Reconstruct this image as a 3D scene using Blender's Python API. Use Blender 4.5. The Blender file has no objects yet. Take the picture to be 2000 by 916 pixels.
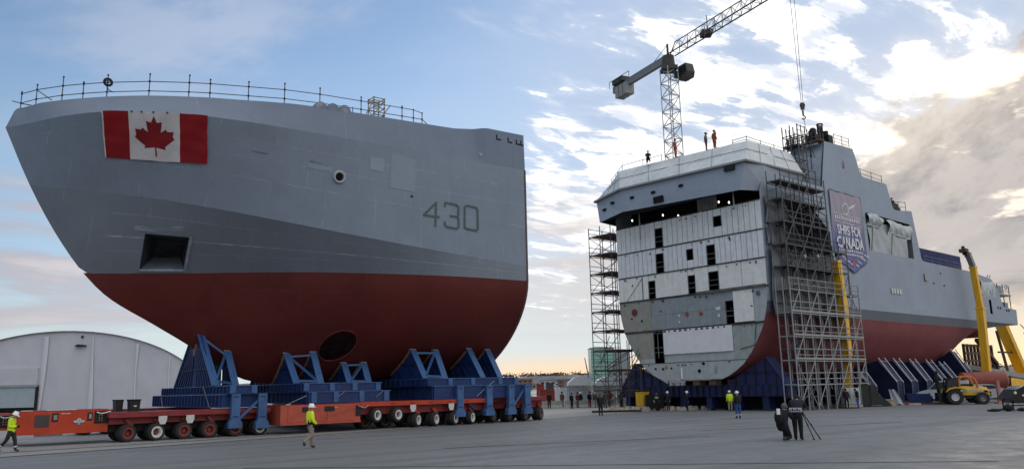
import bpy, bmesh, math, random
from mathutils import Vector, Matrix, Quaternion
random.seed(7)
SC = bpy.context.scene
COL = SC.collection
rad = math.radians
# ------------------------------------------------------------------ camera
F_PX, PITCH, ROLL = 1550.0, math.atan(299 / 1550), 0.022
f = Vector((0, math.cos(PITCH), math.sin(PITCH)))
r0 = Vector((1, 0, 0)); u0 = r0.cross(f)
r = r0 * math.cos(ROLL) - u0 * math.sin(ROLL)
u = u0 * math.cos(ROLL) + r0 * math.sin(ROLL)
cd = bpy.data.cameras.new('camera'); cam = bpy.data.objects.new('camera', cd); COL.objects.link(cam)
M3 = Matrix((r, u, -f)).transposed()
cam.matrix_world = Matrix.Translation((0, 0, 2.4)) @ M3.to_4x4()
cd.sensor_width = 36; cd.lens = 36 * F_PX / 2000; cd.clip_end = 20000; cd.clip_start = .1
SC.camera = cam
# ------------------------------------------------------------------ sky, sun, exposure
SUN_AZ, SUN_EL = rad(24), rad(15)
SC.view_settings.view_transform = 'Standard'; SC.view_settings.look = 'None'
SC.view_settings.exposure = 0.4; SC.view_settings.gamma = 1
class NT:
    """small helper to write node maths"""
    def __init__(s, tree): s.t = tree; s.n = tree.nodes; s.l = tree.links
    def new(s, ty, **k):
        n = s.n.new(ty)
        for a, b in k.items(): setattr(n, a, b)
        return n
    def put(s, sock, v):
        if isinstance(v, bpy.types.NodeSocket): s.l.new(v, sock)
        else: sock.default_value = v
    def m(s, op, a, b=0.0, c=0.0):
        n = s.new('ShaderNodeMath', operation=op)
        s.put(n.inputs[0], a); s.put(n.inputs[1], b); s.put(n.inputs[2], c)
        return n.outputs[0]
    def add(s, a, b): return s.m('ADD', a, b)
    def sub(s, a, b): return s.m('SUBTRACT', a, b)
    def mul(s, a, b): return s.m('MULTIPLY', a, b)
    def sstep(s, v, lo, hi, a=0.0, b=1.0):
        n = s.new('ShaderNodeMapRange', interpolation_type='SMOOTHSTEP')
        s.put(n.inputs[0], v); n.inputs[1].default_value = lo; n.inputs[2].default_value = hi
        n.inputs[3].default_value = a; n.inputs[4].default_value = b
        return n.outputs[0]
    def noise(s, vec, scale, detail=5, rough=.55, dist=0.0, out=0):
        n = s.new('ShaderNodeTexNoise'); s.put(n.inputs['Vector'], vec)
        n.inputs['Scale'].default_value = scale; n.inputs['Detail'].default_value = detail
        n.inputs['Roughness'].default_value = rough; n.inputs['Distortion'].default_value = dist
        return n.outputs[out]
    def mix(s, fac, a, b):
        n = s.new('ShaderNodeMix', data_type='RGBA'); s.put(n.inputs[0], fac)
        for i, v in ((6, a), (7, b)):
            if isinstance(v, tuple): v = (v[0], v[1], v[2], 1)
            s.put(n.inputs[i], v)
        return n.outputs[2]
    def comb(s, x, y, z):
        n = s.new('ShaderNodeCombineXYZ')
        for i, v in enumerate((x, y, z)): s.put(n.inputs[i], v)
        return n.outputs[0]
    def sep(s, v):
        n = s.new('ShaderNodeSeparateXYZ'); s.put(n.inputs[0], v); return n.outputs
    def gauss(s, az, el, a0, e0, wa, we, tilt=0.0):
        da = s.sub(az, a0); de = s.sub(el, e0)
        if tilt: de = s.sub(de, s.mul(da, tilt))
        q = s.add(s.m('POWER', s.mul(da, 1 / wa), 2.0), s.m('POWER', s.mul(de, 1 / we), 2.0))
        return s.m('EXPONENT', s.mul(q, -1.0))
W = bpy.data.worlds.new('World'); SC.world = W; W.use_nodes = True
def make_sky():
    t = NT(W.node_tree); t.n.clear()
    out = t.new('ShaderNodeOutputWorld'); bg = t.new('ShaderNodeBackground')
    sky = t.new('ShaderNodeTexSky', sky_type='NISHITA')
    sky.sun_disc = False; sky.sun_elevation = SUN_EL; sky.sun_rotation = SUN_AZ
    sky.air_density = 1.0; sky.dust_density = .4; sky.ozone_density = 2.0
    d = t.new('ShaderNodeTexCoord').outputs['Generated']
    x, y, z = t.sep(d)[:3]
    az = t.m('ARCTAN2', x, y); el = t.m('ARCSINE', z)
    G = lambda *a: t.gauss(az, el, *a)
    S = 1 / SKY_STR
    k = lambda c: tuple(v * S for v in c)
    front = t.sstep(t.add(t.mul(x, .72), t.mul(y, .69)), -.55, .45, .42, 1.0)     # brighter towards the sun's side all round
    # high cloud sheet: direction projected on a flat layer
    zz = t.add(t.m('MAXIMUM', z, 0.0), .16)
    px = t.m('DIVIDE', x, zz); py = t.m('DIVIDE', y, zz)
    rx = t.add(t.mul(px, .86), t.mul(py, .50)); ry = t.sub(t.mul(py, .86), t.mul(px, .50))
    pv = t.comb(t.mul(rx, .95), t.mul(ry, 1.9), 7.7)
    n1 = t.noise(pv, 4.6, 10, .60, .3)
    n2 = t.noise(t.comb(px, py, 11.3), .9, 3, .5)
    cov = t.add(t.mul(t.sub(n2, .5), .42), -.035)
    for a0, e0, wa, we, amp, tl in ((.06, .30, .09, .07, .07, .3), (.20, .33, .16, .09, .15, .45), (.36, .40, .12, .07, .09, .3), (.34, .26, .20, .05, .12, .1),
                                    (.22, .19, .20, .06, .10, .1), (.55, .45, .14, .05, .07, .1), (.47, .34, .12, .06, .13, .3), (.62, .40, .1, .06, .1, .2),
                                    (-.45, .36, .40, .34, -.30, 0.), (-.12, .45, .16, .10, -.03, 0.), (.20, .24, .24, .20, .03, .2), (.0, .38, .08, .05, .03, .3), (.50, .38, .14, .08, -.10, 0.), (.10, .42, .12, .06, .05, .3), (.36, .47, .07, .04, -.08, 0.), (.44, .40, .05, .05, -.10, 0.)):
        cov = t.add(cov, t.mul(G(a0, e0, wa, we, tl), amp))
    cov = t.add(cov, t.mul(t.m('MAXIMUM', t.sstep(el, .42, .75, 0, .20), t.mul(t.sstep(y, .60, .1, 0, .22), t.sstep(el, .06, .25))), t.m('MAXIMUM', t.sstep(x, -.45, .35), t.sstep(el, .60, 1.0))))   # unseen cloud deck added overhead and round the sun's side to light the yard
    dens = t.add(n1, cov)
    up = t.sstep(el, .03, .10)
    mask = t.mul(t.sstep(dens, .52, .595), up)
    thin = t.mul(t.sstep(dens, .40, .62, 0, .26), up)
    # low stratus bands towards the horizon
    n3 = t.noise(t.comb(t.mul(az, 2.0), t.mul(el, 15.0), 4.9), 1.6, 7, .55, .3)
    low = t.mul(t.sstep(n3, .42, .60), t.mul(t.sstep(el, .27, .19), t.sstep(el, .05, .09)))
    # grey-brown bank round the sun
    n4 = t.noise(t.comb(t.mul(az, 6.0), t.mul(t.sub(el, t.mul(az, .30)), 9.5), 3.3), 2.6, 10, .62, .15)
    bank = t.add(n4, t.mul(t.add(t.add(G(.56, .235, .18, .095, .35), t.mul(G(.42, .125, .18, .055, 0.), .70)), t.mul(G(.10, .12, .12, .05, 0.), .62)), .45))
    lobe = t.add(t.add(G(.56, .23, .215, .115, .35), t.mul(G(.42, .125, .18, .06, 0.), .9)), t.mul(G(.10, .12, .14, .06, 0.), 0.0))
    bank = t.mul(t.sstep(t.add(bank, t.mul(t.sstep(el, .33, .42), -.4)), .53, .70), t.sstep(lobe, .15, .5))
    # colours
    base = t.new('ShaderNodeMix', data_type='RGBA', blend_type='MULTIPLY'); base.inputs[0].default_value = 1
    t.l.new(sky.outputs[0], base.inputs[6]); base.inputs[7].default_value = (SKYC[0], SKYC[1], SKYC[2], 1)
    skyc = base.outputs[2]
    def dim(c):
        n = t.new('ShaderNodeMix', data_type='RGBA', blend_type='MULTIPLY'); n.inputs[0].default_value = 1
        n.inputs[6].default_value = (*k(c), 1); t.l.new(t.comb(front, front, front), n.inputs[7]); return n.outputs[2]
    skyc = t.mix(t.sstep(el, .50, .10, 0, .55), skyc, dim((.37, .49, .64)))
    skyc = t.mix(t.sstep(el, .16, .02, 0, .80), skyc, dim((.54, .60, .60)))            # pale band low down
    skyc = t.mix(t.mul(t.sstep(t.add(G(.42, .30, .42, .34), 0.0), .08, .75), .93), skyc, k((.355, .44, .585)))
    skyc = t.mix(t.mul(G(.40, .15, .45, .08), .6), skyc, k((.50, .54, .60)))
    skyc = t.mix(t.mul(t.sstep(el, .050, .010), t.sstep(az, -.26, .08)), skyc, k((.86, .60, .36)))   # warm strip over the horizon
    skyc = t.mix(t.mul(G(.08, .115, .17, .06), .75), skyc, k((.56, .53, .51)))
    veil = t.mul(t.sstep(t.noise(t.comb(t.mul(az, 2.4), t.mul(t.sub(el, t.mul(az, .2)), 6.0), 9.2), 1.4, 6, .6), .42, .68), t.mul(G(-.36, .40, .34, .16), .55))
    skyc = t.mix(veil, skyc, dim((.46, .50, .60)))       # thin lilac veil over the bow
    n5 = t.noise(pv, 6.5, 6, .6)
    shade = t.sstep(t.add(n5, t.mul(t.sub(dens, .6), .8)), .38, .60)
    ccol = t.mix(shade, k((.62, .66, .74)), k((1.0, .985, .96)))
    ccol = t.mix(t.mul(t.sstep(az, .05, -.35), t.sstep(y, .3, .6)), ccol, dim((.60, .66, .78)))
    c = t.mix(t.m('MAXIMUM', thin, mask), skyc, ccol)
    lcol = t.mix(t.sstep(az, -.25, .12), dim((.42, .385, .42)), k((.53, .50, .485)))
    lcol = t.mix(t.sstep(n3, .52, .68), lcol, dim((.56, .52, .53)))
    c = t.mix(t.mul(low, .85), c, lcol)
    bcol = t.mix(t.sstep(n4, .38, .66), k((.46, .42, .395)), k((.25, .238, .245)))
    c = t.mix(t.mul(bank, .95), c, bcol)
    lowr = t.mul(t.sstep(t.add(n3, .06), .42, .60), t.mul(G(.50, .11, .22, .07, 0.), .9))
    c = t.mix(lowr, c, k((.50, .46, .44)))
    gaps = t.sstep(t.noise(t.comb(t.mul(az, 9.0), t.mul(el, 24.0), 6.4), 1.3, 4, .6), .60, .70)
    hole = t.noise(t.comb(t.mul(az, 9.0), t.mul(el, 20.0), 1.0), 1.5, 5, .6)
    hz = t.add(t.add(t.mul(G(.445, .272, .030, .014), 1.2), t.mul(G(.548, .325, .05, .022), 1.2)), t.add(t.mul(G(.47, .235, .05, .008), .55), t.mul(G(.575, .19, .035, .008), .6)))
    hot = t.sstep(t.add(hz, t.mul(t.sub(hole, .5), 2.4)), .30, .95)
    c = t.mix(t.mul(t.mul(gaps, bank), .75), c, k((1.05, .93, .78)))
    c = t.mix(t.mul(hot, t.sstep(hz, .03, .2)), c, k((1.35, 1.2, .95)))
    c = t.mix(t.mul(t.add(G(.445, .272, .12, .05), G(.55, .325, .13, .06)), .16), c, k((1.3, 1.1, .85)))
    c = t.mix(t.mul(t.mul(t.sstep(el, .11, .03), t.sstep(az, .34, .52)), .8), c, k((.92, .72, .42)))
    # below the horizon: plain dim ground tone
    c = t.mix(t.sstep(z, 0.0, -.02), c, k((.12, .12, .12)))
    t.l.new(c, bg.inputs[0]); bg.inputs[1].default_value = SKY_STR
    t.l.new(bg.outputs[0], out.inputs[0])
SKY_STR = .13; SKYC = (.84, .86, .90)
make_sky()
sl = bpy.data.lights.new('sun', 'SUN'); sl.energy = .9; sl.angle = rad(11); sl.color = (1, .86, .68)
sun = bpy.data.objects.new('sun', sl); COL.objects.link(sun)
sd = Vector((math.sin(SUN_AZ) * math.cos(SUN_EL), math.cos(SUN_AZ) * math.cos(SUN_EL), math.sin(SUN_EL)))
sun.rotation_euler = sd.to_track_quat('Z', 'Y').to_euler(); sun.location = (30, 60, 80)
# ------------------------------------------------------------------ materials
MAT = {}
def mat(name, col, rough=.6, metal=0.0, var=.12, scale=1.5, bump=0.0, bscale=30, streak=0.0, dirt=None, spec=.35, emit=None):
    if name in MAT: return MAT[name]
    m = bpy.data.materials.new(name); m.use_nodes = True; MAT[name] = m
    t = NT(m.node_tree); b = m.node_tree.nodes['Principled BSDF']
    co = t.new('ShaderNodeTexCoord').outputs['Object']
    n = t.noise(co, scale, 6, .6)
    c = t.mix(t.sstep(n, .3, .7), tuple(v * (1 - var) for v in col), tuple(min(1, v * (1 + var)) for v in col))
    if streak:
        q = t.sep(co); sv = t.comb(t.mul(q[0], 2.2), t.mul(q[1], 2.2), t.mul(q[2], .16))
        s2 = t.sstep(t.noise(sv, 1.6, 6, .65), .48, .72)
        c = t.mix(t.mul(s2, streak), c, dirt or tuple(v * .55 for v in col))
    elif dirt:
        s2 = t.sstep(t.noise(co, scale * 2.3, 8, .7), .52, .70)
        c = t.mix(t.mul(s2, .6), c, dirt)
    t.l.new(c, b.inputs['Base Color'])
    t.l.new(t.sstep(n, .3, .7, max(.05, rough - .08), min(1, rough + .1)), b.inputs['Roughness'])
    b.inputs['Metallic'].default_value = metal; b.inputs['Specular IOR Level'].default_value = spec
    if bump:
        bn = t.new('ShaderNodeBump'); bn.inputs['Strength'].default_value = bump; bn.inputs['Distance'].default_value = .05
        t.l.new(t.noise(co, bscale, 5, .6), bn.inputs['Height']); t.l.new(bn.outputs[0], b.inputs['Normal'])
    if emit:
        b.inputs['Emission Color'].default_value = (*emit[:3], 1); b.inputs['Emission Strength'].default_value = emit[3]
    return m
def hull_mat(name, col, seam=(.55, .58, .62), seams=(), brick=(4.2, 2.3), var=.07, rough=.58):
    """painted steel: broad tonal wander, weld seams on the UV map (u = metres along, v = height), scuffs"""
    m = bpy.data.materials.new(name); m.use_nodes = True; MAT[name] = m
    t = NT(m.node_tree); b = m.node_tree.nodes['Principled BSDF']
    uv = t.new('ShaderNodeUVMap').outputs[0]; q = t.sep(uv)
    co = t.new('ShaderNodeTexCoord').outputs['Object']; o3 = t.sep(co)
    n = t.noise(co, .35, 6, .6); fine = t.noise(co, 6, 5, .6)
    c = t.mix(t.sstep(n, .3, .7), tuple(v * (1 - var) for v in col), tuple(v * (1 + var) for v in col))
    br = t.new('ShaderNodeTexBrick'); t.l.new(uv, br.inputs['Vector']); br.offset = .37
    br.inputs['Scale'].default_value = 1; br.inputs['Mortar Size'].default_value = .016
    br.inputs['Brick Width'].default_value = brick[0]; br.inputs['Row Height'].default_value = brick[1]
    br.inputs['Color1'].default_value = (.45, .45, .45, 1); br.inputs['Color2'].default_value = (.55, .55, .55, 1); br.inputs['Mortar'].default_value = (.5, .5, .5, 1)
    pv = t.sep(br.outputs[0])[0]
    c = t.mix(t.mul(t.sstep(pv, .44, .56), .30), c, tuple(v * 1.16 for v in col))
    broken = t.sstep(t.noise(co, 1.1, 3, .6), .42, .6)
    c = t.mix(t.mul(t.mul(br.outputs[1], broken), .30), c, seam)
    for v0, amt in seams:
        ln = t.sstep(t.m('ABSOLUTE', t.sub(t.add(q[1], t.mul(t.sub(n, .5), .05)), v0)), .045, .012)
        c = t.mix(t.mul(t.mul(t.mul(ln, t.sstep(q[0], 27.6, 26.6)), t.add(t.mul(broken, .6), .4)), amt), c, seam)
    sv = t.comb(t.mul(o3[0], 2.0), t.mul(o3[1], 2.0), t.mul(o3[2], .14))
    st = t.sstep(t.noise(sv, 1.5, 6, .65), .52, .75)
    c = t.mix(t.mul(st, .22), c, tuple(v * .6 for v in col))
    run = t.sstep(t.noise(t.comb(t.mul(o3[0], 1.1), t.mul(o3[1], 1.1), t.mul(o3[2], .10)), 2.1, 5, .7), .66, .78)
    c = t.mix(t.mul(run, .30), c, (.16, .10, .07))
    c = t.mix(t.mul(t.sstep(fine, .45, .7), .10), c, tuple(v * 1.5 for v in col))
    t.l.new(c, b.inputs['Base Color']); b.inputs['Roughness'].default_value = rough; b.inputs['Specular IOR Level'].default_value = .22
    bn = t.new('ShaderNodeBump'); bn.inputs['Strength'].default_value = .25; bn.inputs['Distance'].default_value = .04
    hh = t.add(t.mul(n, 1.0), t.mul(br.outputs[1], .25))
    wob = t.noise(t.comb(t.mul(q[0], 1.0), t.mul(q[1], .5), 0.0), 1.3, 2, .5)
    frames = t.mul(t.m('SINE', t.mul(q[0], 8.4)), t.m('SINE', t.mul(q[1], 2.6)))      # plating drawn in between the frames
    t.l.new(t.add(t.add(hh, t.mul(wob, .7)), t.mul(frames, .10)), bn.inputs['Height']); t.l.new(bn.outputs[0], b.inputs['Normal'])
    return m
GREY = hull_mat('flare_grey_shaded', (.180, .212, .258), seams=((1.45, .55), (.9, .12)))  # same paint as the topside, with the flare's shade put into the colour
GREY2 = hull_mat('topside_grey_paint', (.196, .240, .305), seams=((3.1, .12),), brick=(3.4, 2.0))
DGREY = hull_mat('boot_grey_paint', (.125, .145, .175), brick=(5, 3))
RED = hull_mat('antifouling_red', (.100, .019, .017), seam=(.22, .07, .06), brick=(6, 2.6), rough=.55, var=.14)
BLUE = mat('cradle_blue', (.009, .030, .125), .6, var=.25, scale=1.2, dirt=(.05, .06, .09), bump=.05)  # cradle blue with the shade of the web faces put into the colour
BLUEL = mat('cradle_blue_lit', (.042, .110, .260), .45, var=.2, scale=1.4, dirt=(.02, .05, .15))  # lit tone of the same cradle blue, light put into the colour
NAVYD = mat('support_dark_navy', (.007, .011, .045), .55, var=.3, dirt=(.03, .03, .04))
NAVY = mat('support_navy', (.011, .019, .085), .5, var=.25, dirt=(.03, .03, .05))
ORANGE = mat('transporter_orange', (.43, .042, .014), .45, var=.12, dirt=(.25, .045, .02), scale=1.0)
ORANGE2 = mat('transporter_faded_orange', (.40, .075, .045), .5, var=.12, dirt=(.26, .07, .05))
MAROON = mat('transporter_maroon', (.21, .025, .028), .5, var=.2, dirt=(.09, .02, .02))
DARK = mat('dark_grease', (.012, .012, .013), .6, var=.3)
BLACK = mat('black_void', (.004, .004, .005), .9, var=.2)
RUBBER = mat('tyre_rubber', (.022, .022, .024), .8, var=.25, dirt=(.06, .055, .05), scale=6)
RIMW = mat('rim_white', (.55, .55, .55), .5, dirt=(.26, .23, .21), scale=8)
RIMR = mat('rim_red', (.17, .035, .03), .5, dirt=(.06, .04, .03), scale=8)
WHITE = mat('white_paint', (.72, .73, .73), .5, var=.05, dirt=(.45, .45, .43))
PANEL = mat('primer_panel', (.78, .79, .765), .55, var=.07, streak=.32, dirt=(.40, .40, .34), bump=.05, bscale=9)
PANEL2 = mat('primer_panel_cool', (.75, .77, .80), .55, var=.07, streak=.32, dirt=(.40, .41, .41), bump=.05, bscale=9)
TARPW = mat('white_shrink_wrap', (.55, .59, .61), .45, var=.12, scale=.7, streak=.45, dirt=(.30, .33, .35), bump=.35, bscale=2.2)
TARPG = mat('grey_sheeting', (.17, .18, .20), .55, var=.25, scale=1.2, bump=.5, bscale=2.5)
OLIVE = mat('olive_primer', (.30, .30, .265), .6, var=.1, streak=.25)
BGREY = mat('bulkhead_grey', (.27, .305, .33), .55, var=.12, streak=.3, dirt=(.12, .13, .14), bump=.05)
BGREY2 = mat('bulkhead_pale_grey', (.40, .44, .455), .55, var=.08, streak=.25)
GALV = mat('galvanised_tube', (.27, .275, .29), .45, .3, var=.25, scale=3)
GALVD = mat('dull_scaffold_tube', (.10, .10, .105), .55, .2, var=.3, scale=3)
RUSTT = mat('rusty_tube', (.085, .05, .035), .7, var=.4, scale=3)
WOOD = mat('timber', (.30, .20, .12), .8, var=.25, scale=4, dirt=(.12, .08, .05), bump=.2)
PLANK = mat('scaffold_plank', (.15, .088, .055), .85, var=.3, scale=3)
PALEW = mat('pale_timber', (.48, .43, .36), .8, var=.2, scale=3, dirt=(.25, .22, .18))
YEL = mat('lift_yellow', (.78, .42, .02), .45, var=.12, dirt=(.30, .16, .02))
CABY = mat('cabinet_yellow', (.60, .36, .02), .5, var=.1)
TENTM = mat('tent_fabric', (.54, .535, .575), .7, var=.05, scale=.25, streak=.12, dirt=(.40, .39, .43), bump=.15, bscale=.6)
TENTP = mat('tent_pale_fabric', (.60, .60, .645), .7, var=.04, scale=.3)
DOORM = mat('tent_door_sheet', (.36, .42, .46), .6, var=.06)
HIVIS = mat('hi_vis_yellow', (.62, .80, .02), .6, var=.1, scale=6, dirt=(.42, .56, .03))
TAPE = mat('silver_tape', (.55, .57, .55), .35, var=.1)
NAVYC = mat('dark_navy_cloth', (.010, .012, .020), .85, var=.3, scale=8)
BLACKC = mat('black_cloth', (.010, .010, .011), .85, var=.3, scale=8)
KHAKI = mat('khaki_cloth', (.26, .22, .17), .85, var=.15, scale=8)
DKGRN = mat('dark_work_trousers', (.025, .026, .022), .85, var=.25, scale=8)
BLUEC = mat('blue_work_trousers', (.02, .07, .22), .8, var=.15, scale=8)
SKIN = mat('skin', (.42, .24, .17), .55, var=.08, scale=9)
BOOT = mat('boot_leather', (.06, .04, .03), .7, var=.2, scale=9)
HELM = mat('white_helmet', (.80, .80, .82), .3, var=.03)
HAIR = mat('hair', (.02, .015, .012), .7)
GLASS = mat('dark_glass', (.02, .025, .03), .08, var=.1, spec=.6)
ORC = mat('orange_workwear', (.33, .07, .02), .8, var=.25, scale=6)
FLAGR = mat('flag_red', (.24, .004, .010), .7, var=.12, scale=1.5, bump=.25, bscale=2)
FLAGW = mat('flag_white', (.56, .55, .57), .7, var=.06, scale=1.5, bump=.25, bscale=2)
LEAFR = mat('leaf_red', (.20, .006, .012), .7, var=.08)
STEEL = mat('bare_steel', (.28, .28, .29), .4, .5, var=.2)
CONC = mat('concrete_block', (.36, .35, .33), .9, var=.15, scale=2, dirt=(.2, .19, .18), bump=.3)
LAMPW = mat('work_lamp_glow', (.9, .9, .8), .4, emit=(1, .93, .78, 2.2))
DIGIT = mat('number_dark_grey', (.075, .095, .105), .6, var=.1)
# ------------------------------------------------------------------ builders
class Frame:
    def __init__(s, o, ang): s.o = Vector(o); s.ang = ang; s.R = Matrix.Rotation(ang, 3, 'Z')
    def wor(s, p): return s.R @ Vector(p) + s.o
    def loc(s, p): return s.R.transposed() @ (Vector(p) - s.o)
WF = Frame((0, 0, 0), 0)
BF = Frame((-4.15, 64.70, 0), math.atan2(-math.cos(rad(52)), -math.sin(rad(52))))     # bow section: x to the stem, y to port
RF = Frame((16.35, 74.46, 0), math.atan2(-math.cos(rad(49.5)), -math.sin(rad(49.5))))  # long hull: x forward of the open end, y to port
ORG = {}           # local origin of an object in its frame's coordinates
def setp(o, label=None, cat=None, group=None, kind=None):
    if label: o['label'] = label
    if cat: o['category'] = cat
    if group: o['group'] = group
    if kind: o['kind'] = kind
    return o
def thing(name, label, cat, base=(0, 0, 0), frame=WF, group=None, rz=0):
    o = bpy.data.objects.new(name, None); COL.objects.link(o); o.empty_display_size = .3
    o.location = frame.wor(base); o.rotation_euler = (0, 0, frame.ang + rz)
    ORG[o.name] = (Vector(base), rz)
    return setp(o, label, cat, group)
def adopt(o, parent):
    """place a mesh made in the parent's frame coordinates under that parent"""
    o.parent = parent
    if parent.type == 'EMPTY':
        b, rz = ORG[parent.name]
        if rz == 0: o.location = -b
        else: o.location = (0, 0, 0)
class MB:
    def __init__(s): s.v = []; s.f = []; s.mi = []; s.uv = {}
    def add(s, vs, fs, m=0):
        k = len(s.v); s.v += [tuple(p) for p in vs]
        for q in fs: s.f.append(tuple(k + i for i in q)); s.mi.append(m)
        return k
    def box(s, lo, hi, m=0):
        a, b, c = lo; d, e, g = hi
        s.add([(a, b, c), (d, b, c), (d, e, c), (a, e, c), (a, b, g), (d, b, g), (d, e, g), (a, e, g)],
              [(0, 3, 2, 1), (4, 5, 6, 7), (0, 1, 5, 4), (1, 2, 6, 5), (2, 3, 7, 6), (3, 0, 4, 7)], m); return s
    def bar(s, p, q, w, h=None, m=0, up=(0, 0, 1)):
        h = h or w; p = Vector(p); q = Vector(q); d = (q - p).normalized(); up = Vector(up)
        if abs(d.dot(up)) > .98: up = Vector((1, 0, 0))
        a = d.cross(up).normalized(); b = a.cross(d)
        vs = [x + a * (sx * w / 2) + b * (sy * h / 2) for x in (p, q) for sx, sy in ((-1, -1), (1, -1), (1, 1), (-1, 1))]
        s.add(vs, [(3, 2, 1, 0), (4, 5, 6, 7), (0, 1, 5, 4), (1, 2, 6, 5), (2, 3, 7, 6), (3, 0, 4, 7)], m); return s
    def tube(s, p, q, ra, rb=None, n=8, m=0, cap=True):
        rb = ra if rb is None else rb; p = Vector(p); q = Vector(q); d = (q - p).normalized()
        up = Vector((0, 0, 1)) if abs(d.z) < .95 else Vector((1, 0, 0))
        a = d.cross(up).normalized(); b = a.cross(d)
        vs = [x + (a * math.cos(2 * math.pi * i / n) + b * math.sin(2 * math.pi * i / n)) * R for x, R in ((p, ra), (q, rb)) for i in range(n)]
        fs = [(i, (i + 1) % n, n + (i + 1) % n, n + i) for i in range(n)]
        if cap: fs += [tuple(range(n))[::-1], tuple(range(n, 2 * n))]
        s.add(vs, fs, m); return s
    def path(s, pts, R, n=8, m=0):
        for a, b in zip(pts, pts[1:]): s.tube(a, b, R, n=n, m=m)
        return s
    def prism(s, poly, a, b, ax=0, m=0):
        """polygon (2-D) in the plane across axis ax, extruded from a to b"""
        def P(q, h):
            l = list(q); l.insert(ax, h); return tuple(l)
        n = len(poly); vs = [P(q, a) for q in poly] + [P(q, b) for q in poly]
        s.add(vs, [tuple(range(n))[::-1], tuple(range(n, 2 * n))] + [(i, (i + 1) % n, n + (i + 1) % n, n + i) for i in range(n)], m); return s
    def grid(s, fn, nu, nv, m=0, flip=False, skip=None, uv=None):
        k = len(s.v)
        for j in range(nv + 1):
            for i in range(nu + 1): s.v.append(tuple(fn(i / nu, j / nv)))
        for j in range(nv):
            for i in range(nu):
                if skip and skip(i, j): continue
                q = [k + j * (nu + 1) + i, k + j * (nu + 1) + i + 1, k + (j + 1) * (nu + 1) + i + 1, k + (j + 1) * (nu + 1) + i]
                if uv:
                    cs = [(i, j), (i + 1, j), (i + 1, j + 1), (i, j + 1)]
                    uvs = [uv(a / nu, b / nv) for a, b in cs]
                    if flip: uvs = uvs[::-1]
                    s.uv[len(s.f)] = uvs
                s.f.append(tuple(q[::-1] if flip else q)); s.mi.append(m)
        return s
    def lathe(s, prof, c, axis=(0, 1, 0), n=20, m=0):
        """profile of (along, radius) round an axis through c"""
        d = Vector(axis).normalized(); up = Vector((0, 0, 1)) if abs(d.z) < .9 else Vector((1, 0, 0))
        a = d.cross(up).normalized(); b = a.cross(d); c = Vector(c); k = len(s.v)
        for h, R in prof:
            for i in range(n):
                t = 2 * math.pi * i / n; s.v.append(tuple(c + d * h + (a * math.cos(t) + b * math.sin(t)) * R))
        for j in range(len(prof) - 1):
            for i in range(n):
                s.f.append((k + j * n + i, k + j * n + (i + 1) % n, k + (j + 1) * n + (i + 1) % n, k + (j + 1) * n + i)); s.mi.append(m)
        return s
    def ball(s, c, rx, ry=None, rz=None, n=10, m=0):
        ry = ry or rx; rz = rz or rx; k = len(s.v); h = n // 2
        for j in range(h + 1):
            ph = math.pi * j / h
            for i in range(n):
                t = 2 * math.pi * i / n
                s.v.append((c[0] + rx * math.sin(ph) * math.cos(t), c[1] + ry * math.sin(ph) * math.sin(t), c[2] + rz * math.cos(ph)))
        for j in range(h):
            for i in range(n):
                s.f.append((k + j * n + i, k + (j + 1) * n + i, k + (j + 1) * n + (i + 1) % n, k + j * n + (i + 1) % n)); s.mi.append(m)
        return s
    def mesh(s, name, mats, smooth=False, merge=True):
        me = bpy.data.meshes.new(name)
        me.from_pydata(s.v, [], s.f)
        for x in (mats if isinstance(mats, (list, tuple)) else [mats]): me.materials.append(x)
        me.polygons.foreach_set('material_index', s.mi)
        if s.uv:
            L = me.uv_layers.new(name='UVMap')
            for p in me.polygons:
                for li, c in zip(p.loop_indices, s.uv.get(p.index, [(0, 0)] * 9)): L.data[li].uv = c
        bm = bmesh.new(); bm.from_mesh(me)
        if merge: bmesh.ops.remove_doubles(bm, verts=bm.verts, dist=1e-4)
        bmesh.ops.recalc_face_normals(bm, faces=bm.faces)
        bm.to_mesh(me); bm.free()
        if smooth:
            me.polygons.foreach_set('use_smooth', [True] * len(me.polygons))
            me.set_sharp_from_angle(angle=rad(smooth if smooth is not True else 40))
        me.update(); return me
    def build(s, name, mats, parent=None, smooth=False, label=None, merge=True):
        o = bpy.data.objects.new(name, s.mesh(name, mats, smooth, merge)); COL.objects.link(o)
        if parent: adopt(o, parent)
        if label: o['label'] = label
        return o
def solo(name, mb, mats, label, cat, base, frame=WF, smooth=False, group=None, kind=None):
    """a top-level thing that is one mesh, its origin at its base"""
    b = Vector(base); mb.v = [tuple(Vector(p) - b) for p in mb.v]
    o = mb.build(name, mats, None, smooth); o.location = frame.wor(base); o.rotation_euler = (0, 0, frame.ang)
    return setp(o, label, cat, group, kind)
UNIT = {}
def unit(m, n, kind='tube'):
    k = (m.name, n, kind)
    if k not in UNIT:
        b = MB()
        if kind == 'tube': b.tube((0, 0, 0), (0, 0, 1), 1, n=n)
        else: b.box((-.5, -.5, 0), (.5, .5, 1))
        UNIT[k] = b.mesh(kind, m)
    return UNIT[k]
def rod(name, parent, p, q, R, m, n=6, kind='tube', w=None):
    """one bar or tube as an object of its own (shared mesh, stretched between two points)"""
    p = Vector(p); q = Vector(q); d = q - p
    o = bpy.data.objects.new(name, unit(m, n, kind)); COL.objects.link(o); o.parent = parent
    off = Vector((0, 0, 0))
    if parent.type == 'EMPTY':
        b, rz = ORG[parent.name]
        if rz == 0: off = b
    o.location = p - off
    o.rotation_mode = 'QUATERNION'; o.rotation_quaternion = d.to_track_quat('Z', 'Y')
    o.scale = (R, w or R, d.length)
    return o
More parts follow.
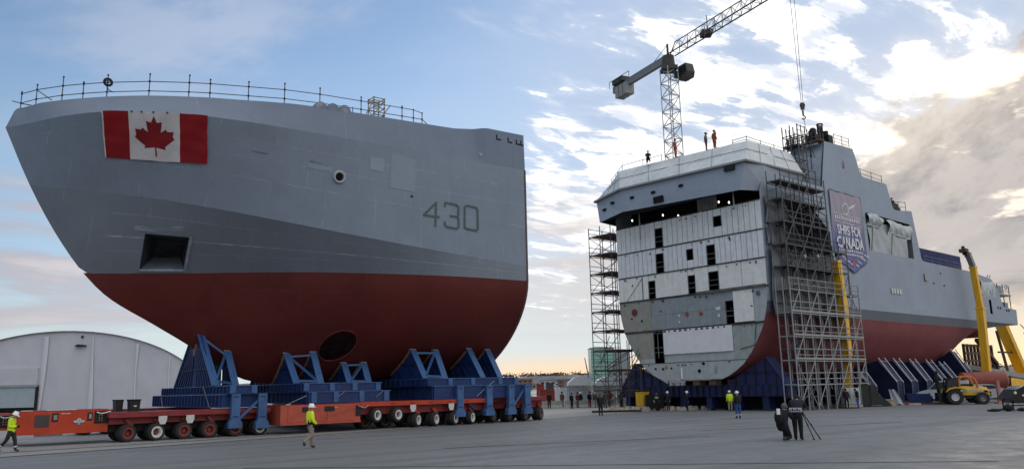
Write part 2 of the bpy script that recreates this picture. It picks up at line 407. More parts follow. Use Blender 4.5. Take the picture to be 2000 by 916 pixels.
def inst(name, me, parent, loc, rot=(0, 0, 0), sc=(1, 1, 1)):
    o = bpy.data.objects.new(name, me); COL.objects.link(o); o.parent = parent
    off = Vector((0, 0, 0))
    if parent.type == 'EMPTY' and ORG[parent.name][1] == 0: off = ORG[parent.name][0]
    o.location = Vector(loc) - off; o.rotation_euler = rot; o.scale = sc
    return o
def dup(root, loc=None, rz=None, label=None, group=None, mirror=False):
    def cp(o, par):
        c = o.copy(); COL.objects.link(c)
        if par is not None: c.parent = par
        for ch in o.children: cp(ch, c)
        return c
    c = cp(root, None)
    if loc is not None: c.location = loc
    if rz is not None: c.rotation_euler = (0, 0, rz)
    if root.name in ORG: ORG[c.name] = ORG[root.name]
    return setp(c, label, None, group)
def text_mesh(txt, size, m, depth=.01, bold=.0, sx=1.0, align='CENTER'):
    cu = bpy.data.curves.new('lettering', 'FONT'); cu.body = txt; cu.size = size; cu.extrude = depth; cu.offset = bold
    cu.align_x = align; cu.align_y = 'CENTER'; cu.space_character = sx; cu.resolution_u = 3
    o = bpy.data.objects.new('lettering', cu); COL.objects.link(o)
    me = bpy.data.meshes.new_from_object(o.evaluated_get(bpy.context.evaluated_depsgraph_get()))
    bpy.data.objects.remove(o); bpy.data.curves.remove(cu)
    me.materials.clear(); me.materials.append(m); return me
def clip_plate(outer, holes, P, m_depth=None, mb=None):
    """flat plate with openings: 2-D loops filled, mapped by P(u, v, d)"""
    bm = bmesh.new(); es = []
    for lp in [outer] + holes:
        vs = [bm.verts.new((p[0], p[1], 0)) for p in lp]
        es += [bm.edges.new((vs[i], vs[(i + 1) % len(vs)])) for i in range(len(vs))]
    bmesh.ops.triangle_fill(bm, use_beauty=True, edges=es)
    bm.verts.index_update()
    mb = mb or MB(); k = len(mb.v)
    pts = [(v.co.x, v.co.y) for v in bm.verts]
    mb.v += [tuple(P(a, b, 0)) for a, b in pts]
    for fc in bm.faces:
        ids = [v.index for v in fc.verts]
        mb.uv[len(mb.f)] = [pts[i] for i in ids]
        mb.f.append(tuple(k + i for i in ids)); mb.mi.append(0)
    bm.free()
    return mb
# ------------------------------------------------------------------ lines of the bow section
def lin(tab,x):
    if x<=tab[0][0]: return tab[0][1]
    for (a,b),(c,d) in zip(tab,tab[1:]):
        if x<=c: return b+(d-b)*(x-a)/(c-a)
    return tab[-1][1]
def smo(tab,x):   # monotone cubic
    n=len(tab)
    if x<=tab[0][0]: return tab[0][1]
    if x>=tab[-1][0]: return tab[-1][1]
    for i in range(n-1):
        if x<=tab[i+1][0]:break
    def sl(j):return (tab[j+1][1]-tab[j][1])/(tab[j+1][0]-tab[j][0])
    def m(j):
        if j==0: return sl(0)
        if j==n-1: return sl(n-2)
        a,b=sl(j-1),sl(j)
        return 0 if a*b<=0 else 2*a*b/(a+b)
    h=tab[i+1][0]-tab[i][0];t=(x-tab[i][0])/h
    return ((1+2*t)*(1-t)**2*tab[i][1]+t*(1-t)**2*h*m(i)+t*t*(3-2*t)*tab[i+1][1]+t*t*(t-1)*h*m(i+1))
# rows param by s in 0(aft)..1(stem): (x,b,z)
R0b=[(0,8.42),(3.6,8.42),(4.6,8.05),(6,8.05),(13,8.0),(17.3,7.9),(22,7.2),(25,6.1),(27,5.0),(29.2,3.3),(31,1.5),(32,0),(32.5,0)]
R0z=[(0,21.27),(3.4,21.2),(3.6,21.17),(6,20.8),(8.5,20.67),(13,20.47),(17.3,20.25),(22,19.9),(27,19.7),(31,19.5),(32,19.4),(32.5,18.1)]
R1b=[(0,8.5),(14,8.5),(20,8.45),(23.4,8.1),(26,7.2),(28.4,5.9),(30.2,3.85),(31.5,1.55),(32.1,.6),(32.5,0)]
R1z=[(0,18.5),(20,18.3),(32.5,18.1)]
R2b=[(0,8.5),(9.8,8.1),(16.7,7.2),(21.2,6.2),(25.1,4.6),(28.9,2.2),(30.5,.7),(31.0,0),(32.5,0)]
R2z=[(0,11.2),(9.8,11.9),(16.7,12.65),(21.2,13.25),(25.1,13.85),(28.9,14.4),(31.0,14.82),(32.5,18.1)]
R3b=[(0,8.5),(4.8,8.15),(9.2,7.2),(14,5.6),(18.4,3.6),(22,2.1),(25,1.0),(27.8,0),(32.5,0)]
R3z=[(0,10.09),(15,10.09),(27.8,9.8),(29.4,12.0),(31,14.82),(32.5,18.1)]
Kz=[(0,3.05),(12,3.05),(16,3.05),(17.6,3.3),(19.3,4.15),(21.36,5.5),(23.6,6.8),(26.36,8.4),(27.8,9.8),(29.4,12.0),(31,14.82),(32.5,18.1)]
def at(rb,rz,x):
    if (rz is R3z and x>27.8) or (rz is R2z and x>31): rz=Kz      # on the stem itself
    return smo(rb,x),(lin if rz is R0z and x<6 else smo)(rz,x)
def bottom(x,t):
    b,zw=at(R3b,R3z,x);zk=smo(Kz,x)
    w=min(1,max(0,(x-4)/18.)); e1=1.8+(1.15-1.8)*w;e2=.65+(.9-.65)*w
    return b*(max(0,1-t**e1))**e2, zw+(zk-zw)*t
def port(x,z):
    b1,z1=at(R1b,R1z,x);b2,z2=at(R2b,R2z,x);b3,z3=at(R3b,R3z,x)
    if z>z1:
        b0,z0=at(R0b,R0z,x);return b1+(b0-b1)*(z-z1)/(z0-z1)
    if z>z2:return b2+(b1-b2)*(z-z2)/(z1-z2)
    if z>z3:return b3+(b2-b3)*(z-z3)/(z2-z3)
    zk=smo(Kz,x)
    return bottom(x,min(1,(z3-z)/max(1e-6,z3-zk)))[0]
def hp(x, z, off=0.0): return (x, port(x, z) + off, z)
# ------------------------------------------------------------------ the bow section
bow = thing('ship_bow_section', 'grey and dark red ship bow section raised on blue cradles, number 430 on its side', 'ship section', (12, 0, 3.0), BF)
XS = sorted(set([32.5 * i / 66 for i in range(67)] + [31.6, 31.85, 32.15, 32.35, 22.95, 25.3, 3.4, 3.6, 3.9, 4.3, 4.6, 5.0, 5.5, 6.0]))
def strip(fnlo, fnhi, nv, mb, uvs, side=1, warp=None, skip=None, m=0):
    n = len(XS) - 1
    def fn(a, b):
        x = XS[round(a * n)]
        if warp: x = warp(x, b)
        l = fnlo(x); h = fnhi(x)
        return (x, side * (l[0] + (h[0] - l[0]) * b), l[1] + (h[1] - l[1]) * b)
    mb.grid(fn, n, nv, m=m, skip=skip, uv=lambda a, b: (XS[round(a * n)], uvs[0] + (uvs[1] - uvs[0]) * b))
q0 = lambda x: at(R0b, R0z, x); q1 = lambda x: at(R1b, R1z, x); q2 = lambda x: at(R2b, R2z, x); q3 = lambda x: at(R3b, R3z, x)
PX0, PX1 = 22.95, 25.3
def pwarp(x, b): return x - .75 * math.exp(-((x - 24) / 1.6) ** 2) * (1 - b)
NV = 24; PT0, PT1 = 1, 13         # rows of the anchor pocket
def pskip(i, j): return PX0 - .01 <= XS[i] and XS[i + 1] <= PX1 + .01 and PT0 <= j < PT1
mb = MB(); strip(q1, q0, 4, mb, (5, 6.6)); strip(q1, q0, 4, mb, (5, 6.6), -1)
BULW = hull_mat('bulwark_grey_paint', (.158, .195, .26), brick=(9, 9), var=.05)
mb.build('bulwark', BULW, bow, smooth=25)
mb = MB()
strip(q2, q1, 14, mb, (0, 5)); strip(q2, q1, 14, mb, (0, 5), -1)
mb.build('upper_side_plating', GREY2, bow, smooth=35)
mb = MB(); strip(q3, q2, NV, mb, (0, 3), 1, pwarp, pskip); strip(q3, q2, 12, mb, (0, 3), -1)
mb.build('flared_side_plating', GREY, bow, smooth=35)
def fz(x, side, t): b, z = bottom(x, t); return (x, side * b, z)
mb = MB()
XB = [x for x in XS if x <= 27.8] + [27.8]
for sd in (1, -1):
    mb.grid(lambda a, b: fz(XB[round(a * (len(XB) - 1))], sd, b ** .8), len(XB) - 1, 26, uv=lambda a, b: (XB[round(a * (len(XB) - 1))], 40 - 9 * b))
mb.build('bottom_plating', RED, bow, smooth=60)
# closing bulkhead, deck, thick cut edge of the plating
sec = [(q0(0)[0], q0(0)[1])] + [q1(0), q2(0), q3(0)] + [bottom(0, t / 14) for t in range(1, 15)]
poly = [(b, z) for b, z in sec] + [(-b, z) for b, z in sec[::-1][1:]]
MB().prism([(b * .985, z) for b, z in poly], .25, .35, 0).build('aft_bulkhead', BGREY, bow)
mb = MB()
for (b0, z0), (b1, z1) in zip(sec[1:], sec[2:]):
    for sd in (1, -1):
        mb.add([(-.06, sd * (b0 + .02), z0), (-.06, sd * (b1 + .02), z1), (-.06, sd * (b1 - .30), z1), (-.06, sd * (b0 - .30), z0),
                (.10, sd * (b0 + .02), z0), (.10, sd * (b1 + .02), z1), (.10, sd * (b1 - .30), z1), (.10, sd * (b0 - .30), z0)],
               [(0, 1, 2, 3), (4, 7, 6, 5), (0, 4, 5, 1), (2, 6, 7, 3), (1, 5, 6, 2), (0, 3, 7, 4)])
mb.build('cut_plate_edge', mat('cut_edge_steel', (.10, .07, .065), .7, var=.3, dirt=(.18, .10, .08)), bow)
mb = MB()
dk = [(x, q1(x)[0] - .45) for x in XS]
for (xa, ba), (xb, bb) in zip(dk, dk[1:]):
    za, zb = q1(xa)[1] + .2, q1(xb)[1] + .2
    mb.add([(xa, max(0, ba), za), (xb, max(0, bb), zb), (xb, -max(0, bb), zb), (xa, -max(0, ba), za)], [(0, 1, 2, 3)])
mb.build('foredeck', BGREY, bow)
# anchor pocket: four walls and a back, frame proud of the plating
def pk(x, j):
    xx = pwarp(x, j / NV); l, h = q3(xx), q2(xx); t = j / NV
    return Vector((xx, l[0] + (h[0] - l[0]) * t, l[1] + (h[1] - l[1]) * t))
PATCHG = mat('pocket_grey_lit', (.21, .25, .30), .5, var=.1)  # lit tone of the pocket grey, for the floor that catches light
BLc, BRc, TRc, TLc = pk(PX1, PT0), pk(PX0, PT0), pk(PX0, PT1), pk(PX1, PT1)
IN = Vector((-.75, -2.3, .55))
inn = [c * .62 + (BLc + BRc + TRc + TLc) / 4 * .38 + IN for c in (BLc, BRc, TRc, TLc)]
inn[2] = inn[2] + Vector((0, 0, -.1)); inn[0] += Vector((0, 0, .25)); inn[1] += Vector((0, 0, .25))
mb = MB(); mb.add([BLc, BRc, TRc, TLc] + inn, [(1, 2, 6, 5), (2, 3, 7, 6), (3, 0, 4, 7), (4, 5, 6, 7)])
pocket = mb.build('anchor_pocket', mat('pocket_grey_shaded', (.045, .05, .06), .6, var=.3), bow)  # walls and back darkened, the recess shade is put into the colour
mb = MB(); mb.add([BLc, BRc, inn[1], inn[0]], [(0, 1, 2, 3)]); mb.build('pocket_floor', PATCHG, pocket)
mb = MB(); off = Vector((0, .05, 0))
for a, b, w in ((TLc + Vector((.3, 0, .17)), TRc + Vector((-.1, 0, .17)), .05), (BLc, BRc, .12), (TRc, BRc, .16)):
    mb.bar(a + off, b + off, w, w)
mb.build('pocket_rim', GREY2, pocket)
mb = MB()
mb.add([hp(25.75, 12.42, .03), hp(23.2, 12.42, .03), hp(23.2, 12.15, .03), hp(25.75, 12.15, .03)], [(0, 1, 2, 3)])
mb.build('brow_plate', GREY2, pocket)
# hawse pipe mouth, thruster opening, plates, marks
def normal(x, z):
    a = Vector(hp(x + .05, z)) - Vector(hp(x - .05, z)); b = Vector(hp(x, z + .05)) - Vector(hp(x, z - .05))
    n = a.cross(b).normalized(); return n if n.y > 0 else -n
hn = normal(14.97, 15.86); hc = Vector(hp(14.97, 15.86))
hw = MB().lathe([(.0, .42), (.10, .41), (.15, .35), (.13, .29), (.02, .25), (-.5, .24)], hc, hn, 24).build('hawse_pipe', mat('hawse_pale_rim', (.36, .39, .41), .4, var=.1), bow, smooth=50)
MB().lathe([(.035, .001), (.035, .265)], hc, hn, 20).build('bore_shade_disc', BLACK, hw)  # black disc across the mouth, its colour stands for shade in the bore
def conform_poly(pts, off, m, name, par=bow, cuts=3, label=None):
    """outline in (x, z) on the port side, triangulated finely and laid on the plating"""
    bm = bmesh.new(); vs = [bm.verts.new((p[0], p[1], 0)) for p in pts]
    es = [bm.edges.new((vs[i], vs[(i + 1) % len(vs)])) for i in range(len(vs))]
    bmesh.ops.triangle_fill(bm, use_beauty=True, edges=es)
    if cuts: bmesh.ops.subdivide_edges(bm, edges=bm.edges, cuts=cuts, use_grid_fill=True)
    bm.verts.index_update(); mb = MB()
    mb.v = [hp(v.co.x, v.co.y, off) for v in bm.verts]
    for fc in bm.faces: mb.f.append(tuple(v.index for v in fc.verts)); mb.mi.append(0)
    bm.free(); return mb.build(name, m, par, label=label)
PATCH = mat('plate_pale_grey', (.235, .285, .36), .5, var=.05)
conform_poly([(12.95, 17.50), (11.9, 17.46), (11.88, 16.58), (12.93, 16.62)], .02, PATCH, 'doubler_plate')
conform_poly([(17.12, 16.45), (15.5, 16.38), (15.5, 16.12), (17.1, 16.18)], .02, PATCH, 'doubler_plate')
conform_poly([(11.42, 17.95), (9.53, 17.75), (9.53, 15.55), (11.4, 15.62)], .016, mat('plate_grey', (.215, .265, .335), .5, var=.05), 'doubler_plate')
conform_poly([(20.6, 16.75), (19.6, 16.70), (19.6, 16.63), (20.6, 16.68)], .02, DGREY, 'closed_scupper')
conform_poly([(17.0, 16.62), (15.9, 16.58), (15.9, 16.52), (17.0, 16.56)], .02, DGREY, 'closed_scupper')
conform_poly([(4.2, 19.2), (3.95, 19.2), (3.95, 18.95), (4.2, 18.95)], .03, PATCH, 'small_plate')
conform_poly([(9.75 + .09 * math.cos(a), 15.23 + .09 * math.sin(a)) for a in [i * .785 for i in range(8)]], .02, BLACK, 'overboard_hole', cuts=0)
for x in (2.62, 1.55, .78, .34):
    z = 20.86 - .03 * (2.62 - x); w = .42 if x > .5 else .3
    conform_poly([(x, z), (x - .10, z), (x - .10, z - .30), (x - w, z - .30), (x - w, z - .40), (x, z - .40)], .02, BLACK, 'freeing_port', cuts=1)
# thruster opening, a flat ellipse whose dark colour stands for the tunnel's shade
def thr(R, a): return (12.62 + R * (1.02 * math.cos(a) + .1 * math.sin(a)), 5.45 + R * (.85 * math.sin(a) - .15 * math.cos(a)))
th = conform_poly([thr(1.12, i * math.pi / 18) for i in range(36)], .03, mat('thruster_tunnel_shade', (.014, .006, .007), .95, var=.5, scale=2.5, spec=.05), 'thruster_opening', cuts=2)
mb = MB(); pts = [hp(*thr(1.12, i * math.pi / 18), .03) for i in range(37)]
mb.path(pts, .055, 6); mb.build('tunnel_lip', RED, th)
# pennant number on the side
def strokes(lines, zx, zy, X, Z, w=.15):
    g = lambda p: (X[0] + (X[1] - X[0]) * (p[0] - zx[0]) / (zx[1] - zx[0]), Z[0] + (Z[1] - Z[0]) * (p[1] - zy[0]) / (zy[1] - zy[0]))
    mb = MB()
    for ln in lines:
        ps = [Vector(g(p)).to_3d() for p in ln]
        for i, (a, b) in enumerate(zip(ps, ps[1:])):
            d = (b - a).normalized(); nn = Vector((-d.y, d.x, 0)) * w / 2
            a2 = a - d * (w * .30 if i else 0); b2 = b + d * (w * .30 if i < len(ps) - 2 else 0)
            k = max(1, int((b2 - a2).length / .5)); vs = []
            for j in range(k + 1):
                p = a2 + (b2 - a2) * j / k
                for s in (1, -1): e = p + nn * s; vs.append(hp(e.x, e.y, .035 + .002 * i))
            mb.add(vs, [(2 * j, 2 * j + 1, 2 * j + 3, 2 * j + 2) for j in range(k)])
    return mb
strokes([[(905, 190), (818, 188), (884, 97), (882, 255)]], (812, 905), (95, 255), (8.87, 7.54), (15.05, 13.34)).build('number_digit', DIGIT, bow)
strokes([[(943, 138), (943, 114), (950, 110), (1010, 116), (1022, 128), (1022, 180), (1012, 190), (972, 189)], [(1012, 190), (1023, 200), (1024, 254), (1012, 266), (955, 261), (944, 250), (943, 228)]],
        (940, 1026), (108, 268), (7.17, 5.96), (15.14, 13.35)).build('number_digit', DIGIT, bow)
strokes([[(1100, 124), (1074, 123), (1065, 132), (1064, 262), (1073, 272), (1128, 277), (1139, 267), (1137, 138), (1129, 128), (1098, 124)]],
        (1060, 1142), (122, 280), (5.56, 4.33), (15.12, 13.37)).build('number_digit', DIGIT, bow)
# three round fairlead hoods on the bulwark top
for x in (16.25, 15.42, 14.6):
    b, z = q0(x)
    MB().tube((x, b - .5, z - .02), (x, b + .03, z - .02), .42, n=20).build('fairlead_hood', BULW, bow, smooth=40)
# ------------------------------------------------------------------ flag hung on the bow
flag = thing('flag', 'large red and white maple leaf flag hung flat on the grey bow plating', 'flag', (25.6, 5.6, 15.8), BF)
FC = ((28.53, 18.20), (23.37, 18.26), (27.89, 15.93), (22.87, 15.74))
def flagp(s, t, off=.05):
    sag = .10 * math.sin(math.pi * s) * t * .6
    x = (FC[0][0] + (FC[1][0] - FC[0][0]) * s) * (1 - t) + (FC[2][0] + (FC[3][0] - FC[2][0]) * s) * t
    z = (FC[0][1] + (FC[1][1] - FC[0][1]) * s) * (1 - t) + (FC[2][1] + (FC[3][1] - FC[2][1]) * s) * t - sag
    rip = .035 * math.sin(9 * t + 14 * s) + .03 * math.sin(21 * t - 9 * s + 1) * (1 if s < .24 or s > .72 else .25) * math.sin(math.pi * t) + 0.0 * math.sin(math.pi * min(1, s * 1.2)) + .018 * math.sin(23 * s + 5 * t) + .02 * t * math.sin(31 * s)
    return hp(x, z, off + .07 + rip)
for nm, a, b, m in (('red_band', 0.012, .240, FLAGR), ('white_field', .240, .717, FLAGW), ('red_band', .722, 1, FLAGR), ('white_hem', 0, .012, FLAGW), ('white_hem', .717, .722, FLAGW)):
    MB().grid(lambda i, j: flagp(a + (b - a) * i, j), max(1, int((b - a) * 40)), 12).build(nm, m, flag, smooth=60)
LP = [(1140, 408), (1160, 457), (1200, 450), (1192, 527), (1232, 500), (1242, 518), (1290, 517), (1282, 555), (1295, 573), (1222, 630), (1228, 652), (1153, 638), (1158, 705), (1146, 705), (1143, 638),
      (1065, 645), (1072, 625), (995, 567), (1005, 550), (998, 507), (1042, 512), (1053, 497), (1095, 527), (1080, 447), (1118, 457)]
bm = bmesh.new(); vs = [bm.verts.new((.240 + .477 * (p[0] - 955) / 380, (p[1] - 375) / 362, 0)) for p in LP]
bmesh.ops.triangle_fill(bm, use_beauty=True, edges=[bm.edges.new((vs[i], vs[(i + 1) % len(vs)])) for i in range(len(vs))])
bmesh.ops.subdivide_edges(bm, edges=bm.edges, cuts=4, use_grid_fill=True); bm.verts.index_update()
mb = MB(); mb.v = [flagp(v.co.x, v.co.y, .075) for v in bm.verts]
for fc in bm.faces: mb.f.append(tuple(v.index for v in fc.verts)); mb.mi.append(0)
bm.free(); mb.build('maple_leaf', LEAFR, flag)
for s in (.27, .36, .47, .60): rod('tie_point', flag, flagp(s, .012, .03), flagp(s, .012, .11), .05, DARK)
# ------------------------------------------------------------------ guard rail of scaffold tube on the bow
rail = thing('guard_rail', 'dark scaffold tube guard rail along the top of the bow section', 'guard rail', (20, 6, 20), BF)
RX = [31.85, 31.2, 30.05, 29.1, 28.0, 26.0, 24.0, 22.9, 20.75, 18.6, 16.3, 13.4, 10.3, 9.4, 8.7]
RH = [1.0, 1.2, 1.45, 1.0, 1.35, 1.35, 1.35, 1.15, 1.2, 1.3, 1.3, 1.15, 1.0, .9, .75]
def rp(x, h): b, z = q0(x); return Vector((x, max(0, b - .12), z + h))
for x, h in zip(RX, RH):
    rod('post', rail, rp(x, -.1), rp(x, h), .032, GALVD); rod('cap', rail, rp(x, h - .02), rp(x, h + .07), .05, DARK)
    for hh in (.33, .92):
        if hh < h: rod('coupler', rail, rp(x, hh - .05), rp(x, hh + .05), .06, DARK)
for a, b in zip(RX, RX[1:]):
    for hh in (.33, .92):
        h2 = min(hh, .78 if b < 9 else 2)
        rod('rail', rail, rp(a, hh), rp(b, h2), .028, GALVD)
rod('brace', rail, rp(31.2, .9), rp(30.5, .1), .028, GALVD); rod('brace', rail, rp(31.85, .3), rp(31.4, .05), .028, GALVD)
rod('rail', rail, rp(32.0, .35) + Vector((.3, 0, .05)), rp(31.5, .1), .028, GALVD); rod('rail', rail, rp(14, .0), rp(14, .4), .03, GALVD)
rod('brace', rail, rp(11.9, 0), rp(11.2, .95), .03, GALVD); rod('rail', rail, rp(8.7, .33), rp(8.3, .05), .03, GALVD)
mb = MB(); c = rp(28.0, .95)
for k, R in enumerate((.20, .24, .17)):
    mb.path([c + Vector((R * math.cos(i * .6), .05 + .05 * k, R * math.sin(i * .6) - .05 * k)) for i in range(12)], .045, 6)
mb.path([c + Vector((.1, .06, -.2)), c + Vector((-.05, .08, -.5)), c + Vector((-.3, .06, -.6))], .03)
solo('rope_coil', mb, DARK, 'dark coil of rope slung on a post of the bow guard rail', 'rope', tuple(c), BF)
tw = thing('access_frame', 'pale small scaffold access frame with hoops behind the bow guard rail', 'scaffold', (11.7, 6.5, 20.3), BF)
YT = mat('tube_yellowed', (.28, .24, .16), .6, var=.4, scale=3)
for x in (12.15, 11.35):
    for y in (7.3, 6.5): rod('upright', tw, (x, y, 20.3), (x, y, 22.1 + .1 * (y < 7)), .04, YT)
for z in (20.9, 21.4, 21.9, 22.1):
    for y in (7.3, 6.5): rod('ledger', tw, (12.2, y, z), (11.3, y, z), .035, YT)
    for x in (12.15, 11.35): rod('transom', tw, (x, 7.4, z), (x, 6.4, z), .035, YT)
rod('brace', tw, (12.15, 7.3, 20.9), (11.35, 7.3, 21.9), .035, YT); rod('brace', tw, (11.35, 6.5, 20.4), (12.15, 6.5, 21.4), .035, YT); rod('brace', tw, (13.0, 7.3, 20.2), (12.15, 7.3, 21.9), .035, YT)
for k in range(8): rod('rung', tw, (11.95, 6.9, 20.4 + .21 * k), (11.6, 6.9, 20.4 + .21 * k), .03, YT)
# ------------------------------------------------------------------ blue cradles under the bow section
def tier(par, x0, x1, y0, y1, z0, z1, ends, front=True, name='lower_beam', nst=None):
    """stack of transverse beams: web box in the shaded blue, flanges above and below, stiffeners on the front, end plates in the lit blue on the port side"""
    mb = MB().box((x0 + .06, y0, z0 + .05), (x1 - .06, y1 - .06, z1 - .05))
    o = mb.build(name, BLUE, par)
    for z in (z0, z1 - .05): MB().box((x0, y0 - .05, z), (x1, y1, z + .05)).build('flange_plate', BLUEL if z > z0 else BLUE, par)  # upper flange in the lit blue, lower one in the shaded blue
    if front:
        n = nst or int((y1 - y0) / .62)
        for k in range(n + 1):
            y = y0 + .1 + (y1 - y0 - .3) * k / n
            inst('stiffener', STF(z1 - z0 - .1), par, (x1 - .06, y, z0 + .05))
    for x in ends: MB().box((x - .17, y1 - .07, z0 + .045), (x + .17, y1 + .015, z1 - .045)).build('end_plate', BLUEL, par)
    return o
_S = {}
def STF(h):
    k = round(h, 2)
    if k not in _S: _S[k] = MB().box((0, -.02, 0), (.10, .02, h)).mesh('stiffener', BLUE)
    return _S[k]
def web(par, x, yl, peak, foot, base, thick=.08, rib=True):
    """port and starboard buttress webs standing on the beams, cut to the hull, with sloping outer flange and timber lining"""
    yp, zp = peak
    for s in (1, -1):
        zs = [zp - (zp - base) * k / 6 for k in range(7)]
        cut = [(max(.0, port(x, z)) + .06, z) for z in zs]
        cut = [(min(yy, yp), z) for yy, z in cut if yy > yl]
        if len(cut) < 2 or cut[-1][1] > base + .2: cut.append((yl, max(base, cut[-1][1] - .6) if cut else base))
        if cut[-1][1] > base: cut.append((yl, base))
        poly = [(s * yy, z) for yy, z in cut] + [(s * foot, base), (s * (yp + .16), zp)]
        MB().prism(poly, x - thick, x, 0).build('web_plate', BLUE, par)
        if rib:
            for k in range(1, 5):
                yb = yl + (foot - yl) * k / 5; yt = yl + (yp + .1 - yl) * (k + .3) / 5.6
                zt = zp - .15
                for _ in range(30):
                    if yt < port(x, zt) + .15 and zt > base + .3: zt -= .1
                rod('stiffener', par, (x + .05, s * yb, base), (x + .05, s * yt, zt), .05, BLUE, kind='bar', w=.12)
            zm = base + (zp - base) * .5
            ya = port(x, zm) + .12; yb = foot + (yp - foot) * .5
            rod('stiffener', par, (x + .05, s * max(ya, yl), zm), (x + .05, s * yb, zm), .12, BLUE, kind='bar', w=.05)
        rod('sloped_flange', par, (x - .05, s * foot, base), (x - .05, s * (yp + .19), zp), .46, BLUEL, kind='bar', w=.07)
        for (ya, za), (yb, zb) in zip(cut, cut[1:]):
            if (Vector((ya, za)) - Vector((yb, zb))).length > .05 and yb > yl + .01:
                rod('timber_lining', par, (x - .04, s * (ya + .02), za), (x - .04, s * (yb + .02), zb), .36, WOOD, kind='bar', w=.10)
        MB().box((x - .25, s * (yp - .04) - .12, zp - .02), (x + .2, s * (yp + .1) + .12, zp + .06)).build('timber_cap', WOOD, par)
def braces(par, xa, xb, pa, fa, pb, fb, base, flip=False):
    def P(x, pk, ft, t): return Vector((x, ft + (pk[0] + .19 - ft) * t, base + (pk[1] - base) * t))
    for s in (1, -1):
        k = Vector((1, s, 1)); E = lambda v: Vector((v.x, v.y * s, v.z))
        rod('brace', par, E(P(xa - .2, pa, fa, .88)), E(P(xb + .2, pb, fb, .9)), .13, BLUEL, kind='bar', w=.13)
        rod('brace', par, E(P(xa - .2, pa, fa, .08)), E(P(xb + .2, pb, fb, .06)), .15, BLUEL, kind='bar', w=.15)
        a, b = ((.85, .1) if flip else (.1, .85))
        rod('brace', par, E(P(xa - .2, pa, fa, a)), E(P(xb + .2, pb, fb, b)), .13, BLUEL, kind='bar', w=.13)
def leg(par, x, y, z0, z1, w=.5):
    mb = MB().box((x - w / 2, y - .32, z0 + .35), (x + w / 2, y, z1))
    mb.prism([(x - w / 2, z0 + .5), (x - w / 2 - .14, z0 + .30), (x - w / 2 - .14, z0), (x + w / 2 + .14, z0), (x + w / 2 + .14, z0 + .30), (x + w / 2, z0 + .5)], y - .36, y + .03, 1)
    o = mb.build('jack_leg', BLUEL, par)
    for zz in (z1 - .15, z0 + .65): inst('bolt_plate', BOLT, o, (x, y + .01, zz))
BOLT = MB().box((-.16, 0, -.03), (.16, .02, .03)).mesh('bolt_plate', BLUE)
cA = thing('transport_cradle', 'blue steel cradle under the pointed stem, wedge supports either side of a V notch', 'cradle', (20, 0, 1.6), BF, 'blue cradles carrying the bow section')
tier(cA, 18.8, 21.3, -8.4, 6.55, 1.64, 2.40, (), name='lower_beam', nst=22)
tier(cA, 19.3, 20.98, -7.4, 6.9, 2.40, 2.90, (20.75, 19.5), name='upper_beam', nst=22)
for sgn in (1, -1):
    cutz = [(0.0, 4.88), (.14, 5.1), (.36, 6.0), (.40, 6.20)]
    MB().prism([(sgn * a, b) for a, b in [(0, 2.9)] + cutz + [(.78, 6.20), (4.06, 2.9)]], 20.86, 20.94, 0).build('web_plate', BLUE, cA)
    for k in range(1, 7):
        yb = .1 + 3.6 * k / 6.5; yt = .05 + .65 * k / 6.5
        rod('stiffener', cA, (20.99, sgn * yb, 2.9), (20.99, sgn * yt, 4.9 + .13 * k), .05, BLUE, kind='bar', w=.12)
    for zz, t in ((3.95, .32), (5.2, .70)): rod('stiffener', cA, (20.99, sgn * .02 if zz < 4.9 else sgn * .25, zz), (20.99, sgn * (4.06 - 3.28 * t), zz), .10, BLUE, kind='bar', w=.05)
    rod('sloped_flange', cA, (20.85, sgn * 4.08, 2.9), (20.85, sgn * .62, 6.22), .46, BLUEL, kind='bar', w=.10)
    rod('timber_lining', cA, (20.9, sgn * .02, 4.86), (20.9, sgn * .36, 6.1), .30, WOOD, kind='bar', w=.10)
    MB().box((20.6, sgn * .45 - .16, 6.16), (21.0, sgn * .45 + .16, 6.30)).build('timber_cap', WOOD, cA)
    rod('timber_cap', cA, (20.9, sgn * .28, 6.0), (20.9, sgn * .4, 6.25), .2, WOOD, kind='bar', w=.1)
web(cA, 19.24, .2, (.75, 5.15), 2.72, 2.92)
braces(cA, 20.9, 19.24, (.55, 6.2), 4.06, (.75, 5.15), 2.72, 2.92, flip=False)
leg(cA, 20.55, 6.95, .48, 2.40); leg(cA, 18.98, 6.95, .42, 2.40)
rod('brace', cA, (20.35, 6.75, .95), (19.1, 6.75, 2.1), .15, BLUEL, kind='bar', w=.15)
rod('rope', cA, (21.6, 5.5, 1.66), (21.02, 2.2, 2.9), .025, STEEL); rod('rope', cA, (21.35, -5.5, 1.66), (21.35, -6.0, 2.3), .025, STEEL)
cB = thing('transport_cradle', 'blue steel cradle in the middle, two pairs of wedges below the dark round opening', 'cradle', (13, 0, 1.6), BF, 'blue cradles carrying the bow section')
tier(cB, 9.9, 15.75, -7, 5.95, 1.72, 2.44, (15.35, 13.85, 12.05, 10.25), nst=18)
tier(cB, 10.3, 15.92, -6.2, 5.45, 2.44, 2.98, (15.65, 13.9, 12.3, 10.6), name='upper_beam', nst=18)
web(cB, 15.73, -.0, (1.93, 4.98), 3.95, 2.98); web(cB, 14.1, .5, (2.51, 5.04), 4.01, 2.98)
braces(cB, 15.73, 14.1, (1.93, 4.98), 3.95, (2.51, 5.04), 4.01, 2.98, flip=True)
web(cB, 11.75, .4, (2.33, 4.33), 3.47, 2.98); web(cB, 10.4, .8, (2.66, 4.35), 3.62, 2.98)
braces(cB, 11.75, 10.4, (2.33, 4.33), 3.47, (2.66, 4.35), 3.62, 2.98)
for x in (13.4, 10.6): rod('brace', cB, (x + .7, 5.8, 1.76), (x - .1, 5.97, 2.4), .025, STEEL)
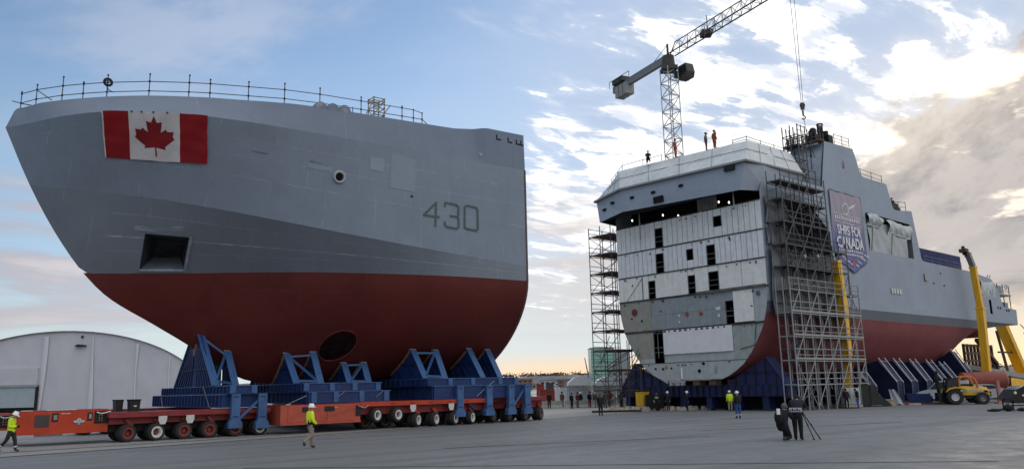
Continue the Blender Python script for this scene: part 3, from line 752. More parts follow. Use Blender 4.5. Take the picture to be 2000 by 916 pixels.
rod('brace', cB, (15.9, 6.0, 2.2), (17.2, 6.2, 1.7), .025, STEEL)
cC = thing('transport_cradle', 'blue steel cradle under the cut after end with four tall port side jack legs', 'cradle', (3, 0, 1.6), BF, 'blue cradles carrying the bow section')
tier(cC, -1.1, 7.4, -7.6, 7.3, 1.74, 2.64, (), nst=20)
tier(cC, -.05, 7.7, -7.2, 7.0, 2.64, 3.16, (5.85, 3.95, 1.55, .1), name='upper_beam', nst=20)
web(cC, 7.45, 1.4, (4.40, 5.19), 6.25, 3.16); web(cC, 5.79, 1.8, (4.74, 5.15), 6.13, 3.16)
braces(cC, 7.45, 5.79, (4.4, 5.19), 6.25, (4.74, 5.15), 6.13, 3.16)
web(cC, 3.15, 2.6, (5.1, 5.27), 7.0, 3.16); web(cC, 1.53, 3.4, (5.2, 5.21), 6.89, 3.16)
for x in (5.42, 2.95, 1.0, -.5): leg(cC, x, 7.6, .55, 2.62)
rod('brace', cC, (3.9, 7.35, 1.9), (2.4, 7.35, 2.9), .03, STEEL); rod('brace', cC, (.75, 7.35, 1.1), (-.3, 7.35, 2.3), .16, BLUEL, kind='bar', w=.16)
rod('brace', cC, (5.2, 7.25, 1.9), (4.0, 7.25, 1.0), .16, BLUE, kind='bar', w=.16)
MB().box((7.0, -4, 2.9), (7.6, 5, 3.0)).build('packing_plate', BLUE, cC)
# ------------------------------------------------------------------ self-propelled transporters
TY = MB().lathe([(-.17, .26), (-.17, .40), (-.13, .455), (-.05, .47), (.05, .47), (.13, .455), (.17, .40), (.17, .26), (-.17, .26)], (0, 0, 0), (0, 1, 0), 24).mesh('tyre', RUBBER, smooth=35)
def rim_mesh(ring, hub):
    mb = MB(); mb.lathe([(.02, .001), (.05, .06), (.05, .11), (-.02, .14), (-.02, .19)], (0, 0, 0), (0, 1, 0), 18, m=1)
    mb.lathe([(-.02, .17), (.09, .18), (.172, .215), (.178, .31), (.160, .315), (-.1, .275)], (0, 0, 0), (0, 1, 0), 18, m=0)
    for i in range(8):
        a = i * math.pi / 4; mb.tube((.085 * math.cos(a), .04, .085 * math.sin(a)), (.085 * math.cos(a), .065, .085 * math.sin(a)), .016, n=5, m=1)
    return mb.mesh('rim', [ring, hub], smooth=35)
RIM_R = rim_mesh(RIMR, RIMR); RIM_W = rim_mesh(RIMW, RIMR); RIM_D = rim_mesh(mat('rim_dirty', (.10, .08, .07), .6, dirt=(.04, .035, .03), scale=8), RIMR)
def bogie(par, x, y, z, rim, col, turn=0.0, out=1):
    """swing arm with a tyre on each side"""
    MB().bar((x + .05, y, 1.2), (x - .30, y, z + .35), .16, .30, up=(0, 1, 0)).bar((x - .30, y, z + .38), (x, y, z), .14, .24, up=(0, 1, 0)).build('swing_arm', col, par)
    for s in (1, -1):
        w = inst('wheel', TY, par, (x, y + s * .27, z), (0, 0, turn))
        rm = bpy.data.objects.new('rim', rim if s == out else RIM_D); COL.objects.link(rm); rm.parent = w
        if s < 0: rm.rotation_euler = (0, 0, math.pi)
SIGN = MB().prism([(-.22, .24), (.22, .24), (.22, .02), (.13, -.20), (-.13, -.20), (-.22, .02)], 0, .012, 1).mesh('load_plate', RIMW)
def platform(label, x0, x1, yp, col, axles, rims, group='transporter platforms under the bow section', w=2.45, turn=(), top=1.57, lift=(), plates=(), name='transporter'):
    t = thing(name, label, 'transporter', ((x0 + x1) / 2, yp - w / 2, 0), BF, group)
    mb = MB().box((x0, yp - w, top - .27), (x1, yp, top))
    mb.build('deck', col, t)
    MB().box((x0 + .1, yp - w + .1, .95), (x1 - .1, yp - .45, top - .275)).build('frame_beam', MAROON, t)
    MB().box((x0 + .05, yp - w / 2 - .25, .55), (x1 - .05, yp - w / 2 + .25, .96)).build('spine_beam', DARK, t)
    for k, x in enumerate(axles):
        z = .47 + (lift[k] if k < len(lift) else 0)
        bogie(t, x, yp - .42, z, rims[k % len(rims)], col, turn[k] if k < len(turn) else 0)
        bogie(t, x, yp - w + .42, .47, RIM_D, col, 0, -1)
    for x in plates: inst('load_plate', SIGN, t, (x, yp + .005, top - .50))
    for x in [x0 + .6 + 1.45 * i for i in range(int((x1 - x0 - .6) / 1.45))]: inst('deck_edge_plate', EDGEP, t, (x, yp + .004, top - .14))
    return t
EDGEP = MB().box((-.16, 0, -.05), (.16, .01, .05)).mesh('deck_edge_plate', MAROON)
RR = [RIM_R, RIM_W, RIM_R, RIM_R]
# emblem on the power pack: white ring above a wing-shaped band with blue edge
def badge(par, x, y, z, s):
    e = MB().prism([(-.42, .0), (-.25, .12), (.25, .12), (.42, .0), (.25, -.14), (-.25, -.14)], 0, .012, 1)
    bo = MB()
    WB = mat('badge_white', (.62, .66, .68), .5); BB = mat('badge_blue', (.04, .12, .20), .5)
    V = lambda q: [(x + s * a, z + s * b) for a, b in q]
    root = MB().prism(V([(.16 * math.cos(i * .524), .16 + .15 * math.sin(i * .524)) for i in range(12)]), y, y + .012, 1).build('emblem', WB, par)
    MB().prism(V([(.08 * math.cos(i * .785), .18 + .07 * math.sin(i * .785)) for i in range(8)]), y + .013, y + .018, 1).build('emblem_eye', BB, root)
    MB().prism(V([(.20 * math.cos(i * .524), -.15 + .15 * math.sin(i * .524)) for i in range(12)]), y, y + .010, 1).build('emblem_base', BB, root)
    MB().prism(V([(-.50, .01), (-.42, .12), (.42, .12), (.50, .01), (.36, -.14), (-.36, -.14)]), y + .014, y + .020, 1).build('emblem_band', BB, root)
    MB().prism(V([(-.47, .01), (-.40, .10), (.40, .10), (.47, .01), (.34, -.07), (-.34, -.07)]), y + .021, y + .026, 1).build('emblem_wing', WB, root)
    mb = MB()
    for k in range(7): xx = -.30 + .09 * k; mb.box((x + s * (xx), y + .027, z - s * .02), (x + s * (xx + .05), y + .031, z + s * .06))
    mb.build('emblem_lettering', BB, root)
    for xx in (-.06, .06): MB().prism(V([(xx + .045 * math.cos(i * .785), -.19 + .06 * math.sin(i * .785)) for i in range(8)]), y + .012, y + .017, 1).build('emblem_dot', WB, root)
def pack(label, x0, x1, yp, col, z0, z1, w=2.4, kind=0):
    t = thing('power_pack', label, 'power pack', ((x0 + x1) / 2, yp - w / 2, 0), BF, 'power packs of the transporters')
    ln = x1 - x0
    X = lambda q: x1 - q * ln           # q runs from the forward end to the after end
    MB().box((x0, yp - w, z0), (x1, yp, z1)).build('housing', col, t)
    MB().box((x0 + .02, yp - w + .02, z1), (x1 - .02, yp - .02, z1 + .03)).build('top_plate', MAROON, t)
    if kind == 0:
        MB().box((X(.53), yp - .05, z0 + .20 * 1.2), (X(.40) + .0, yp + .002, z0 + .2)).build('skirt', col, t)
        g = MB().box((X(.335), yp, z1 - .80), (X(.175), yp + .015, z1 - .17)).build('radiator_grille', mat('grille_grey', (.075, .065, .06), .7, var=.2), t)
        for k in range(9): MB().box((X(.33), yp + .016, z1 - .78 + .065 * k), (X(.18), yp + .028, z1 - .75 + .065 * k)).build('louvre', MAT['grille_grey'], g)
        for q0_, q1_ in ((.36, .43), (.755, .815)):
            n = MB().box((X(q1_), yp - .001, z1 - .55), (X(q0_), yp + .012, z1 - .12)).build('access_recess', DARK, t)
            MB().box((X(q1_) + .05, yp + .013, z1 - .45), (X(q0_) - .08, yp + .02, z1 - .2)).build('control_box', STEEL, n)
        for a, b in ((.30, .56), (.565, .63), (.03, .15)): MB().box((X(b), yp - .06, z1 + .031), (X(a), yp + .004, z1 + .06)).build('white_strip', WHITE, t)
        MB().box((X(.565), yp + .002, z1 - .16), (X(.46), yp + .008, z1 - .13)).build('lettering_strip', RIMW, t)
        badge(t, X(.665), yp + .004, z1 - .58, .55)
        v = MB().box((X(1.0) - .02, yp - .03, z1 - .72), (X(.835), yp + .006, z1 - .06)).build('valve_recess', DARK, t)
        for k in range(6): MB().ball((X(.90) - .1 + .12 * (k % 2), yp + .02, z1 - .3 - .12 * (k // 2)), .045).build('valve', mat('brass_valve', (.30, .20, .12), .4, .5), v)
        MB().path([(X(.86), yp + .03, z1 - .12), (X(.90), yp + .1, z1 - .2), (X(.95), yp + .1, z1 - .18), (X(1.02), yp + .05, z1 - .1)], .035).build('hose', RIMW, v)
        MB().box((X(.51), yp - .6, z0 - .13), (X(.20), yp - .5, z0 - .01)).build('drip_tray', RIMW, t)
    else:
        for a, b in ((.09, .30), (.30, .57), (.57, .93)): MB().box((X(b) + .05, yp, z0 + .15), (X(a), yp + .03, z1 - .08)).build('side_panel', ORANGE2, t)
        for a, b in ((.255, .33), (.53, .66)): MB().box((X(b), yp + .031, z1 - .42), (X(a), yp + .04, z1 - .12)).build('hand_hole', DARK, t)
        MB().box((X(.70), yp + .031, z1 - .2), (X(.60), yp + .036, z1 - .17)).build('lettering_strip', RIMW, t)
        MB().box((x0, yp - .02, z0), (x1, yp + .07, z0 + .12)).build('sill', ORANGE2, t)
        MB().bar((X(.93), yp + .04, z1 - .25), (X(.5), yp + .04, z0 + .35), .03, .06).build('ridge', ORANGE2, t)
        MB().box((X(.12), yp - .03, z1 + .03), (X(.06), yp + .02, z1 + .07)).build('white_strip', RIMW, t)
        n = MB().box((X(1.0), yp + .0, z1 - .75), (X(.94), yp + .05, z1 - .1)).build('valve_recess', DARK, t)
        MB().path([(X(.96), yp + .08, z1 - .15), (X(1.05), yp + .12, z1 - .3), (X(1.1), yp + .1, z1 - .12)], .04).build('hose', STEEL, n)
    return t
left = platform('dark red multi-wheel transporter platform carrying the front cradle, black bins on its deck', 18.35, 27.1, 6.55, MAROON, [26.15, 24.7, 23.25, 21.85, 20.4, 18.95], RR, plates=(24.4, 22.95), turn=(.28, .22, .12, .06))
pack('orange power pack with grey grille and winged badge at the front left of the transporters', 27.0, 31.15, 5.9, ORANGE, .58, 1.74)
mid = platform('bright orange transporter platform in the middle whose first two wheels hang clear of the ground', 2.75, 12.9, 7.45, ORANGE, [11.75, 10.23, 8.75, 7.35, 5.8, 4.4], [RIM_W], lift=(.42, .40), plates=(9.1, 6.1), turn=(.35, .3, .55, .5, .5, .5), top=1.72)
pack('faded orange power pack with ridged side panels behind the walking man in the yellow jacket', 12.92, 18.1, 7.45, ORANGE2, .52, 1.66, kind=1)
aft = platform('dark maroon transporter platform at the after end behind the tall blue legs', -3.0, 2.65, 6.7, MAROON, [2.0, .6, -.9, -2.4], [RIM_D], plates=(2.3,), turn=(.5, .5, .5, .5), top=1.72)
o = dup(left, BF.wor((22.7, -6.0, 0)), None, 'dark red transporter platform on the far side of the front cradle')
o = dup(mid, BF.wor((7.8, -6.0, 0)), None, 'orange transporter platform on the far side under the middle of the bow section')
o = dup(aft, BF.wor((-.2, -6.0, 0)), None, 'maroon transporter platform on the far side at the after end')
pack('dark orange power pack behind the man at the left edge of the yard', 31.0, 35.2, 2.6, ORANGE2, .75, 1.6)
# two black bins on the deck
for bx, by, lab, sz in ((26.05, 3.4, 'smaller black plastic bin at the front of the transporter deck', .42), (25.35, 4.0, 'larger black plastic bin with a pale oval sticker on the transporter deck', .56)):
    t = thing('plastic_bin', lab, 'bin', (bx, by, 1.57), BF, 'black bins on the transporter')
    MB().prism([(bx - sz * .42, 1.575), (bx + sz * .42, 1.575), (bx + sz * .5, 2.16), (bx - sz * .5, 2.16)], by - .35, by + .35, 1).build('tub', DARK, t)
    MB().box((bx - sz * .54, by - .39, 2.16), (bx + sz * .54, by + .39, 2.23)).build('lid', BLACKC, t)
    if sz > .5: MB().prism([(bx + .1 * math.cos(i * .6), 1.86 + .04 * math.sin(i * .6)) for i in range(10)], by + .352, by + .358, 1).build('sticker', RIMW, t)
# ------------------------------------------------------------------ the long hull: open end, side, superstructure
ship = thing('ship_hull', 'long grey and red ship hull under construction, open end of white panels facing the yard', 'ship', (-28, 0, 2.7), RF)
HB = [(2.75, 0.0), (2.76, 3.3), (3.2, 4.4), (4.0, 5.6), (5.0, 6.5), (6.0, 7.15), (7.0, 7.75), (8.35, 8.2), (9.3, 8.4), (10.6, 8.5), (30, 8.5)]
def hb(z): return lin(HB, z)
KZ = [(-62, 9.6), (-60.3, 9.2), (-54, 8.2), (-50, 8.0), (-48, 7.0), (-46, 5.2), (-44, 4.0), (-40, 3.0), (-34, 2.8), (-28, 2.75), (-20, 2.75), (0, 2.75)]
def rsec(x, t, side):
    """underwater section at x: t 0 at the waterline to 1 on the centreline"""
    kz = lin(KZ, x); zt = 8.35 if x > -47 else max(8.35, kz + .05) if x > -48.4 else kz + .05
    n = len(HB) - 3; z0 = 2.75 + (8.35 - 2.75) * (1 - t)
    if t >= .985: b = 0 if t > .995 else 3.2
    else: b = hb(z0)
    w = min(1, max(0, (-40 - x) / 12)); full = 8.35 if x < -40 else 8.2
    b = b * (1 - w * .35 * t) if t < .985 else b * (1 - w)
    z = kz + (zt - kz) * (1 - t)
    return (x, side * b, z)
XR = [-.0 - 1.0 * i for i in range(0, 49)]
mb = MB()
for sd in (1, -1):
    mb.grid(lambda a, b: rsec(-48.5 * a, [0, .06, .12, .2, .28, .36, .44, .52, .6, .68, .76, .84, .9, .95, .985, 1][round(b * 15)], sd), 60, 15, uv=lambda a, b: (-48.5 * a, 60 - 8 * b))
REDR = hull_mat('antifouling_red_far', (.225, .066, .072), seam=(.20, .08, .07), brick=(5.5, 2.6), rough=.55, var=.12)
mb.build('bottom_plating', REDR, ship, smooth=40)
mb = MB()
for sd in (1, -1):
    mb.grid(lambda a, b: (-48.4 * a, sd * (8.2 + .2 * b), 8.35 + .95 * b), 30, 2, uv=lambda a, b: (-48.4 * a, 30 + b))
mb.build('boot_stripe', DGREY, ship)
OUT = [(0, 9.3), (0, 19.1), (-1, 20.9), (-11.1, 20.95), (-11.6, 22.6), (-12.15, 24.3), (-12.7, 25.94), (-18.6, 26.2), (-19.1, 25.0), (-19.5, 23.8), (-19.8, 23.5), (-20.2, 23.36), (-25.36, 23.4), (-25.8, 22.0), (-26.1, 21.0), (-26.4, 20.7), (-27.2, 20.66),
       (-30.85, 21.05), (-31.5, 18.0), (-31.9, 16.0), (-32.1, 15.6), (-32.6, 15.45), (-45.85, 15.33), (-52.4, 14.85), (-53.6, 14.2), (-54.4, 13.7), (-55.4, 11.6), (-55.9, 11.4), (-60.2, 11.2), (-60.35, 9.25), (-48.4, 9.3)]
GAL = [(-2.2, 14.2), (-2.2, 18.6), (-9.0, 18.5), (-11.8, 16.5), (-11.75, 14.2)]
BAY = [(-19.6, 15.5), (-19.5, 19.3), (-19.7, 19.5), (-29.9, 19.4), (-30.1, 19.2), (-30.05, 15.5)]
SLOT = [(-50.7, 12.1), (-51.5, 12.1), (-51.6, 10.3), (-50.8, 10.3)]
def tum(z): return 8.4 + .1 * min(1, max(0, (z - 9.3) / 1.3)) - max(0, z - 20.9) * .03
mb = clip_plate(OUT, [GAL, BAY, SLOT], lambda a, b, d: (a, tum(b), b))
SIDE = hull_mat('side_grey_paint', (.265, .315, .39), brick=(4.6, 2.5), var=.06)
mb.build('port_side_plating', SIDE, ship)
mb = clip_plate(OUT, [], lambda a, b, d: (a, -tum(b), b)); mb.build('starboard_side_plating', SIDE, ship)
# counter stern
mb = MB()
mb.grid(lambda a, b: (-48.4 - 12.0 * a, (1 - 2 * b) * 8.4, 9.29 - (9.29 - lin(KZ, -48.4 - 12.0 * a) + .02) * (1 - (abs(1 - 2 * b)) ** 3)), 12, 16, uv=lambda a, b: (12 * a, 10 * b))
mb.build('counter_plating', SIDE, ship, smooth=40)
MB().prism([(8.4, 9.2), (8.4, 11.2), (-8.4, 11.2), (-8.4, 9.2)], -60.36, -60.3, 0).build('transom', SIDE, ship)
def recess(lp, y1, nm, m):
    mb = MB(); n = len(lp)
    k = [(a, tum(b) - .004, b) for a, b in lp] + [(a, y1, b) for a, b in lp]
    mb.add(k, [(i, (i + 1) % n, n + (i + 1) % n, n + i) for i in range(n)] + [tuple(range(n, 2 * n))]); return mb.build(nm, m, ship)
DKIN = mat('gallery_dark_grey', (.07, .075, .08), .7, var=.3)
recess(GAL, 5.6, 'side_gallery', DKIN); recess(BAY, 6.6, 'boat_bay', mat('bay_grey', (.16, .17, .18), .6)); recess(SLOT, 7.9, 'stern_slot', BLACK)
# decks and inboard blocks
for nm, poly, ya, yb in (('funnel_casing', [(-11.16, 20.9), (-11.66, 22.6), (-12.2, 24.3), (-12.76, 25.9), (-18.55, 26.15), (-19.4, 23.8), (-19.4, 20.9)], 4.7, 8.2),
                         ('after_deckhouse', [(-19.42, 19.9), (-19.42, 23.4), (-20.2, 23.3), (-25.3, 23.34), (-26.05, 21), (-26.4, 20.64), (-30.8, 20.98), (-31.1, 19.9)], -8.2, 8.25)):
    MB().prism(poly, ya, yb, 1).build(nm, SIDE, ship)
MB().box((-11.1, -8.4, 20.55), (-.9, 8.4, 20.6)).build('upper_deck', BGREY, ship)
MB().box((-52, -8.4, 14.55), (-31.2, 8.4, 14.6)).build('after_deck', BGREY, ship)
MB().box((-60.2, -8.3, 10.9), (-52, 8.3, 11.0)).build('mooring_deck', BGREY, ship)
MB().prism([(-52.2, 11.0), (-52.2, 14.5), (-53.4, 14.1), (-54.3, 13.6), (-55.3, 11.5), (-55.3, 11.0)], -8.2, 8.2, 1).build('stern_house', SIDE, ship)
MB().prism([(8.4, 15.4), (8.4, 20.4), (-8.4, 20.4), (-8.4, 15.4)], -31.25, -31.15, 0).build('house_after_wall', SIDE, ship)
# ---- open end: every sheet of the bulkhead is a part
def rowpoly(y0, y1, z0, z1, inset=.0):
    zs = [z0 + (z1 - z0) * k / 5 for k in range(6)]
    R = [(min(y1, hb(z) - inset), z) for z in zs]; L = [(max(y0, -hb(z) + inset), z) for z in zs]
    if y1 < 7 and y1 < hb(z0) - inset: R = [R[0], R[-1]]
    if y0 > -7 and y0 > -hb(z0) + inset: L = [L[0], L[-1]]
    return R + L[::-1]
def sheet(nm, y0, y1, z0, z1, m, x=.05, t=.05, inset=.02):
    p = rowpoly(y0, y1, z0, z1, inset)
    if max(q[0] for q in p) - min(q[0] for q in p) < .06: return
    return MB().prism(p, x - t, x, 0).build(nm, m, ship)
MB().prism([(b * .99, z) for z, b in HB if z < 19] + [(8.4, 20.5), (-8.4, 20.5)] + [(-b * .99, z) for z, b in HB[::-1] if z < 19][:-1], -2.6, -2.5, 0).build('interior_shade_plate', BLACK, ship)  # black plate behind the openings, stands in for the unlit interior
random.seed(3)
def ribbed(z0, z1, ops, step, m, xs=.0):
    cuts = {-8.5, 8.5}
    for a, b, c, d in ops: cuts |= {a, b}
    cs = sorted(cuts); allc = []
    for a, b in zip(cs, cs[1:]):
        n = max(1, round((b - a) / step))
        if any(abs(a - o[0]) < .01 and abs(b - o[1]) < .01 for o in ops): n = 1
        allc += [(a + (b - a) * k / n, a + (b - a) * (k + 1) / n) for k in range(n)]
    for a, b in allc:
        op = [o for o in ops if o[0] - .01 <= a and b <= o[1] + .01]
        segs = [(z0, z1)] if not op else [(z0, op[0][2]), (op[0][3], z1)]
        for s0, s1 in segs:
            if s1 - s0 > .12: sheet('wall_panel', a + .026, b - .026, s0, s1, m, x=.04 + random.uniform(-.012, .02))
R1 = [(-3.4, -2.46, 15.62, 17.46), (3.51, 4.38, 16.5, 17.47)]
R2 = [(-3.45, -2.51, 13.1, 14.95), (.27, 1.02, 13.83, 14.87), (2.56, 3.47, 13.1, 14.92)]
R3 = [(-4.54, -3.71, 10.66, 12.39), (.25, 1.05, 10.66, 12.37), (2.58, 3.65, 10.66, 12.43)]
ribbed(15.6, 18.18, R1, .62, PANEL); ribbed(13.1, 15.48, R2, .55, PANEL2); ribbed(10.66, 12.98, R3, 3.1, PANEL)
R4 = [(4.18, 5.03, 7.72, 9.63)]
sheet('wall_panel', -8.5, -4.43, 7.6, 10.58, OLIVE); sheet('wall_panel', -4.40, 4.16, 7.6, 9.0, BGREY, x=.04); sheet('wall_panel', -4.40, 4.16, 9.02, 10.50, BGREY, x=.03)
sheet('wall_panel', 4.18, 5.03, 9.63, 10.5, BGREY); sheet('wall_panel', 5.06, 7.05, 7.66, 10.45, PANEL, x=.10); sheet('wall_panel', 7.07, 8.5, 7.6, 10.5, BGREY2)
sheet('wall_panel', -8.5, -4.28, 4.9, 7.45, OLIVE); sheet('wall_panel', -3.02, 4.71, 5.2, 7.46, mat('white_board', (.74, .74, .78), .6, var=.04, streak=.1), x=.14); sheet('wall_panel', -3.08, 4.73, 4.4, 7.45, BGREY2, x=.02)
sheet('wall_panel', 4.75, 8.5, 4.4, 7.45, mat('bulkhead_greenish_grey', (.33, .37, .36), .6, streak=.25), x=.05)
sheet('wall_panel', -8.5, -4.28, 4.42, 4.88, BGREY2)
sheet('bottom_bulkhead', -8.5, 8.5, 2.78, 4.38, BGREY2, x=.06)
for z, w in ((18.2, .10), (15.54, .09), (13.04, .09), (10.6, .14), (7.5, .16), (4.4, .05)):
    h = hb(z) - .03; MB().box((-.3, -h, z - w / 2), (.12 if w > .06 else .08, h, z + w / 2)).build('deck_edge', mat('burnt_deck_edge', (.05, .042, .04), .8, var=.4, dirt=(.12, .09, .08)), ship)
MB().box((-.3, 1.2, 10.50), (.22, 8.4, 10.74)).build('deck_beam', mat('beam_grey_brown', (.11, .105, .10), .7, var=.3), ship)
for o_ in R1 + R2 + R3 + R4 + [(-4.26, -3.1, 4.88, 7.24)]:
    a, b, c, d = o_
    fr = MB().box((.0, a - .03, c), (.075, a + .03, d)).box((.0, b - .03, c), (.075, b + .03, d)).box((.0, a + .03, d - .03), (.075, b - .03, d + .03)).build('door_frame', mat('frame_grey', (.12, .12, .12), .6), ship)
    if d - c > 1.3:
        for zz in (.55, 1.0): rod('guard_bar', fr, (.05, a, c + zz), (.05, b, c + zz), .022, GALV)
mb = MB()
for k in range(70):       # scorch marks, clips and cut lugs scattered along the deck edges
    z0 = random.choice((17.9, 15.35, 15.2, 12.8, 12.9, 10.4, 10.3, 7.3, 9.0, 4.3, 4.2)); y = random.uniform(-8, 8); w = random.uniform(.04, .22); h = random.uniform(.03, .12)
    if abs(y) < hb(z0) - .3: mb.box((.05, y, z0 - h + random.uniform(-.12, .1)), (.125, y + w, z0))
setp(mb.build('weld_scars', MAT['burnt_deck_edge'], ship), kind='stuff')
rod('guard_bar', ship, (.06, -3.75, 4.9), (.06, -3.75, 7.2), .03, GALV)
for k in range(14):
    y = -4.2 + .62 * k; MB().box((.05, y, 7.28), (.16, y + .3 * random.uniform(.4, 1), 7.44)).build('cut_bracket', MAT['burnt_deck_edge'], ship)
rod('conduit', ship, (.08, -7.4, 10.7), (.08, -5.2, 12.9), .035, BGREY); rod('conduit', ship, (.08, -5.3, 10.7), (.08, -5.3, 12.9), .04, MAT['burnt_deck_edge'])
rod('conduit', ship, (.1, -.2, 7.6), (.1, -.2, 10.5), .025, BGREY2); rod('conduit', ship, (.12, 6.9, 5.6), (.12, 7.2, 7.5), .03, DARK); rod('conduit', ship, (.12, 5.4, 5.3), (.12, 6.9, 5.6), .03, DARK)
rod('conduit', ship, (.1, 3.9, 6.5), (.1, 3.9, 7.3), .035, DARK); rod('conduit', ship, (.1, -1.1, 2.9), (.1, -1.1, 3.9), .09, PANEL)
for y, z, rr, m in ((.9, 3.55, .17, BLACK), (-1.0, 8.15, .09, PANEL), (-1.0, 8.75, .09, PANEL), (-.1, 8.8, .17, ORC), (1.5, 8.75, .17, ORC), (-6.5, 9.5, .35, mat('cable_red', (.16, .03, .03), .7, var=.5, scale=6)), (-5.6, 8.6, .10, BLACK), (-5.3, 7.95, .22, BGREY), (-6.9, 8.9, .08, BLACK), (-3.2, 9.35, .06, BLACK), (7.6, 10.0, .22, mat('bulk_dk', (.12, .13, .13), .6)), (3.4, 6.0, .08, DARK), (-4.2, 3.9, .10, BLACK), (-3.3, 3.85, .12, BLACK), (-2.9, 4.0, .16, WOOD), (-2.3, 3.9, .09, BLACK), (6.0, 4.05, .12, BLACK), (1.4, 4.2, .14, BLACK), (5.8, 9.6, .12, PANEL), (5.9, 8.9, .14, PANEL2), (-6.6, 12.2, .08, BLACK), (-.3, 18.0, .16, WHITE), (2.2, 18.0, .2, WHITE), (-3.0, 17.9, .26, PANEL)):
    MB().tube((.06, y, z), (.125, y, z), rr, n=10).build('pipe_stub', m, ship)
for y, z in ((3.3, 9.05), (3.55, 9.05), (3.45, 8.4)): MB().box((.06, y - .16, z - .14), (.10, y + .08, z + .14)).build('notice', mat('pale_notice', (.55, .65, .68), .6), ship)
MB().prism([(2.7 + .2 * math.cos(i * .524), 3.6 + .42 * math.sin(i * .524)) for i in range(12)], .06, .075, 0).build('manhole', BGREY, ship)
# dark opening under the bridge: set-back sheets and lit work lamps
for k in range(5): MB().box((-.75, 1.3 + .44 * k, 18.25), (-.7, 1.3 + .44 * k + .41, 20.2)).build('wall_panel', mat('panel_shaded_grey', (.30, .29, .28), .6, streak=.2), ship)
for x, y, z in ((-.4, -6.6, 18.95), (-1.5, -3.5, 19.1), (-1.5, -1.6, 18.7), (-.9, 3.6, 19.0), (-.9, 4.7, 18.75), (-1.5, -3.2, 18.5)): MB().ball((x, y, z), .075, .075, .12, 8).build('work_lamp', LAMPW, ship)
for y in (-4.8, 6.2): rod('prop', ship, (.6, y, 16.6 if y < 0 else 17.6), (.6, y, 19.3), .07, GALV)
# ---- bridge block with sheeted upper storey
def loops(nm, L, m, caps=(0, 0), smooth=False, par=ship):
    mb = MB(); n = len(L[0]); k = [p for lp in L for p in lp]
    fs = [(j * n + i, j * n + i + 1, (j + 1) * n + i + 1, (j + 1) * n + i) for j in range(len(L) - 1) for i in range(n - 1)]
    mb.add(k, fs)
    if caps[0]: mb.add(L[0], [tuple(range(n))])
    if caps[1]: mb.add(L[-1], [tuple(range(n))])
    for q, fc in enumerate(mb.f):
        mb.uv[q] = [(mb.v[i][1] + .5 * mb.v[i][0], mb.v[i][2]) for i in fc]
    return mb.build(nm, m, par)
L0 = [(-1.0, 8.56, 19.05), (1.5, 7.55, 19.0), (2.5, -5.3, 19.25), (1.35, -9.5, 19.05), (-1.3, -9.75, 19.0), (-8, -9.3, 19.0)]
L0 = [(-7.2, 8.56, 20.9)] + L0
L1b = [(-7.2, 8.75, 21.45), (-.8, 8.6, 21.5), (1.4, 8.15, 21.5), (2.6, -5.3, 21.5), (.75, -10.4, 21.5), (-1.6, -10.5, 21.5), (-8, -10.2, 21.5)]
L1 = [(-7.2, 8.75, 21.45), (1.4, 8.25, 21.5), (2.6, -5.3, 21.5), (.75, -10.4, 21.5), (-1.6, -10.5, 21.5), (-8, -10.2, 21.5)]
BRG = hull_mat('bridge_front_grey', (.30, .35, .42), brick=(3.2, 5), var=.05)
loops('bridge_front', [L0, L1b], BRG)
mb = MB(); mb.add([(-1.0, 8.5, 19.06), (1.48, 7.5, 19.01), (2.45, -5.3, 19.26), (1.3, -9.5, 19.06), (-1.3, -9.7, 19.01), (-2.4, -8.4, 20.3), (-2.4, 8.4, 20.3)], [tuple(range(7))]); mb.build('bridge_soffit', BLACK, ship)  # soffit coloured black, shade under the bridge put into the colour
def off(L, d, z):
    o = []
    for (x, y, _), (dx, dy) in zip(L, ((0, 1), (.8, .8), (1, -.3), (.8, -.9), (-.1, -1), (0, -1))): o.append((x + d * dx, y + d * dy, z))
    return o
A0 = off(L1, .22, 21.42); A1 = off(L1, .22, 21.62)
lg = loops('ledge', [off(L1, -.3, 21.40), A0, A1, off(L1, -.1, 21.64)], GALVD)
for a, b in zip(A0, A0[1:]): rod('ledge_pipe', lg, Vector(a) + Vector((0, 0, .06)), Vector(b) + Vector((0, 0, .06)), .09, GALV, n=8)
T2 = [(-7.6, 7.5, 23.95), (-.7, 7.3, 24.0), (.95, -6.9, 24.05), (-1.3, -10.3, 23.45), (-3.0, -10.4, 23.4), (-8, -10, 23.4)]
T0 = off(L1, .05, 21.63)
def lerp3(A, B, t, bulge=0): return [tuple(a + (b - a) * t for a, b in zip(p, q)) for p, q in zip(A, B)]
def wrap(P, Q, nm, k=16):
    pts = lambda s, t: Vector(P[0]).lerp(Vector(P[1]), s).lerp(Vector(Q[0]).lerp(Vector(Q[1]), s), t)
    nrm = (Vector(P[1]) - Vector(P[0])).cross(Vector(Q[0]) - Vector(P[0])).normalized()
    if nrm.dot(Vector((1, (P[0][1] + P[1][1]) * .1, 0))) < 0: nrm = -nrm
    def g(s, t):
        w = math.sin(math.pi * s) * math.sin(math.pi * t)
        return pts(s, t) + nrm * (w * (.10 * math.sin(9 * s + P[0][1]) * math.sin(5 * t) + .05 * math.sin(31 * s + 7 * t)) + .03 * w)
    return MB().grid(g, k, 8).build(nm, TARPW, ship, smooth=50)
for i in range(5):
    w = wrap((T0[i], T0[i + 1]), (T2[i], T2[i + 1]), 'sheeting_panel')
    a, b = (Vector(lerp3(T0, T2, .52)[j]) for j in (i, i + 1)); n_ = Vector((.07, .05 if a.y > 0 else -.03, .03))
    rod('lashing', w, a + n_, b + n_, .022, DARK)
    for k in range(1, 4): rod('batten', w, Vector(T0[i]).lerp(Vector(T0[i + 1]), k / 4) + n_, Vector(T2[i]).lerp(Vector(T2[i + 1]), k / 4) + n_, .018, MAT['frame_grey'])
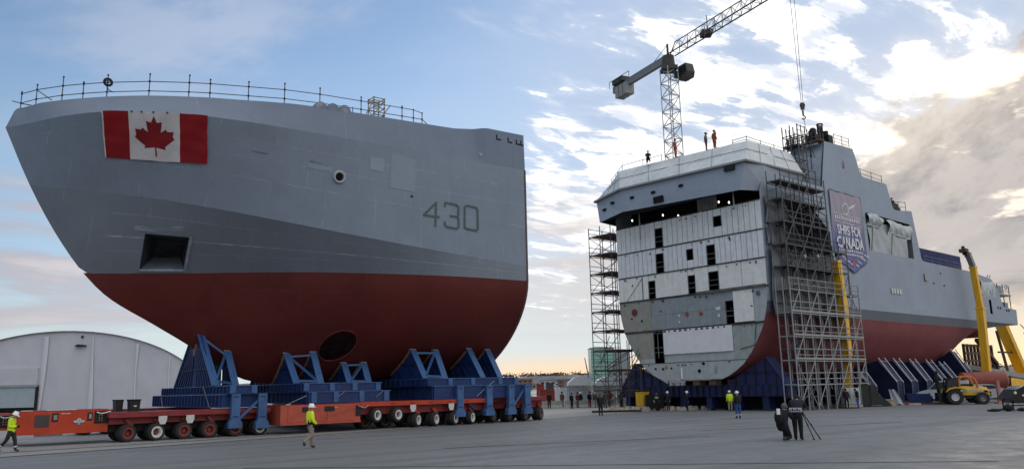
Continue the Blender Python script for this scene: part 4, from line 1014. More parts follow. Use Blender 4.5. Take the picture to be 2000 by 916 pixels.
mb = MB(); mb.add([Vector(p) + Vector((0, 0, -.03)) for p in T2], [tuple(range(6))]); mb.build('bridge_roof', TARPW, ship)
for y, z in ((-8.6, 20.2), (-7.0, 20.55), (-4.0, 20.45), (-1.5, 20.5), (1.6, 20.55)):
    x = lin([(-9.6, 1.2), (-5.3, 2.58), (8.3, 1.46)], y); MB().box((x - .1, y - .22, z - .12), (x + .1, y + .22, z + .12)).build('window_block', BLACK, ship)
MB().box((2.1, -1.5, 19.4), (2.35, -.4, 20.0)).build('window_block', BLACK, ship)
MB().box((1.2, 6.2, 20.9), (1.75, 7.2, 21.35)).build('window_block', DARK, ship)
for i in range(2):     # roof edge rails on the bridge
    pass
# ---- side fittings
for x in (-9.2, -10.6): MB().box((x - .05, 8.5, 18.9), (x + .05, 8.56, 19.8)).box((x - .45, 8.5, 18.8), (x + .05, 8.56, 18.9)).build('scupper_pipe', DARK, ship)
for k in range(4): MB().box((-23.6 - .62 * k, 8.5, 11.3), (-23.6 - .62 * k - .42, 8.53, 11.85)).build('mark_plate', mat('mark_white', (.55, .56, .56), .5), ship)
v_ = MB().box((-32.1, 8.5, 13.2), (-32.8, 8.56, 14.0)).build('vent_box', mat('vent_brown', (.16, .11, .09), .6), ship)
for z in (13.35, 13.6, 13.85): MB().box((-32.15, 8.565, z - .05), (-32.75, 8.59, z + .05)).build('slat', RIMW, v_)
for x, z in ((-34.6, 13.1), (-37.4, 13.0), (-36.8, 14.4), (-53.6, 11.2), (-54.4, 11.2), (-56.6, 11.0), (-57.4, 11.0)): MB().tube((x, 8.45, z), (x, 8.53, z), .18 if x < -50 else .1, n=8).build('overboard_hole', BLACK, ship)
e_ = MB().prism([(-15.6, 24.1), (-16.1, 24.6), (-16.3, 23.9), (-15.85, 23.4)], 8.36, 8.42, 1).build('funnel_emblem', DGREY, ship)
MB().prism([(-15.95, 24.0), (-16.2, 24.35), (-16.25, 23.8), (-16.05, 23.55)], 8.425, 8.44, 1).build('emblem_leaf', mat('emblem_red', (.35, .03, .03), .6), e_)
# rails along the stepped top and after deck
def railing(par, pts, posts, h=1.05, m=GALVD, lv=(.5, 1.0), R=.03):
    for a, b in zip(pts, pts[1:]):
        a, b = Vector(a), Vector(b)
        for q in lv: rod('rail', par, a + Vector((0, 0, q * h)), b + Vector((0, 0, q * h)), R, m)
    for p in posts: rod('post', par, p, Vector(p) + Vector((0, 0, h + .1)), R * 1.15, m)
rl = thing('guard_rail', 'dark guard rail with three posts on the funnel top', 'guard rail', (-16, 8, 26), RF, 'guard rails on the long hull')
railing(rl, [(-15.2, 8.1, 26.05), (-18.4, 8.1, 26.15)], [(-15.3, 8.1, 26.05), (-16.9, 8.1, 26.1), (-18.4, 8.1, 26.15)], 1.15, lv=(.33, .66, 1))
rl = thing('guard_rail', 'dark guard rail on the step behind the funnel', 'guard rail', (-22, 8, 23.3), RF, 'guard rails on the long hull')
railing(rl, [(-19.9, 8.1, 23.4), (-25.2, 8.1, 23.35)], [(-20.3, 8.1, 23.4), (-22.7, 8.1, 23.35), (-25.1, 8.1, 23.35)], .95)
rl = thing('guard_rail', 'pale guard rail in front of the blue container', 'guard rail', (-38, 8.1, 15.4), RF, 'guard rails on the long hull')
railing(rl, [(-33.5, 8.2, 15.4), (-44, 8.2, 15.3)], [(-33.6 - 2.1 * k, 8.2, 15.4) for k in range(6)], .85, GALV, R=.02)
rl = thing('guard_rail', 'low pale rail along the left roof edge of the sheeted bridge', 'guard rail', (-1, -8, 23.8), RF, 'guard rails on the long hull')
railing(rl, [(-1.4, -10.1, 23.45), (.5, -6.8, 24.0), (.2, -1.9, 24.0)], [(-1.4, -10.1, 23.45), (-.4, -8.3, 23.75), (.5, -6.8, 24.0), (.3, -4.2, 24.0), (.2, -1.9, 24.0)], .7, GALVD, lv=(1,))
rl = thing('guard_rail', 'low dark rail on the right roof edge of the sheeted bridge', 'guard rail', (-3, 7, 24), RF, 'guard rails on the long hull')
railing(rl, [(-1.0, 5.5, 24.0), (-1.0, 7.0, 24.0), (-7.5, 7.1, 23.95)], [(-1.0, 5.5, 24), (-1.0, 7.0, 24.0), (-3.2, 7.05, 24.0), (-5.4, 7.1, 24.0), (-7.5, 7.1, 23.95)], .5, GALVD)
rl = thing('guard_rail', 'dark rail and stowed gear on the boat deck step above the bay', 'guard rail', (-29, 7.5, 21), RF, 'guard rails on the long hull')
railing(rl, [(-27, 8.0, 20.7), (-30.7, 8.0, 21.0)], [(-27.1, 8, 20.7), (-28.8, 8, 20.8), (-30.6, 8, 21.0)], 1.1)
mb = MB(); mb.box((-27.0, 6.2, 20.7), (-28.3, 7.8, 21.7)).box((-28.4, 6.2, 20.8), (-30.2, 7.6, 21.5)).ball((-29.5, 7.2, 21.6), .5)
solo('stowed_gear', mb, mat('gear_brown', (.05, .042, .035), .8, var=.4), 'dark heap of stowed gear on the step above the boat bay', 'gear', (-28.6, 7, 20.7), RF)
# ---- tarpaulins over the boat bay
def tarp(label, x0, x1, zt, zb, y0, bulge, m=None, seed=0, edge=.15):
    rnd = random.Random(seed); ph = [rnd.uniform(0, 6) for _ in range(6)]
    def g(a, b):
        x = x0 + (x1 - x0) * a; e = edge * math.sin(5 * a * (1 + .2 * seed) + ph[0]) + edge * .5 * math.sin(13 * a + ph[1])
        z = zt + (zb + e - zt) * b + .12 * math.sin(6 * a + ph[2]) * (1 - b)
        y = y0 + bulge * math.sin(math.pi * min(1, b * 1.15)) ** .7 * (.85 + .15 * math.sin(7 * a + ph[3])) + .045 * math.sin(15 * a + 6 * b + ph[4]) + .035 * math.sin(27 * a - 9 * b + ph[5])
        return (x, y, z)
    mb = MB().grid(g, 36, 14)
    return solo('tarpaulin', mb, m or TARPT, label, 'tarpaulin', ((x0 + x1) / 2, y0, zb), RF, 60, 'tarpaulins over the boat bay')
TARPT = mat('tarp_pale', (.46, .50, .52), .5, var=.12, scale=1.2, streak=.2, bump=.3, bscale=3)
tarp('small pale tarpaulin rolled over the top left corner of the boat bay', -19.6, -22.7, 19.5, 18.15, 8.45, .45, seed=1, edge=.05)
tarp('long pale tarpaulin draped along the top right of the boat bay', -24.4, -30.0, 19.25, 17.75, 8.42, .32, seed=2, edge=.12)
tarp('large flat grey tarpaulin closing the lower boat bay', -20.2, -29.2, 18.9, 15.25, 8.28, .07, seed=3, edge=.08, m=mat('tarp_grey', (.38, .415, .44), .55, var=.12, scale=1.0, streak=.25, bump=.3, bscale=3))
tarp('small pale tarpaulin on the stern house behind the yellow boom', -48.4, -53.0, 14.4, 12.5, 8.5, .18, seed=4)
for k, x in enumerate((-21.2, -25.7)):
    rod('lashing', bpy.data.objects['tarpaulin.002'], Vector((x + 24.7, .16, 3.3)), Vector((x + 24.7 + .9, .14, .3)), .03, DARK)
# ---- hanging banner
ban = thing('banner', 'tall pointed purple banner with a round emblem and the words ships for Canada', 'banner', (-15.4, 8.5, 12.9), RF)
def banmat():
    m = bpy.data.materials.new('banner_print'); m.use_nodes = True; t = NT(m.node_tree); b = m.node_tree.nodes['Principled BSDF']
    z = t.sep(t.new('ShaderNodeTexCoord').outputs['Object'])[2]
    n = t.noise(t.new('ShaderNodeTexCoord').outputs['Object'], .9, 5, .6)
    c = t.mix(t.sstep(t.add(z, t.mul(n, 1.2)), 20.0, 16.0), (.32, .28, .335), (.105, .12, .31))
    c = t.mix(t.sstep(n, .5, .75, 0, .25), c, (.38, .36, .44))
    t.l.new(c, b.inputs['Base Color']); b.inputs['Roughness'].default_value = .6; return m
BANM = banmat()
BW = [(-12.2, 20.85), (-18.55, 20.8), (-18.62, 14.15), (-15.8, 12.85), (-12.24, 14.3)]
def bany(x, z, o=0): return 8.56 + .045 * math.sin(2.1 * x + .7 * z) + .03 * math.sin(4.3 * x - 1.1 * z) + o
def bgrid(a, b):
    x = -12.22 - 6.36 * a; zb = lin([(-18.62, 14.15), (-15.8, 12.85), (-12.2, 14.3)], x); z = 20.85 - (20.85 - zb) * b; return (x, bany(x, z), z)
MB().grid(bgrid, 24, 24).build('cloth', BANM, ban, smooth=60)
BWH = mat('banner_white', (.66, .65, .70), .6, var=.1); BBD = mat('banner_border', (.045, .05, .12), .6); BRD = mat('banner_red', (.36, .08, .10), .6)
def on_banner(nm, poly, m, o=.05, cuts=1):
    bm = bmesh.new(); vs = [bm.verts.new((p[0], p[1], 0)) for p in poly]
    bmesh.ops.triangle_fill(bm, use_beauty=True, edges=[bm.edges.new((vs[i], vs[(i + 1) % len(vs)])) for i in range(len(vs))])
    if cuts: bmesh.ops.subdivide_edges(bm, edges=bm.edges, cuts=cuts, use_grid_fill=True)
    bm.verts.index_update(); mb = MB(); mb.v = [(v.co.x, bany(v.co.x, v.co.y, o), v.co.y) for v in bm.verts]
    for fc in bm.faces: mb.f.append(tuple(v.index for v in fc.verts)); mb.mi.append(0)
    bm.free(); return mb.build(nm, m, ban)
def frame_strip(a, b, w=.09):
    a = Vector((*a, 0)); b = Vector((*b, 0)); d = (b - a).normalized(); n = Vector((-d.y, d.x, 0)) * w
    on_banner('border', [(a.x, a.y), (b.x, b.y), ((b + n).x, (b + n).y), ((a + n).x, (a + n).y)], BBD, .03, 3)
for a, b in zip(BW, BW[1:] + BW[:1]): frame_strip(b, a)
on_banner('emblem_disc', [(-15.2 - .82 * math.cos(i * .314), 19.25 + .62 * math.sin(i * .314) + .12 * math.cos(i * .314)) for i in range(20)], BWH, .05)
on_banner('emblem_centre', [(-15.2 - .68 * math.cos(i * .314), 19.25 + .49 * math.sin(i * .314) + .1 * math.cos(i * .314)) for i in range(20)], mat('banner_grey', (.30, .28, .33), .6), .07)
on_banner('emblem_tail', [(-15.9, 19.45), (-16.4, 19.72), (-17.6, 20.05), (-16.7, 19.55), (-16.0, 19.28)], BWH, .055)
def ban_text(tx, size, z, sx=1.0, bold=.02, sh=1.0, nm='lettering'):
    me = text_mesh(tx, size, BWH, .012, bold)
    w = max(v.co.x for v in me.vertices) - min(v.co.x for v in me.vertices)
    for v in me.vertices:
        X, Y = v.co.x * sx, v.co.y * sh; x = -15.45 - X; zz = z + Y + .02 * (X)
        v.co = (x, bany(x, zz, .075 + v.co.z), zz)
    o = bpy.data.objects.new(nm, me); COL.objects.link(o); adopt(o, ban); return o
ban_text('SHIPS FOR', 1.16, 16.98, .90, .03, 1.15); ban_text('CANADA', 1.36, 15.72, .96, .035, 1.12)
random.seed(11)
for z, h, n in ((18.05, .42, 15), (14.9, .26, 17), (14.55, .22, 16)):     # small print lines, too blurred to read: short strokes
    for k in range(n):
        x = -12.95 - 5.0 * k / n; w = 3.6 / n
        on_banner('print_stroke', [(x, z), (x - w, z - .01), (x - w * random.uniform(.6, 1), z + h), (x - .05, z + h * random.uniform(.7, 1))], BWH, .05, 0)
for z in (18.62, 17.78): on_banner('print_line', [(-12.8, z), (-18.1, z - .08), (-18.1, z - .02), (-12.8, z + .06)], BWH, .05, 2)
for k in range(7):
    x = -13.3 - .8 * k; zb = lin([(-18.62, 14.15), (-15.8, 12.85), (-12.2, 14.3)], x - .5) + .25
    on_banner('wave_stripe', [(x, zb + .55), (x - .9, zb + .35), (x - 1.0, zb + .2), (x - .1, zb + .42)], BWH, .05, 1)
on_banner('small_leaf', [(-15.4, 14.2), (-15.7, 14.0), (-16.0, 14.2), (-15.9, 13.9), (-16.2, 13.7), (-15.8, 13.65), (-15.6, 13.4), (-15.5, 13.7), (-15.1, 13.75), (-15.4, 13.95)], BRD, .07, 0)
# ---- container and netting on the after deck
ct = thing('container', 'dark blue shipping container on the after deck behind the railing', 'container', (-39, 6.4, 14.6), RF)
CB = mat('container_blue', (.018, .032, .140), .5, var=.2, streak=.2)
MB().box((-45.2, 5.3, 14.6), (-33.6, 7.7, 17.2)).build('body', CB, ct)
for k in range(38): MB().box((-33.8 - .3 * k, 7.7, 14.8), (-33.93 - .3 * k, 7.735, 17.05)).build('rib', CB, ct) if k < 38 else None
for x in (-33.66, -45.14): MB().box((x - .08, 7.7, 14.6), (x + .08, 7.76, 17.2)).build('corner_post', CB, ct)
MB().box((-45.2, 7.7, 17.08), (-33.6, 7.75, 17.22)).build('top_rail', CB, ct)
mb = MB().grid(lambda a, b: (-32.3 - 1.2 * a, 6.9 + .25 * math.sin(7 * b + 3 * a) + .9 * (1 - b), 17.1 - 2.4 * b + .1 * math.sin(9 * a)), 8, 10)
solo('netting', mb, mat('net_brown', (.16, .13, .10), .9, var=.5, scale=5, bump=.5), 'brown netting bundled at the forward end of the blue container', 'netting', (-32.9, 7, 14.6), RF, 60)
# ---- mooring deck clutter at the stern
st = thing('stern_gantry', 'grey open platform frame and rails above the mooring deck at the stern', 'platform', (-58, 5, 11), RF)
MB().box((-60.6, 5.6, 13.1), (-55.6, 8.0, 13.3)).build('platform_deck', BGREY, st); MB().box((-58.6, 5.8, 13.3), (-55.2, 7.6, 14.4)).build('winch_house', BGREY, st)
MB().box((-59.6, 6.0, 11.0), (-56.2, 7.8, 12.2)).build('winch', DGREY, st)
for x in (-60.2, -58.0, -56.0): rod('post', st, (x, 7.9, 11), (x, 7.9, 14.6), .06, GALVD)
for z in (13.7, 14.3): rod('rail', st, (-56, 7.9, z), (-60.6, 7.9, z), .04, GALV)
mb = MB().path([(-60.2 + .35 * math.cos(i * .5), 7.6, 14.4 + .35 * math.sin(i * .5)) for i in range(13)], .05, 6); mb.build('hoop', GALV, st)
for x in (-52.6, -53.4): rod('davit', st, (x, 7.6, 14.4), (x - .5, 8.0, 15.5), .05, GALVD)
# ------------------------------------------------------------------ navy support cradles under the long hull
def support(label, x, peak, foot, inner, low=.3, wide=1.3, rails=True, first=False, t=.1):
    s_ = thing('support_cradle', label, 'cradle', (x, 0, 0), RF, 'navy supports under the long hull')
    for s in (1, -1):
        P = lambda y, z: (s * y, z)
        for xx in ((x, x - wide) if not first else (x,)):
            MB().prism([P(*inner), P(peak[0], peak[1]), P(*foot), P(foot[0], low), P(inner[0], low)], xx - t, xx, 0).build('web_plate', NAVY if first else NAVYD, s_)
        mb = MB(); mb.add([(x, s * (peak[0] + .0), peak[1]), (x - wide, s * peak[0], peak[1]), (x - wide, s * foot[0], foot[1]), (x, s * foot[0], foot[1]),
                           (x, s * (peak[0] - .12), peak[1] - .05), (x - wide, s * (peak[0] - .12), peak[1] - .05), (x - wide, s * (foot[0] - .12), foot[1] - .05), (x, s * (foot[0] - .12), foot[1] - .05)],
                          [(0, 1, 2, 3), (4, 5, 6, 7), (0, 1, 5, 4), (1, 2, 6, 5), (2, 3, 7, 6), (3, 0, 4, 7)])
        mb.build('sloped_plate', NAVY if first else NAVYD, s_)
        MB().box((x - wide, s * foot[0] - .06, low), (x, s * foot[0] + .06, foot[1])).build('end_wall', NAVY if first else NAVYD, s_)
        if rails and s > 0:
            a, b = Vector((0, peak[0] + .1, peak[1] + .25)), Vector((0, foot[0] + .12, foot[1] - .02))
            for dx in (0, -wide):
                D = Vector((x + dx, 0, 0)); rod('hand_rail', s_, a + D, b + D, .055, RAILW); rod('hand_rail', s_, b + D, Vector((x + dx, foot[0] + .12, max(low, .9))), .04, RAILB)
            for q in (.14, .93): c = a.lerp(b, q); rod('rung', s_, c + Vector((x, 0, 0)), c + Vector((x - wide, 0, 0)), .04, RAILB)
    return s_
RAILW = mat('rail_pale', (.50, .54, .62), .35, var=.1); RAILB = mat('rail_blue', (.12, .16, .28), .45, var=.1)
f0 = support('wide navy cradle across the open end of the long hull', -.55, (7.45, 4.45), (9.1, 2.25), (3.4, 2.45), low=1.25, wide=1.4, rails=False, first=True)
MB().box((-2.0, -9.2, 1.2), (-.62, 9.2, 2.2)).build('cross_beam', NAVY, f0); MB().box((-2.0, -9.4, 2.2), (-.5, 9.3, 2.26)).build('top_plate', NAVY, f0)
for k in range(27): MB().box((-.62, -9.0 + .69 * k - .05, 1.2), (-.46, -9.0 + .69 * k + .05, 2.2)).build('stiffener', DARK, f0)
for s in (1, -1):
    for k in range(5):
        y = 4.3 + 1.0 * k; zt = 2.9 + 1.5 * (y - 4.3) / 3.1 if y < 7.4 else 4.4 - (y - 7.4) * 1.3
        rod('stiffener', f0, (-.5, s * y, 2.25), (-.5, s * y, zt), .10, DARK, kind='bar', w=.10)
    rod('stiffener', f0, (-.5, s * 5.4, 3.3), (-.5, s * 8.2, 3.3), .08, DARK, kind='bar', w=.08)
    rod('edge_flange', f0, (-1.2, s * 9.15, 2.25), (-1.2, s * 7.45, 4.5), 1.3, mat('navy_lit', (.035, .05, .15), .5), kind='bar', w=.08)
for y in (-8.6, -5.2, -1.8, 1.2, 4.0, 7.0): MB().box((-1.9, y - .3, .14), (-.7, y + .3, 1.2)).build('stool', NAVY, f0)
for k, y in enumerate((-.5, 1.3, 3.3)): MB().box((-1.6, y, 2.27), (-.7, y + .75, 2.72)).build('timber_block', WOOD if k < 2 else MAROON, f0)
MB().box((-1.95, -9, .1), (-1.85, 9, 1.2)).build('gap_shade_sheet', BLACK, f0)  # black sheet stands in for the shade in the gap behind the stools
for lab, x, pk, ft in (('short navy support with pale rails next to the scaffold tower', -14.6, (8.4, 3.15), (9.4, 1.8)), ('navy support with long pale rails, second from the scaffold', -19.0, (8.4, 4.3), (10.0, 2.15)), ('navy support with long pale rails, third from the scaffold', -22.2, (8.4, 4.3), (10.0, 2.15)),
                       ('navy support with pale rails behind the white truck', -26.0, (8.4, 4.25), (9.9, 2.15)), ('navy support with pale rails left of the yellow telehandler mast', -30.2, (8.3, 4.2), (9.8, 2.2)),
                       ('navy support with pale rails above the telehandler cab', -33.8, (8.2, 4.0), (9.6, 2.2)), ('tall navy support with long pale rails before the yellow boom', -39.0, (7.6, 5.5), (9.6, 2.2))):
    support(lab, x, pk, ft, (3.2, 2.75), rails=True)
kb = thing('dark_fill_blocks', 'long dark row of added filler blocks under the middle of the long hull', 'filler blocks', (-22, 0, 0), RF)  # dark fill added under the hull to block the daylight behind
for k in range(20): MB().box((-3.6 - 2.05 * k, -3.6, 0), (-3.6 - 2.05 * k - 1.9, 3.6, 2.72 if k < 12 else 2.72 + .12 * (k - 12))).build('block', NAVYD if k % 2 else DARK, kb)
# ------------------------------------------------------------------ scaffolds
def grid_scaffold(t, xs, ys, z0, lifts, m, planks=(), brace=True, guard=True, R=.045, jitter=.0, plank_m=None, tube_top=None):
    """standards, ledgers, transoms, braces and boarded lifts of a tube scaffold"""
    top = lifts[-1] + (1.1 if guard else .2)
    for x in xs:
        for y in ys: rod('standard', t, (x, y, z0), (x + random.uniform(-jitter, jitter), y, tube_top or top), R * 1.1, m)
    lv = list(lifts)
    for z in lv:
        for y in ys: rod('ledger', t, (xs[0], y, z), (xs[-1], y, z), R, m)
        for x in xs: rod('transom', t, (x, ys[0], z + .05), (x, ys[-1], z + .05), R, m)
        if guard:
            rod('guard_rail', t, (xs[0], ys[-1], z + 1.0), (xs[-1], ys[-1], z + 1.0), R * .8, m)
            rod('guard_rail', t, (xs[0], ys[-1], z + .5), (xs[-1], ys[-1], z + .5), R * .7, m)
    for i, z in enumerate(lv):
        if planks is True or i in planks:
            n = len(xs) - 1
            for a, b in zip(xs, xs[1:]):
                lo, hi = sorted((a, b)); yl, yh = sorted((ys[0], ys[-1]))
                MB().box((lo + .02, yl + .05, z + .08), (hi - .02, yh - .03, z + .14)).build('plank_deck', plank_m or PLANK, t)
    if brace:
        for i, (za, zb) in enumerate(zip([z0] + lv, lv)):
            for k, (a, b) in enumerate(zip(xs, xs[1:])):
                if (i + k) % 2 == 0: rod('brace', t, (a, ys[-1], za), (b, ys[-1], zb), R * .8, m)
                elif (i + k) % 5 == 1: rod('brace', t, (b, ys[-1], za), (a, ys[-1], zb), R * .8, m)
PLANKD = mat('plank_weathered', (.075, .068, .062), .85, var=.3, scale=3)
random.seed(5)
s1 = thing('scaffold_tower', 'tall scaffold tower of pale tubes against the near side of the long hull', 'scaffold', (-6, 9.5, 0), RF)
XT = [-.5, -2.0, -3.5, -5.0, -6.5, -8.0, -9.5, -11.0, -12.5]
grid_scaffold(s1, XT, [8.95, 9.65, 10.3], .25, [2.1, 4.1, 6.1, 8.1, 10.1], GALV, planks=(1, 2, 3, 4), R=.055, jitter=.03, plank_m=PLANKD)
grid_scaffold(s1, XT[:8], [8.95, 10.3], 10.1, [12.1, 14.0], GALVD, planks=(0, 1), R=.05, plank_m=PLANKD)
grid_scaffold(s1, XT[:6], [8.95, 10.3], 14.0, [16.0, 18.0, 19.6], GALVD, planks=(0, 1, 2), R=.05, plank_m=PLANKD)
for k in range(6): rod('ladder_stile', s1, (-11.2 - .4 * (k % 2), 9.9, .3 + 2 * k), (-12.2 + .4 * (k % 2), 9.9, 2.3 + 2 * k), .05, GALV)
for k in range(46):
    x = random.uniform(-12.3, -1.5); z = random.uniform(.3, 9.2); rod('brace', s1, (x, random.choice((8.95, 9.65)), z), (x + random.uniform(-1.6, 1.6), random.choice((8.95, 9.65, 10.3)), z + random.uniform(.6, 2.2)), .045, random.choice((GALV, GALVD)))
for k in range(34):
    x = random.uniform(-8.5, -.8); z = random.uniform(10.2, 18.0); rod('brace', s1, (x, random.choice((8.95, 10.3)), z), (x + random.uniform(-1.5, 1.5), random.choice((8.95, 10.3)), z + random.uniform(.6, 1.8)), .045, GALVD)
for z in (1.1, 3.1, 5.1, 7.1, 9.1):
    for y in (8.95, 9.65): rod('ledger', s1, (-.5, y, z), (-12.5, y, z), .045, GALVD)
for x in XT: rod('base_jack', s1, (x, 10.3, .0), (x, 10.3, .3), .09, GALV); rod('base_jack', s1, (x, 8.95, .0), (x, 8.95, .3), .09, GALV)
for z in (4.1, 6.1, 8.1): rod('toe_board', s1, (-.4, 10.34, z + .2), (-12.6, 10.34, z + .2), .05, GALV, kind='bar', w=.16)
rod('raker', s1, (-12.5, 10.3, 2.1), (-13.6, 11.6, .1), .05, GALV); rod('raker', s1, (-12.5, 8.95, 3), (-14.0, 9.5, .1), .05, GALV)
for x, z in ((-3.2, 13.0), (-5.4, 13.2), (-8.2, 13.6)): MB().box((x - .14, 10.35, z), (x + .14, 10.5, z + .28)).build('work_lamp', GALV, s1)
# sheeting hung inside the tower
def sheet_hang(label, x0, x1, z0, z1, y, m, seed):
    rnd = random.Random(seed); p = [rnd.uniform(0, 6) for _ in range(5)]
    g = lambda a, b: (x0 + (x1 - x0) * a, y + .10 * math.sin(11 * a + p[0]) + .08 * math.sin(19 * a + 5 * b + p[1]) + .05 * math.sin(8 * b + p[2]), z0 + (z1 - z0) * b + .06 * math.sin(9 * a + p[3]) * (1 - b))
    return solo('sheeting', MB().grid(g, 30, 14), m, label, 'sheeting', ((x0 + x1) / 2, y, z0), RF, 60, 'grey sheeting on the hull scaffold')
sheet_hang('grey sheeting at the top left of the hull scaffold beside the bulkhead', -.3, -3.9, 16.1, 18.6, 8.72, TARPG, 1)
sheet_hang('grey sheeting in the middle left of the hull scaffold', -.3, -3.4, 14.2, 15.9, 8.72, TARPG, 2)
sheet_hang('grey sheeting filling the scaffold below the side gallery', -.3, -11.4, 8.0, 14.05, 8.78, TARPG, 3)
sheet_hang('brown board sheeting low on the scaffold by the yellow column', -8.6, -11.0, 7.0, 9.3, 9.2, mat('board_brown', (.19, .13, .09), .85, var=.25), 4)
s2 = thing('scaffold_tower', 'open rusty scaffold tower on the far left of the open end, sky showing through', 'scaffold', (-3, -10.4, 0), RF)
XL = [.2, -1.9, -4.0]
grid_scaffold(s2, XL, [-9.2, -10.7, -12.3], .2, [2.0 * k + 1.9 for k in range(9)], GALVD, planks=range(0, 9), R=.045, jitter=.05)
for y, zt in ((-7.6, 6.8), (-6.0, 4.8)):
    for x in XL: rod('standard', s2, (x, y, .2), (x, y, zt), .045, RUSTT)
    for z in [q for q in (1.9, 3.9, 5.9) if q < zt]: rod('ledger', s2, (XL[0], y, z), (XL[-1], y, z), .04, RUSTT); rod('transom', s2, (XL[0], y, z), (XL[0], -9.2, z), .04, RUSTT)
for k in range(8):
    z = 1.9 + 2 * k; rod('brace', s2, (.2, -9.2, z), (.2, -12.3, z + 2), .035, GALVD)
    if z > 9: rod('brace', s2, (.2, -11.3, z), (-1.9, -9.2, z + 1.9), .035, GALVD)
for k in range(14):
    a = random.uniform(-11.3, -7.0); z = random.uniform(.2, 5.0); rod('brace', s2, (.2, a, z), (random.choice(XL), a + random.uniform(.8, 2.0), z + random.uniform(1.5, 3)), .035, RUSTT)
s3 = thing('scaffold_tower', 'dark scaffold cage in front of the funnel above the bridge roof', 'scaffold', (-9.5, 6, 20.6), RF)
grid_scaffold(s3, [-8.1, -8.8, -9.5], [6.5, 7.3, 8.1], 20.9, [22.0, 23.4, 24.8, 25.8], GALVD, planks=(0, 2), R=.05, jitter=.08, plank_m=PLANKD)
for x, y in ((-8.4, 5.6), (-8.4, 8.0), (-10.6, 8.2)): rod('standard', s3, (x, y, 20.6), (x, y, 22.6), .05, GALVD)
for z in (21.6, 22.4): rod('ledger', s3, (-8.4, 5.0, z), (-8.4, 8.2, z), .045, GALVD); rod('ledger', s3, (-8.4, 8.2, z), (-10.8, 8.2, z), .045, GALVD)
for k in range(9): rod('standard', s3, (-12.3, 4.6 + .45 * k, 26.0), (-12.3, 4.6 + .45 * k, 27.0 + .25 * (k % 3)), .05, GALVD)
for z in (26.5, 27.0): rod('ledger', s3, (-12.3, 4.4, z), (-12.3, 8.3, z), .04, GALVD)
MB().box((-12.75, 4.4, 25.9), (-11.9, 8.4, 26.05)).build('plank_deck', PLANK, s3); MB().box((-12.1, 4.7, 25.55), (-11.95, 8.0, 25.75)).build('pale_sheet', GALV, s3)
for k in range(16): x = random.uniform(-11.8, -8.2); y = random.uniform(5.5, 8.2); z = random.uniform(20.9, 24.5); rod('brace', s3, (x, y, z), (x + random.uniform(-1.2, 1.2), y + random.uniform(-.8, .8), z + random.uniform(.8, 2.0)), .04, random.choice((GALVD, GALV, DARK)))
for k in range(6): MB().box((-12.3, 4.7 + .5 * k, 26.1), (-12.15, 4.82 + .5 * k, 26.9)).build('fitting', DARK, s3)
# pipe and gear on top of the funnel
g_ = thing('vent_pipe', 'short rusty vent pipe standing beside dark gear on the funnel top', 'pipe', (-13.6, 7.4, 26), RF)
MB().tube((-13.7, 7.5, 25.9), (-13.75, 7.5, 28.1), .30, n=12).build('pipe', RUSTT, g_, smooth=40); MB().lathe([(-.05, .34), (.05, .34)], (-13.75, 7.5, 28.1), (0, 0, 1), 12).build('collar', RUSTT, g_)
g2 = MB().box((-13.3, 6.5, 25.95), (-12.6, 7.6, 26.9)).box((-13.2, 6.7, 26.9), (-12.8, 7.4, 27.4)).ball((-13.0, 7.1, 27.35), .38)
solo('machinery', g2, DARK, 'dark machine beside the vent pipe on the funnel top', 'machine', (-13, 7, 25.95), RF)
solo('machinery', MB().box((-15.1, 7.2, 26.0), (-14.2, 8.1, 27.0)).tube((-14.6, 7.6, 27), (-14.6, 7.6, 27.5), .3), DARK, 'dark box fan at the start of the funnel top railing', 'machine', (-14.6, 7.6, 26), RF)
# ------------------------------------------------------------------ yellow boom lifts
def boom(label, base, pts, cols, widths, basket=None, group='yellow boom lifts', wheels=True):
    t = thing('boom_lift', label, 'boom lift', (base[0], base[1], 0), RF, group)
    bx, by = base
    if wheels: MB().box((bx - 1.6, by - .9, .45), (bx + 1.6, by + .9, 1.1)).box((bx - .7, by - .6, 1.1), (bx + .7, by + .6, 1.7)).build('chassis', YEL if False else DARK, t)
    for sx in (-1.15, 1.15) if wheels else ():
        for sy in (-1.0, 1.0):
            w = MB().lathe([(-.18, .2), (-.18, .46), (.18, .46), (.18, .2)], (bx + sx, by + sy, .47), (0, 1, 0), 16).build('wheel', RUBBER, t, smooth=30)
            MB().lathe([(.18, .01), (.19, .2)], (bx + sx, by + sy, .47), (0, 1 if sy > 0 else -1, 0), 12).build('rim', YEL, w)
    if not wheels: MB().box((bx - .5, by - .3, 0), (bx + .5, by + .3, 1.3)).build('base_frame', DARK, t)
    for (a, b), c, w in zip(zip(pts, pts[1:]), cols, widths):
        rod('boom_section', t, a, b, w, c, kind='bar', w=w)
        rod('collar', t, Vector(b) - (Vector(b) - Vector(a)).normalized() * .25, b, w * 1.12, c, kind='bar', w=w * 1.12)
    if basket:
        x, y, z = basket
        k = MB().box((x - .5, y - .8, z), (x + .5, y + .8, z + .08)).build('basket_floor', RUSTT, t)
        for sx in (-.5, .5):
            for sy in (-.8, .8): rod('basket_post', t, (x + sx, y + sy, z), (x + sx, y + sy, z + 1.0), .04, RUSTT)
        for zz in (.5, 1.0):
            for sx in (-.5, .5): rod('basket_rail', t, (x + sx, y - .8, z + zz), (x + sx, y + .8, z + zz), .04, RUSTT)
            for sy in (-.8, .8): rod('basket_rail', t, (x - .5, y + sy, z + zz), (x + .5, y + sy, z + zz), .04, RUSTT)
    return t
boom('yellow boom lift with its mast upright before the hull scaffold', (-9.7, 9.98), [(-9.4, 9.98, 1.2), (-10.0, 9.98, 4.6), (-10.0, 9.98, 8.4), (-9.5, 9.98, 13.35)], [YEL, YEL, YEL], [.42, .56, .68], wheels=False)
